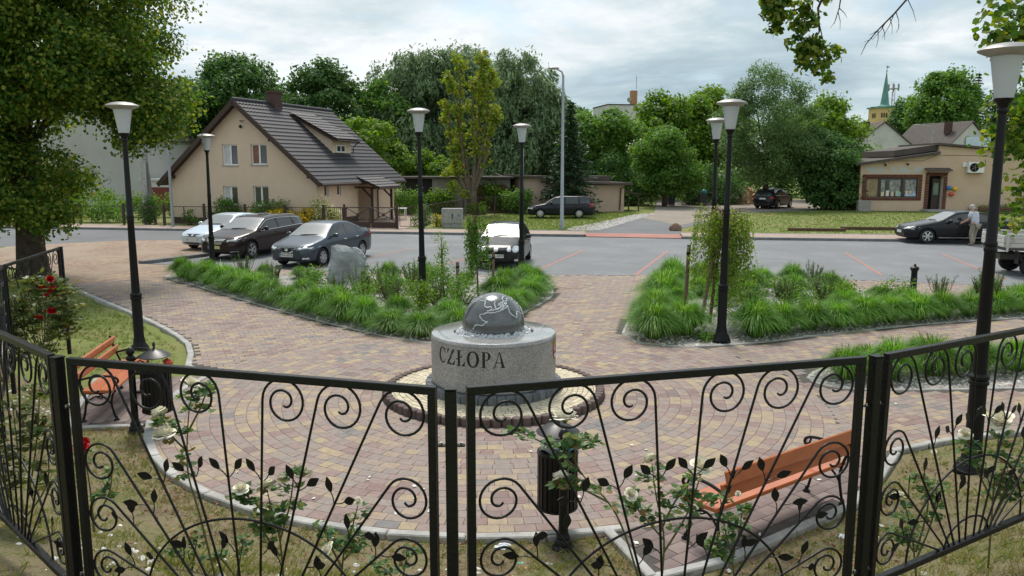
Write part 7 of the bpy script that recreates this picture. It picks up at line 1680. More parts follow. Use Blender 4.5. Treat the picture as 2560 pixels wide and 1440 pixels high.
for i, (x, y, s, lb) in enumerate([(-3.9, 20.3, 1.2, 'dwarf pine between the boulder and the park lamp'), (-3.3, 20.9, 1.25, 'dwarf pine left of the park lamp behind the fountain'), (-2.7, 21.6, 1.2, 'dwarf pine behind the lamp in the fountain side bed'), (-4.6, 20.9, .9, 'small dwarf pine in front of the boulder foot'), (-6.9, 22.9, .95, 'dwarf pine before the slate blue saloon'), (-8.3, 24.6, 1.0, 'dwarf pine before the brown estate'), (-5.9, 22.4, .9, 'dwarf pine nearest the boulder on the car side'), (-1.9, 19.4, 1.0, 'dwarf pine between lamp and pale banded stake'), (-3.0, 19.4, 1.05, 'dwarf pine over the middle of the front grass row'),
        (6.6, 18.9, 1.15, 'dark dwarf pine in the middle of the birch bed'), (7.6, 19.3, 1.2, 'dwarf pine next to the bollard side of the birch bed'), (8.6, 22.6, 1.0, 'dwarf pine at the back row of the birch bed'), (11.0, 20.3, .95, 'dwarf pine beside the bollard'), (11.4, 18.9, 1.3, 'tall dwarf pine at the path end of the birch bed'), (5.6, 18.3, 1.0, 'dwarf pine just behind the big grass clump by the lamp')]):
    o = dp if i == 0 else copy_tree(dp); o.location = (x, y, .03); o.rotation_euler = (0, 0, i * 1.7); o.scale = (s, s, s * 1.1); relabel(o, lb)
bush('honeysuckle_shrub', 'loose green shrub with a tall shoot beside the park lamp', (-1.75, 20.7, 0.03), [(0, 0, .45, .5, .4, .5)], 1300, .06, 'mid', k=14, rc=.3)
bush('honeysuckle_shrub', 'slender upright leafy shoot before the black hatchback', (-1.95, 21.4, 0.03), [(0, 0, 1.0, .14, .14, .75)], 420, .055, 'bright', k=12, rc=.16)
bush('low_shrub', 'small green plant at the foot of the weeping birch', (3.75, 15.55, 0.03), [(0, 0, .08, .3, .2, .08)], 320, .05, 'mid', k=8, rc=.14)
bush('low_shrub', 'dark green low shrub under the weeping birch', (5.2, 18.0, 0.03), [(0, 0, .25, .7, .5, .3)], 1100, .055, 'mid', k=12, rc=.3)
for x, y, r_, mt, lb in ((-3.6, 18.9, .42, 'mid', 'leafy green shrub behind the middle of the front grass row'), (-2.9, 20.3, .45, 'mid', 'leafy green shrub left of the lamp foot'), (-2.2, 18.9, .38, 'bright', 'light green shrub before the lamp foot'), (-1.2, 19.6, .45, 'mid', 'leafy green shrub at the pale banded stake'), (-5.4, 21.6, .4, 'mid', 'low green shrub on the path side of the boulder'), (-3.9, 21.6, .4, 'bright', 'low light shrub beside the boulder'), (-2.5, 22.6, .42, 'mid', 'green shrub between boulder and hatchback'), (6.6, 18.3, .45, 'mid', 'green shrub behind the front row in the birch bed'), (8.2, 19.0, .42, 'bright', 'light green shrub in the birch bed middle'), (7.0, 20.8, .42, 'mid', 'green shrub before the back row of the birch bed'), (9.8, 20.0, .4, 'mid', 'green shrub nearest the bollard')):
    bush('leafy_shrub', lb, (x, y, .03), [(0, 0, r_ * .75, r_, r_, r_ * .8)], 900, .06, mt, k=14, rc=r_ * .55, group='small shrubs in the planted beds')
def boulder():
    g = np.random.default_rng(5); pts = [(-.52, -.25, 0), (.5, -.3, 0), (.62, .3, 0), (-.5, .35, 0), (-.50, -.2, .5), (.47, -.28, .42), (.62, .25, .5), (-.5, .3, .6), (-.36, -.1, 1.08), (.22, -.12, 1.10), (.34, .18, .98), (-.34, .22, 1.02), (.50, .0, .72)]
    bm = bmesh.new()
    for p in pts: bm.verts.new(p)
    r_ = bmesh.ops.convex_hull(bm, input=bm.verts); bmesh.ops.triangulate(bm, faces=bm.faces[:]); bmesh.ops.subdivide_edges(bm, edges=bm.edges[:], cuts=4, use_grid_fill=True)
    from mathutils import noise
    bm.normal_update()
    for v in bm.verts:
        q = v.co * 2.2; d = noise.noise(q) * .08 + noise.cell(q * 1.7) * .05 + noise.noise(q * 4) * .035; v.co += v.normal * d
    me = bpy.data.meshes.new('rock'); bm.to_mesh(me); bm.free(); me.shade_smooth(); me.set_sharp_from_angle(angle=R(9))
    pm('boulder', (0.35, 0.375, 0.38), 0.85, col2=(0.17, 0.185, 0.185), scale=2.2, bump=0.9, bscale=9, spread=(.3, .62)); me.materials.append(MATS['boulder'])
    t = thing('boulder', 'big split grey boulder standing in the bed before the cars', 'boulder', (-4.9, 23.5, .0), R(10)); link('rock', me, t)
boulder()
t = thing('field_stone', 'small reddish stone at the lane corner', 'stone', (8.65, 42.3, 0)); m = MB(); m.ell((0, 0, .12), (.34, .25, .28), 10, 7); m.v = [tuple(c * (1 + rng.uniform(-.1, .1)) for c in p) for p in m.v]; pm('red_stone', (0.27, 0.17, 0.13), .9, var=.4, scale=4); m.build('rock', MATS['red_stone'], t)
t = thing('timber_beam', 'weathered timber edging lying along the lawn', 'beam', (14.6, 42.3, .0), R(-8)); MB().box2((0, -.1, -.02), (2.9, .1, .16)).build('log', MATS['old_wood'], t); 
t = thing('timber_beam', 'dark timber edging nearer the black saloon', 'beam', (17.7, 43.0, .0), R(-6)); MB().box2((0, -.1, -.02), (3.2, .1, .17)).build('log', MATS['old_wood'], t)
# wood pile, wheeled bins, board
t = thing('wood_pile', 'heap of split firewood logs beyond the lane', 'wood pile', (20.6, 71.6, 0)); pm('split_wood', (0.40, 0.25, 0.14), .85, var=.35, scale=6, obj_var=.3)
lm = MB().prism_yz([(-.09, -.07), (.09, -.07), (.02, .1)], -.28, .28).mesh('split_log', MATS['split_wood'])
for k in range(150):
    a, rr = rng.uniform(0, 2 * PI), 1.9 * math.sqrt(rng.uniform(0, 1)); z = max(.06, (1.75 * (1 - rr / 1.95) ** .8) * rng.uniform(.8, 1.0)); link('split_log', lm, t, (rr * math.cos(a), rr * math.sin(a) * .8, z), (rng.uniform(-.6, .6), rng.uniform(-.5, .5), rng.uniform(0, 6)), scale=(rng.uniform(.9, 1.5),) * 3)
MB().lathe([(1.8, 0), (1.2, .7), (.3, 1.45), (.01, 1.5)], 14).build('heap_core', MATS['split_wood'], t)
pm('bin_grey', (0.045, 0.05, 0.055), .6)
for x, y, lb in ((13.55, 68.5, 'dark wheeled bin beside the round tree'), (16.1, 68.0, 'dark wheeled bin with blue bag on its lid')):
    t = thing('wheeled_bin', lb, 'wheeled bin', (x, y, 0), 0, 'wheeled bins by the lane'); m = MB(); m.add([(-.26, -.28, .06), (.26, -.28, .06), (.26, .28, .06), (-.26, .28, .06), (-.31, -.36, .95), (.31, -.36, .95), (.31, .36, .95), (-.31, .36, .95)], [(0, 3, 2, 1), (4, 5, 6, 7), (0, 1, 5, 4), (1, 2, 6, 5), (2, 3, 7, 6), (3, 0, 4, 7)]); m.build('body', MATS['bin_grey'], t); MB().box2((-.33, -.4, .953), (.33, .38, 1.02)).build('lid', MATS['bin_grey'], t, bevel=.015)
    for s in (-1, 1): MB().tube([(s * .3, .32, .1), (s * .24, .32, .1)], .1, 12).build('wheel', MATS['tyre'], t)
crumple('plastic_bag', 'blue rubbish bag on the wheeled bin lid', 'bag', (16.2, 67.9, 1.18), .22, 'bag_blue', .8)
t = thing('notice_board', 'small white board at the lane edge', 'board', (19.6, 70.5, 0)); MB().box2((-.3, 0, .25), (.3, .03, 1.05)).build('panel', MATS['white_pvc'], t); MB().box2((-.33, -.002, 1.053), (.33, .035, 1.13)).build('top_strip', MATS['red_door'], t); MB().beam((-.25, .05, 0), (-.25, .05, 1.0), .05).build('leg', MATS['iron_matt'], t); MB().beam((.25, .05, 0), (.25, .05, 1.0), .05).build('leg', MATS['iron_matt'], t)
t = thing('cellar_box', 'grey ribbed utility box at the shop corner', 'box', (26.2, 59.9, 0), R(-7)); MB().box2((-.4, -.2, 0), (.5, .3, .8)).build('housing', MATS['block_grey'], t, bevel=.02)
# gardens round the beige house
bush('garden_shrub', 'fresh green shrub below the first gable window', (-16.6, 46.1, 0), [(0, 0, .75, .95, .7, .65)], 2600, .11, 'mid', k=18, rc=.42)
bush('garden_shrub', 'round bright green shrub below the second gable window', (-13.6, 45.4, 0), [(0, 0, .75, 1.0, .7, .7)], 2800, .11, 'mid', k=18, rc=.42)
bush('flowering_shrub', 'low bush with yellow flowers left of the round shrub', (-14.6, 44.6, 0), [(0, 0, .32, .5, .4, .3)], 700, .08, 'mid', ('yellow_bloom', 800, .12), k=9, rc=.24)
bush('flowering_shrub', 'long yellow flowering border behind the brown estate', (-12.6, 44.0, 0), [(0, 0, .45, 1.3, .4, .4)], 1300, .08, 'mid', ('yellow_bloom', 2200, .12), k=18, rc=.26)
bush('flowering_shrub', 'yellow flowering border nearest the wicket gate', (-11.1, 43.8, 0), [(0, 0, .45, .95, .4, .42)], 1000, .08, 'mid', ('yellow_bloom', 1700, .12), k=14, rc=.26)
bush('flowering_shrub', 'cream flowering bush at the house corner', (-10.4, 44.3, 0), [(0, 0, .75, .85, .5, .7)], 1300, .09, 'mid', ('cream_bloom', 2000, .11), k=14, rc=.34)
bush('garden_shrub', 'small green plant at the plain end of the gable wall', (-18.7, 46.4, 0), [(0, 0, .4, .35, .3, .4)], 600, .09, 'mid', k=8, rc=.24)
bush('garden_shrub', 'low light green edging plants along the house fence', (-16.6, 44.9, 0), [(0, 0, .25, 1.3, .3, .25)], 1300, .08, 'bright', k=14, rc=.24)
bush('garden_shrub', 'reddish brown spiky shrub by the driveway gate', (-4.9, 43.9, 0), [(0, 0, .55, .55, .4, .5)], 1300, .09, 'greygreen', k=12, rc=.3)
bush('flowering_shrub', 'yellow flowers at the garden fence by the cabinet', (-4.0, 45.4, 0), [(0, 0, .3, .7, .4, .25)], 700, .08, 'mid', ('yellow_bloom', 420, .09), k=10, rc=.24)
bush('ivy_bush', 'dense dark ivy mound against the shed wall', (-7.2, 55.6, 0), [(0, 0, .9, 1.2, .6, .9)], 3000, .13, 'mid', k=20, rc=.5)
bush('garden_shrub', 'bright green shrub behind the pollarded tree', (-1.1, 58.6, 0), [(0, 0, 1.0, 1.3, .6, 1.0)], 2600, .15, 'bright', k=18, rc=.5)
bush('garden_shrub', 'leafy suckers round the pollarded tree foot', (-2.6, 56.3, 0), [(0, 0, .35, .8, .5, .4)], 1200, .13, 'bright', k=12, rc=.3)
bush('hedge_plant', 'long clipped hedge in front of the pale grey gable wall', (-26.0, 53.5, 0), [(-2.5, 0, .9, 3.6, .5, .8), (3.0, 0, .8, 3.2, .5, .75)], 7500, .14, 'bright', cat='hedge', k=60, rc=.5)
bush('hedge_plant', 'shadowy shrubs under the linden behind the fence', (-29.5, 48.6, 0), [(0, 0, .7, 3.2, .6, .7), (5, 0, .6, 2, .5, .6)], 4500, .13, 'mid', cat='hedge', k=36, rc=.45)
bush('ivy_bush', 'dark ivy growing up the concrete pole', (-21.1, 46.7, 0), [(0, 0, .8, .45, .4, .8)], 1300, .11, 'dark', k=12, rc=.32)
bush('low_shrub', 'weeds along the foot of the shop wall', (35.6, 59.0, 0), [(0, 0, .25, 2.2, .3, .25)], 1500, .1, 'mid', k=24, rc=.24)
bush('garden_shrub', 'wide leafy bush between the pollarded tree and the flat garage', (0.3, 57.0, 0), [(0, 0, .9, 1.0, .5, .9)], 2400, .15, 'mid', k=18, rc=.45)
bush('garden_shrub', 'leafy bush in front of the grey shed wall', (-4.9, 57.2, 0), [(0, 0, .8, 1.0, .5, .8)], 2200, .15, 'bright', k=16, rc=.42)
t = thing('dry_sapling', 'bare dry sapling standing before the hatchback', 'sapling', (-.75, 33.6, 0)); m = MB()
# garden fences
def garden_panel(p0, p1, label, group, h=1.05, z0=.12, wires=True):
    d = Vector(p1) - Vector(p0); L_ = d.length; t = thing('garden_fence', label, 'fence', (p0[0], p0[1], .12), math.atan2(d.y, d.x), group)
    a, b = .07, L_ - .07
    for nm, q0, q1 in (('rail', (a, 0, z0), (b, 0, z0)), ('rail', (a, 0, h), (b, 0, h)), ('stile', (a, 0, z0), (a, 0, h)), ('stile', (b, 0, z0), (b, 0, h)), ('stile', ((a + b) / 2, 0, z0), ((a + b) / 2, 0, h))): MB().beam(q0, q1, .035).build(nm, MATS['brown_metal'], t)
    if wires:
        m = MB(); k = int((b - a) / .09)
        for i in range(1, k): x = a + (b - a) * i / k; m.beam((x, 0, z0), (x, 0, h), .005)
        m.build('wire_mesh', MATS['brown_metal'], t)
    return t
def garden_post(p, label, group, h=1.15, w=.1):
    t = thing('fence_post', label, 'post', (p[0], p[1], .0), 0, group); MB().box2((-w / 2, -w / 2, 0), (w / 2, w / 2, h)).build('shaft', MATS['brown_metal'], t); MB().box2((-w / 2 - .015, -w / 2 - .015, h + .001), (w / 2 + .015, w / 2 + .015, h + .03)).build('cap', MATS['brown_metal'], t)
GF_ = 'brown house fence'; xs_ = [(-31.6, 46.4), (-29.3, 46.0), (-27.0, 45.7), (-24.4, 45.3), (-21.8, 45.0), (-19.4, 44.7), (-17.0, 44.3), (-14.6, 43.9), (-12.3, 43.5), (-10.15, 43.15)]
ords = ['first', 'second', 'third', 'fourth', 'fifth', 'sixth', 'seventh', 'eighth', 'ninth', 'tenth']
for i, p in enumerate(xs_):
    garden_post(p, f'brown house fence post, {ords[i]} from the linden', GF_, 1.3)
    if i: garden_panel(xs_[i - 1], p, f'brown wire fence panel before the house, {ords[i - 1]} from the linden', GF_)
def gate(p0, p1, label, kind):
    d = Vector(p1) - Vector(p0); L_ = d.length; t = thing('gate', label, 'gate', (p0[0], p0[1], .1), math.atan2(d.y, d.x))
    B = lambda a, b, w=.05: MB().beam(a, b, w).build('bar', MATS['brown_metal'], t)
    if kind == 'bars':
        B((.05, 0, .1), (L_ - .05, 0, .1)); B((.05, 0, 1.1), (L_ - .05, 0, 1.1)); B((.05, 0, .1), (.05, 0, 1.1)); B((L_ - .05, 0, .1), (L_ - .05, 0, 1.1))
        for k in range(1, 9): B((.05 + (L_ - .1) * k / 9, 0, .1), (.05 + (L_ - .1) * k / 9, 0, 1.1), .018)
    else:
        for s in range(2):
            a, b = .05 + s * L_ / 2, L_ / 2 - .04 + s * L_ / 2; c_ = (a + b) / 2
            MB().box2((a, -.03, .05), (b, .03, .36)).build('kick_plate', MATS['brown_metal'], t)
            B((a, 0, 1.12), (b, 0, 1.12)); B((a, 0, .05), (a, 0, 1.12), .06); B((b, 0, .05), (b, 0, 1.12), .06); B((a, 0, 1.1), (b, 0, .38), .04); B((a, 0, .38), (b, 0, 1.1), .04); MB().box((c_, -.03, .74), (.16, .02, .16)).build('rosette', MATS['brown_metal'], t)
gate((-10.1, 43.1), (-9.0, 42.85), 'narrow brown wicket gate with upright bars', 'bars'); gate((-8.9, 42.8), (-6.1, 42.3), 'wide brown driveway gate with crossed braces', 'x')
for p, lb in (((-8.95, 42.83), 'brown post between wicket and driveway gate'), ((-6.05, 42.3), 'brown post closing the driveway gate')): garden_post(p, lb, 'gate posts', 1.35)
GB = 'dark garden fence running back to the sheds'; xs2 = [(-6.0, 42.35), (-4.75, 42.6), (-4.3, 45.4), (-3.7, 48.2), (-3.1, 51), (-2.3, 53.8), (-1.2, 55.6), (.0, 56.6)]
for i, p in enumerate(xs2[1:], 1):
    garden_post(p, f'dark garden fence post, {ords[i - 1]} from the driveway gate', GB, 1.3, .07); garden_panel(xs2[i - 1], p, f'dark wire garden fence panel, {ords[i - 1]} from the driveway gate', GB, 1.15)
t = thing('garden_table', 'white plastic table on the house terrace', 'table', (-7.3, 51.0, .02)); MB().box2((-.6, -.4, .68), (.6, .4, .72)).build('tabletop', MATS['white_pvc'], t)
for x in (-.52, .52):
    for y in (-.33, .33): MB().beam((x, y, 0), (x, y, .68), .05).build('leg', MATS['white_pvc'], t)
bpy.data.objects.remove(bpy.data.objects['dry_sapling'])
# ================================================================ WROUGHT IRON FENCE
PW, PH = 2.0, 1.27
def scroll_path(x0, c, Rr, turn=640, n=46):
    """rod from the bottom rail up to a spiral: tangent line, then a curl (right half; the left half is mirrored)"""
    P0 = np.array([x0, 0.0]); C = np.array(c); d = C - P0; L_ = np.hypot(*d); base = math.atan2(d[1], d[0]); beta = math.acos(min(1, Rr / L_))
    a0 = base + PI + -beta  # tangent point on the upper left side
    T = C + Rr * np.array([math.cos(a0), math.sin(a0)])
    pts = [P0 + (T - P0) * t for t in (0, .25, .5, .75, .93)]
    for i in range(n + 1):
        p = i / n; a = a0 - R(turn) * p; r_ = Rr * (1 - .86 * p ** 1.45); pts.append(C + r_ * np.array([math.cos(a), math.sin(a)]))
    return pts
SCROLLS = [(.045, (.235, 1.125), .115), (.105, (.525, 1.12), .118), (.165, (.835, 1.115), .118), (.215, (.850, .715), .105), (.26, (.850, .43), .10), (.31, (.855, .145), .095)]
def leaf_plate(): 
    o = [(0, 0), (.010, .012), (.019, .030), (.020, .045), (.012, .062), (0, .080), (-.012, .062), (-.020, .045), (-.019, .030), (-.010, .012)]
    m = MB(); n = len(o); V = [(x, -.001, z) for x, z in o] + [(x, .001, z) for x, z in o]
    m.add(V, [tuple(range(n)), tuple(range(n, 2 * n))[::-1]] + [(i, n + i, n + (i + 1) % n, (i + 1) % n) for i in range(n)]); m.tube([(0, 0, -.055), (.004, 0, -.02), (0, 0, .006)], .0028, 5); return m.mesh('iron_leaf', MATS['iron'])
def make_panel():
    t = thing('scroll_fence', 'x', 'fence', (0, 0, 0), 0, 'wrought iron fence panels'); fr = .036
    for nm, a, b in (('top_rail', (0, 0, PH - fr / 2), (PW, 0, PH - fr / 2)), ('bottom_rail', (0, 0, fr / 2), (PW, 0, fr / 2)), ('stile', (fr / 2, 0, fr), (fr / 2, 0, PH - fr)), ('stile', (PW - fr / 2, 0, fr), (PW - fr / 2, 0, PH - fr))): MB().beam(a, b, fr).build(nm, MATS['iron'], t, bevel=.003)
    lm = leaf_plate()
    for s in (-1, 1):
        for i, (x0, c_, Rr) in enumerate(SCROLLS):
            pts = scroll_path(x0, c_, Rr); P = [(PW / 2 + s * p[0], 0, .03 + p[1] * .985) for p in pts]
            rod = MB().tube(P, [.0062] * (len(P) - 3) + [.0058, .0053, .0048], 7).build('scroll_rod', MATS['iron'], t, True, 60)
            d = np.array(pts[4]) - np.array(pts[0]); Lr = np.hypot(*d); u = d / Lr; ang = math.atan2(u[0], u[1])
            spots = [(.72, 1), (.72, -1)] if i < 3 else [(.62, 1), (.58, -1)]
            if i in (1, 3): spots.append((.30, -1))
            if i in (0, 2, 4): spots.append((.34, 1))
            for rr, sd in spots:
                if rr > Lr * .97: rr = Lr * .8
                b = np.array(pts[0]) + u * rr; a2 = ang + sd * R(42); off = np.array([math.sin(a2), math.cos(a2)]) * .058
                q = b + off; link('iron_leaf', lm, rod, (PW / 2 + s * q[0], -.004 * sd, .03 + q[1] * .985), (0, s * a2, random.uniform(-.5, .5)))
    for a_, b2 in ((.63, .50), (.235, .125)):
        P = [(PW / 2 + a_ * math.cos(q), .0145, .03 + b2 * math.sin(q)) for q in np.linspace(PI, 0, 37)]; MB().tube(P, .0062, 7).build('arch_bar', MATS['iron'], t, True)
    return t
pan0 = make_panel()
def make_post():
    t = thing('fence_post', 'x', 'post', (0, 0, 0), 0, 'square fence posts'); MB().box2((-.025, -.025, -.25), (.025, .025, 1.40)).build('shaft', MATS['iron'], t, bevel=.003)
    MB().box2((-.027, -.027, 1.402), (.027, .027, 1.408)).build('cap', MATS['iron'], t)
    for z in (1.15, .25):
        MB().beam((-.06, 0, z), (.06, 0, z), .026, .006).build('bracket', MATS['iron'], t)
        for x in (-.045, .045): MB().tube([(x, 0, z + .002), (x, 0, z + .014)], .008, 6).build('bolt', MATS['bolt'], t)
    return t
post0 = make_post()
FPOSTS = [((-6.8, 12.0), 2.27), ((-6.375, 9.92), 2.25), ((-5.1, 7.7), 2.42), ((-3.8, 5.35), 2.52), ((-2.275, 3.9), 2.55), ((-0.263, 3.33), 2.55), ((1.83, 3.92), 2.55), ((3.62, 5.05), 2.52), ((4.9, 6.7), 2.4)]
PLAB = ['end post of the iron fence on the grass side', 'iron fence post beside the red rose bush', 'iron fence post out by the left bank', 'iron fence post behind the left rose leaves', 'iron fence post at the left corner near the viewer', 'slim iron fence post in the middle before the fountain', 'iron fence post in front of the orange bench end', 'iron fence post beyond the near lamp', 'last iron fence post on the right bank']
NLAB = ['scroll fence panel behind the red rose bush', 'scroll fence panel hidden along the left bank', 'scroll fence panel further up the left bank', 'scroll fence panel seen almost edge on at the left', 'scroll fence panel in front of the round plaza and white roses', 'scroll fence panel in front of the bin and the orange bench', 'scroll fence panel in front of the near lamp', 'scroll fence panel running out of view on the right']
for i, (p, T) in enumerate(FPOSTS):
    o = post0 if i == 0 else copy_tree(post0); o.location = (p[0], p[1], T - 1.408); relabel(o, PLAB[i])
    q = FPOSTS[min(i + 1, len(FPOSTS) - 1)][0]; r_ = FPOSTS[max(i - 1, 0)][0]; o.rotation_euler = (0, 0, math.atan2(q[1] - r_[1], q[0] - r_[0]))
    if i == 0: o.scale = (1, 1, 1)
for i in range(len(FPOSTS) - 1):
    (a, Ta), (b, Tb) = FPOSTS[i], FPOSTS[i + 1]; d = Vector(b) - Vector(a); L_ = d.length; u = d / L_; gap = .068
    o = pan0 if i == 0 else copy_tree(pan0); relabel(o, NLAB[i]); o.location = (a[0] + u.x * gap, a[1] + u.y * gap, Ta - PH); o.rotation_euler = (0, -math.atan2(Tb - Ta, L_), math.atan2(d.y, d.x)); o.scale = ((L_ - 2 * gap) / PW, 1, 1)
# ================================================================ ROSES
leaf_mat('rose_leaf', G((0.022, 0.055, 0.022), (0.035, 0.080, 0.028), (0.055, 0.105, 0.03), (0.085, 0.13, 0.035), (0.15, 0.085, 0.04)), .4, .45, .3, gain=1.8)
leaf_mat('rose_leaf_light', G((0.05, 0.09, 0.02), (0.08, 0.13, 0.03), (0.12, 0.16, 0.04), (0.2, 0.17, 0.04)), .4, .4, .4)
pm('rose_stem', (0.085, 0.115, 0.03), .6, col2=(0.12, 0.09, 0.04), scale=6); pm('petal_cream', (0.78, 0.72, 0.52), .6, col2=(0.84, 0.81, 0.70), scale=9); pm('petal_white', (0.84, 0.82, 0.75), .6, col2=(0.80, 0.72, 0.55), scale=7); pm('petal_red', (0.50, 0.008, 0.016), .5, col2=(0.36, 0.005, 0.01), scale=9)
def rose_head(mat, seed):
    """cupped petals in four whorls"""
    g = np.random.default_rng(seed); m = MB()
    for w, (n, Rw, Hw) in enumerate(((6, .5, .16), (6, .44, .27), (5, .35, .35), (5, .25, .40), (4, .14, .42))):
        for k in range(n):
            a = 2 * PI * (k + .5 * (w % 2)) / n + g.uniform(-.2, .2); R2, H2 = Rw * g.uniform(.88, 1.1), Hw * g.uniform(.85, 1.1); V = []
            for i in range(5):
                v = i / 4; rad = R2 * math.sin(v * PI / 2) ** .85 + .05 * v ** 4; z = H2 * v ** 1.3 - (.12 if w < 2 else .02) * v ** 5; hw = PI / n * 1.3 * (.45 + .55 * math.sin(PI * min(1, .15 + .72 * v)))
                for j in (-2, -1, 0, 1, 2):
                    aa = a + j / 2 * hw; q = rad * (1 - .06 * (j / 2) ** 2 * (1 if v > .5 else 0)); V.append((q * math.cos(aa), q * math.sin(aa), z + .03 * (j / 2) ** 2 * v + g.normal() * .009))
            m.add(V, [(i * 5 + j, i * 5 + j + 1, (i + 1) * 5 + j + 1, (i + 1) * 5 + j) for i in range(4) for j in range(4)])
    me = m.mesh('petals', MATS[mat], True, 60); return me
HEADS = {k: [rose_head(k, s) for s in (1, 2, 3)] for k in ('petal_cream', 'petal_white', 'petal_red')}
sep_me = MB().lathe([(.02, -.10), (.07, -.06), (.10, -.01), (.05, .02)], 8).mesh('sepal', MATS['rose_stem'], True)
def rose_bush(label, base, stems, leafn, spread, flowers, mat='petal_cream', leaf='rose_leaf', size=.052, group='rose bushes along the fence', zb=None):
    """stems: lists of world points; flowers: (world point, diameter)"""
    z = gzf(*base) if zb is None else zb
    t = thing('rose_bush', label, 'rose bush', (base[0], base[1], z), 0, group); B = np.array([base[0], base[1], z]); m = MB(); P, N, T = [], [], []
    for st in stems:
        L_ = [np.array(p) - B for p in st]; S = smooth_poly(L_, k=6); m.tube(S, list(np.linspace(.0075, .003, len(S))), 6)
        S = np.array(S); n = len(S)
        for _ in range(int(leafn * 1.15 / len(stems))):
            f = rng.uniform(.25, 1) ** .7; p = S[min(n - 1, int(f * n))]; d = rng.normal(size=3); d[2] = abs(d[2]) * .4 - .1; d /= np.linalg.norm(d); L1 = spread * rng.uniform(.35, 1); tip = p + d * L1 - np.array([0, 0, .15 * L1])
            m.tube([tuple(p), tuple((p + tip) / 2 + np.array([0, 0, .01])), tuple(tip)], [.002, .0016, .001], 3, False)
            sd = np.cross(d, [0, 0, 1]); sd /= (np.linalg.norm(sd) + 1e-6)
            for q, s_ in ((1.08, 0), (.8, 1), (.8, -1), (.5, 1), (.5, -1)):
                P.append(p + (tip - p) * q + sd * s_ * size * .55); N.append(np.array([0, 0, 1.0]) + rng.normal(size=3) * .45); T.append(d + sd * s_ * .9 if s_ else d)
    V, F = leaf_hex(np.array(P), np.array(N), size * rng.uniform(.75, 1.2, len(P)), size * .72 * rng.uniform(.8, 1.1, len(P)), np.array(T))
    link('foliage', np_mesh('foliage', V, F, MATS[leaf]), t); m.build('stem', MATS['rose_stem'], t, True)
    for i, (p, dia) in enumerate(flowers):
        q = np.array(p) - B; hd = link('rose_flower', random.choice(HEADS[mat]), t, tuple(q), (R(random.uniform(-45, 25)), R(random.uniform(-40, 40)), random.uniform(0, 6)), scale=(dia * 1.3,) * 3); link('sepal', sep_me, hd)
    return t
def S_(*pts): return [at(u, v, Y) for u, v, Y in pts]
def gp(u, v, Y):
    p = at(u, v, Y); return (p[0], p[1])
rose_bush('tall cream rose bush leaning over the near bin', gp(1600, 1440, 4.3), [S_((1605, 1475, 4.3), (1560, 1330, 4.3), (1520, 1255, 4.3), (1455, 1185, 4.3), (1410, 1095, 4.25)), S_((1455, 1185, 4.3), (1380, 1120, 4.3), (1300, 1080, 4.3)), S_((1440, 1170, 4.3), (1440, 1110, 4.3), (1480, 1100, 4.35)), S_((1520, 1255, 4.3), (1440, 1215, 4.2), (1405, 1205, 4.2))], 46, .10, [(at(1412, 1052, 4.2), .125), (at(1404, 1198, 4.2), .085)], 'petal_white', size=.06)
rose_bush('cream rose bush with three blooms left of the plaza kerb', gp(540, 1440, 4.8), [S_((545, 1470, 4.8), (500, 1290, 4.8), (470, 1180, 4.8), (470, 1060, 4.8), (480, 975, 4.8)), S_((470, 1130, 4.8), (430, 1090, 4.8), (405, 1045, 4.8)), S_((470, 1080, 4.8), (505, 1010, 4.8), (520, 960, 4.8))], 40, .10, [(at(474, 963, 4.75), .095), (at(400, 1036, 4.75), .085), (at(411, 1090, 4.7), .11)], 'petal_cream', size=.055)
rose_bush('dense rose bush with two cream blooms before the kerb', gp(705, 1440, 4.6), [S_((710, 1475, 4.6), (700, 1350, 4.6), (680, 1280, 4.6), (668, 1225, 4.6)), S_((700, 1350, 4.6), (725, 1260, 4.6), (735, 1175, 4.6)), S_((690, 1330, 4.6), (640, 1260, 4.6), (605, 1232, 4.6)), S_((700, 1390, 4.6), (660, 1330, 4.6), (650, 1290, 4.6))], 62, .10, [(at(665, 1217, 4.55), .09), (at(602, 1224, 4.55), .07)], 'petal_cream', size=.055)
rose_bush('low rose bush with a single bud near the middle post', gp(845, 1470, 4.6), [S_((850, 1490, 4.6), (860, 1380, 4.6), (880, 1320, 4.6), (895, 1262, 4.6)), S_((855, 1420, 4.6), (820, 1350, 4.6), (815, 1320, 4.6)), S_((860, 1400, 4.6), (900, 1350, 4.6))], 34, .09, [(at(895, 1254, 4.6), .04), (at(822, 1374, 4.5), .07)], 'petal_cream', size=.05)
rose_bush('rose bush with pale blooms at the bench end', gp(1640, 1470, 4.7), [S_((1650, 1490, 4.7), (1660, 1350, 4.7), (1640, 1240, 4.7), (1630, 1160, 4.7)), S_((1660, 1350, 4.7), (1600, 1280, 4.7), (1575, 1240, 4.7)), S_((1660, 1380, 4.7), (1720, 1280, 4.7), (1755, 1175, 4.7)), S_((1650, 1330, 4.7), (1690, 1250, 4.7), (1720, 1230, 4.7))], 54, .10, [(at(1628, 1150, 4.6), .075), (at(1752, 1168, 4.6), .10), (at(1577, 1236, 4.6), .06)], 'petal_cream', size=.055)
rose_bush('leafy rose shoots in front of the orange bench', gp(1850, 1480, 4.8), [S_((1840, 1490, 4.8), (1830, 1400, 4.8), (1810, 1310, 4.8), (1800, 1240, 4.8)), S_((1830, 1400, 4.8), (1850, 1320, 4.8), (1855, 1260, 4.8)), S_((1830, 1410, 4.8), (1780, 1360, 4.8))], 42, .09, [(at(1845, 1235, 4.8), .03)], 'petal_cream', size=.055)
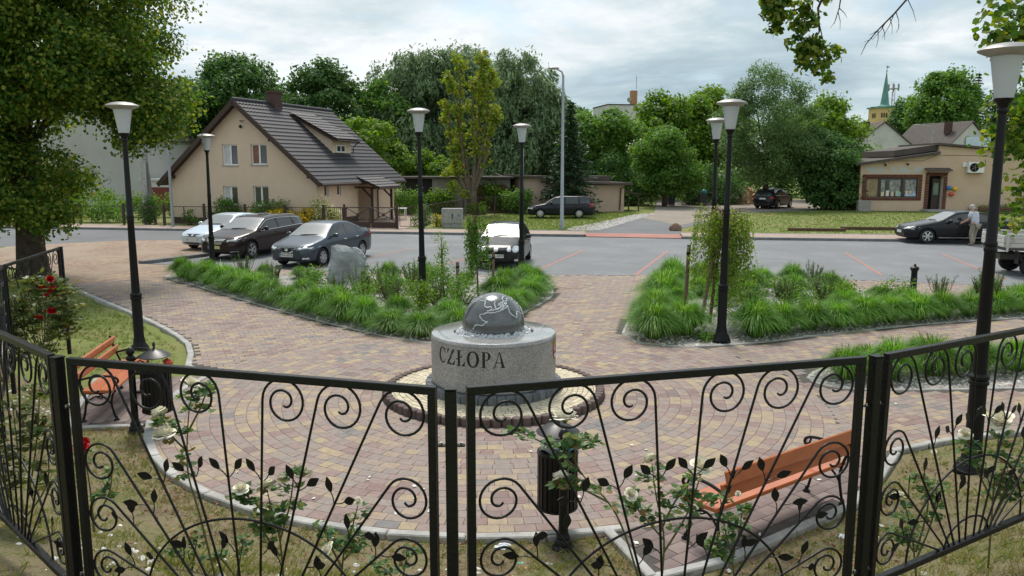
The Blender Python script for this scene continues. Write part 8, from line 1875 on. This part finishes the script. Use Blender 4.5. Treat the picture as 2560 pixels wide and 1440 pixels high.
rose_bush('rose bush with a big cream double bloom by the near lamp', gp(2480, 1400, 5.3), [S_((2470, 1420, 5.3), (2480, 1280, 5.3), (2490, 1150, 5.3), (2500, 1070, 5.3)), S_((2480, 1250, 5.3), (2430, 1150, 5.3), (2412, 1100, 5.3)), S_((2480, 1260, 5.3), (2540, 1160, 5.3)), S_((2480, 1300, 5.3), (2520, 1220, 5.3), (2500, 1190, 5.3))], 60, .11, [(at(2505, 1056, 5.25), .125), (at(2480, 1045, 5.3), .09), (at(2414, 1085, 5.3), .07), (at(2470, 1178, 5.3), .07)], 'petal_cream', size=.055)
rose_bush('low green rose bush between the fence and near lamp', gp(2290, 1430, 5.0), [S_((2290, 1440, 5.0), (2280, 1340, 5.0), (2260, 1250, 5.0)), S_((2290, 1400, 5.0), (2330, 1300, 5.0), (2345, 1200, 5.0)), S_((2285, 1380, 5.0), (2240, 1320, 5.0)), S_((2290, 1380, 5.0), (2320, 1260, 5.0), (2300, 1190, 5.0))], 54, .10, [(at(2248, 1240, 5.0), .06), (at(2335, 1130, 5.2), .03)], 'petal_cream', size=.05)
rose_bush('tall red rose bush at the far end of the fence', gp(95, 920, 10.4), [S_((100, 950, 10.4), (110, 850, 10.4), (115, 760, 10.4), (120, 700, 10.4)), S_((100, 930, 10.4), (60, 830, 10.4), (30, 740, 10.4)), S_((100, 900, 10.4), (150, 800, 10.4), (160, 720, 10.4)), S_((100, 930, 10.4), (80, 800, 10.4), (80, 700, 10.4)), S_((100, 930, 10.4), (140, 860, 10.4), (170, 790, 10.4)), S_((100, 930, 10.4), (40, 880, 10.4), (10, 800, 10.4))], 330, .26, [(at(105, 722, 10.3), .10), (at(131, 726, 10.3), .11), (at(125, 698, 10.3), .08), (at(97, 798, 10.3), .10), (at(129, 779, 10.3), .09), (at(115, 740, 10.3), .06)], 'petal_red', 'rose_leaf_light', .075)
rose_bush('small red rose beside the left corner post', gp(230, 1300, 4.9), [S_((235, 1330, 4.9), (225, 1220, 4.9), (208, 1125, 4.9)), S_((235, 1300, 4.9), (270, 1240, 4.9), (280, 1190, 4.9))], 20, .09, [(at(206, 1120, 4.85), .07), (at(212, 1105, 4.9), .05), (at(200, 1135, 4.85), .05)], 'petal_red', size=.05)
rose_bush('wild rose tangle behind the edge on fence panel', gp(60, 1300, 5.6), [S_((60, 1330, 5.6), (50, 1180, 5.6), (30, 1000, 5.6)), S_((60, 1300, 5.6), (90, 1120, 5.6), (100, 960, 5.6)), S_((60, 1300, 5.6), (120, 1200, 5.6), (110, 1050, 5.6)), S_((50, 1300, 5.6), (0, 1180, 5.6), (-20, 1050, 5.6))], 130, .16, [(at(22, 880, 5.8), .03)], 'petal_white', 'rose_leaf_light', .06)
for u, v, Y, lb in ((590, 1420, 4.9, 'low leafy rose seedling below the first arch'), (480, 1440, 5.0, 'low leafy rose seedling near the left stile'), (1000, 1430, 4.9, 'leafy rose seedling before the middle post'), (1480, 1400, 5.2, 'leafy rose seedling beside the bin foot')):
    p = gp(u, v, Y); z = gzf(*p); rose_bush(lb, p, [[(p[0], p[1], z), (p[0] + .03, p[1], z + .14), (p[0] + .05, p[1] + .02, z + .26)], [(p[0], p[1], z), (p[0] - .08, p[1], z + .12), (p[0] - .15, p[1], z + .17)]], 18, .09, [], size=.045)
# ================================================================ BANK COVER: grass tufts, dry leaves, petals, litter
def tufts(name, P, n, h, w, mat, lean=.6):
    """P (k,3) tuft centres, n blades each"""
    k = len(P); m = k * n; B = np.repeat(P, n, 0) + np.c_[rng.normal(size=(m, 2)) * .02, np.zeros(m)]; a = rng.uniform(0, 2 * PI, m); d = np.stack([np.cos(a), np.sin(a), np.zeros(m)], 1); sd = np.stack([-d[:, 1], d[:, 0], np.zeros(m)], 1)
    hh = h * rng.uniform(.5, 1.3, m); ln = lean * rng.uniform(.1, 1, m) * hh
    V = np.stack([B - sd * w, B + sd * w, B + d * (ln * .4)[:, None] + sd * w * .7 + np.c_[np.zeros((m, 2)), hh * .6], B + d * ln[:, None] + np.c_[np.zeros((m, 2)), hh]], 1)
    F = np.arange(m)[:, None] * 4; F = np.concatenate([F + np.array([[0, 1, 2]]), F + np.array([[0, 2, 3]])])
    return np_mesh(name, V.reshape(-1, 3), F, MATS[mat])
leaf_mat('bank_blade', G((0.08, 0.12, 0.025), (0.11, 0.15, 0.03), (0.17, 0.17, 0.06), (0.30, 0.25, 0.13)), .35, gain=1.35)
leaf_mat('lawn_blade', G((0.08, 0.14, 0.025), (0.12, 0.18, 0.035), (0.17, 0.21, 0.05), (0.24, 0.22, 0.09)), .35)
leaf_mat('verge_blade', G((0.08, 0.15, 0.025), (0.12, 0.20, 0.035), (0.16, 0.24, 0.05), (0.22, 0.24, 0.08)), .35)
leaf_mat('dead_leaf', G((0.16, 0.055, 0.025), (0.24, 0.09, 0.04), (0.32, 0.17, 0.08), (0.20, 0.14, 0.08)), .15)
q = rng.uniform([-8, 2.4], [8, 11.5], (19000, 2)); dd = np.minimum(np.minimum(np.hypot(q[:, 0] - FX, q[:, 1] - FY) - FR, sd_poly(q[:, 0], q[:, 1], PLAZA)), np.minimum(sd_poly(q[:, 0], q[:, 1], SLAB_L), sd_poly(q[:, 0], q[:, 1], SLAB_R)))
nz_ = np.sin(q[:, 0] * 2.3 + 1.2 * np.sin(q[:, 1] * 1.9)) + np.sin(q[:, 1] * 2.9 + q[:, 0]); ok = (dd > .13) & (nz_ + rng.normal(size=len(q)) * .9 > -.4)
q = q[ok]; z = gz(q[:, 0], q[:, 1]); o = link('bank_grass', tufts('bank_grass', np.c_[q, z], 9, .06, .0022, 'bank_blade', 1.2), kind='stuff'); o['label'] = 'sparse dry grass tufts on the rose bank'
q = rng.uniform([-6.5, 5.6], [5, 11], (15000, 2)); dd = np.minimum(np.minimum(np.hypot(q[:, 0] - FX, q[:, 1] - FY) - FR, sd_poly(q[:, 0], q[:, 1], PLAZA)), np.minimum(sd_poly(q[:, 0], q[:, 1], SLAB_L), sd_poly(q[:, 0], q[:, 1], SLAB_R)))
ok = (dd > .12) & (dd < .15 + np.abs(rng.normal(size=len(q))) * .55); q = q[ok][:4200]; P = np.c_[q, gz(q[:, 0], q[:, 1]) + .03]; V, F = leaf_quads(P, rng.normal(size=(len(P), 3)) * .5 + np.array([0, 0, 1]), .042 * rng.uniform(.6, 1.3, len(P)), .024); o = link('dry_leaves', np_mesh('dry_leaves', V, F, MATS['dead_leaf']), kind='stuff'); o['label'] = 'dry reddish leaves drifted along the kerb'
LAWN_L = [(-16.5, 26.0), (-12.95, 22.7), (-10.67, 20.2), (-8.76, 18.1), (-7.35, 16.3), (-6.35, 14.9), (-5.8, 13.4), (-6.9, 12.9), (-9, 12.5), (-14, 14), (-20, 20)]
q = scatter(LAWN_L, 9000, .05); o = link('lawn_grass', tufts('lawn_grass', np.c_[q, gz(q[:, 0], q[:, 1])], 6, .05, .0035, 'lawn_blade', .9), kind='stuff'); o['label'] = 'short mown grass beside the plaza'
VERGES = [([(-4.6, 42.7), (2.1, 41.3), (3.6, 41.2), (4.4, 44.2), (6.6, 50), (9.5, 58), (-1, 57)], 6500), ([(8.7, 40.3), (19, 38.9), (31, 37.4), (40, 44), (38, 58), (28, 59.5), (22.5, 60.5), (17, 57), (12.8, 49.8), (9.6, 43.6)], 9500)]
for poly, n in VERGES:
    q = scatter(poly, n, .1); o = link('verge_grass', tufts('verge_grass', np.c_[q, np.zeros(len(q))], 5, .07, .008, 'verge_blade', 1.0), kind='stuff'); o['label'] = 'rough green grass across the road'
pm('fallen_petal', (0.78, 0.76, 0.70), .6, var=.15, scale=30)
q = np.r_[rng.uniform([-5, 3.6], [4.5, 8.6], (38, 2)), rng.normal(size=(26, 2)) * [2.6, 1.6] + [0, 7.6]]; P = np.c_[q, np.maximum(gz(q[:, 0], q[:, 1]), .034) + .012]; V, F = leaf_quads(P, np.tile([0, 0, 1.0], (len(P), 1)) + rng.normal(size=(len(P), 3)) * .2, .05 * rng.uniform(.7, 1.4, len(P)), .038 * rng.uniform(.7, 1.3, len(P))); o = link('fallen_petals', np_mesh('fallen_petals', V, F, MATS['fallen_petal']), kind='stuff'); o['label'] = 'white rose petals fallen on bank and paving'
pm('chip_white', (0.62, 0.61, 0.58), .8)
q = np.r_[rng.uniform([-3.6, 4.6], [-2.2, 6.4], (50, 2)), rng.uniform([1.5, 4.4], [3.2, 5.9], (80, 2)), rng.uniform([-2, 4.4], [2, 6.5], (50, 2)), rng.normal(size=(60, 2)) * [.35, .4] + [-6.6, 10.9]]; link('bank_stones', pebble_mesh('bank_stones', np.c_[q, gz(q[:, 0], q[:, 1]) + .012], .032, MATS['chip_white'], .5), kind='stuff')
def on_bank(u, v):
    for Y in np.arange(3.6, 12, .02):
        p = at(u, v, Y)
        if p[2] <= gzf(p[0], p[1]): return p
    return at(u, v, 7)
for u, v, r_, mt, lb, nm, ct in ((1258, 1372, .07, 'bag_plastic', 'crumpled white tissue lying at the kerb before the bin', 'paper_tissue', 'tissue'), (1300, 1412, .035, 'bag_green', 'pale green wrapper lying in the grass below the bin', 'sweet_wrapper', 'wrapper'), (1312, 1424, .026, 'toy_yellow', 'small yellow wrapper beside the green one', 'sweet_wrapper', 'wrapper'), (2105, 1345, .05, 'bag_plastic', 'flattened clear bottle by the bench slab', 'plastic_bottle', 'bottle'), (1370, 1415, .04, 'chip_white', 'white scrap of paper behind the scroll rods', 'paper_scrap', 'paper')):
    p = on_bank(u, v); crumple(nm, lb, ct, (p[0], p[1], p[2] + r_ * .3), r_, mt, .4)
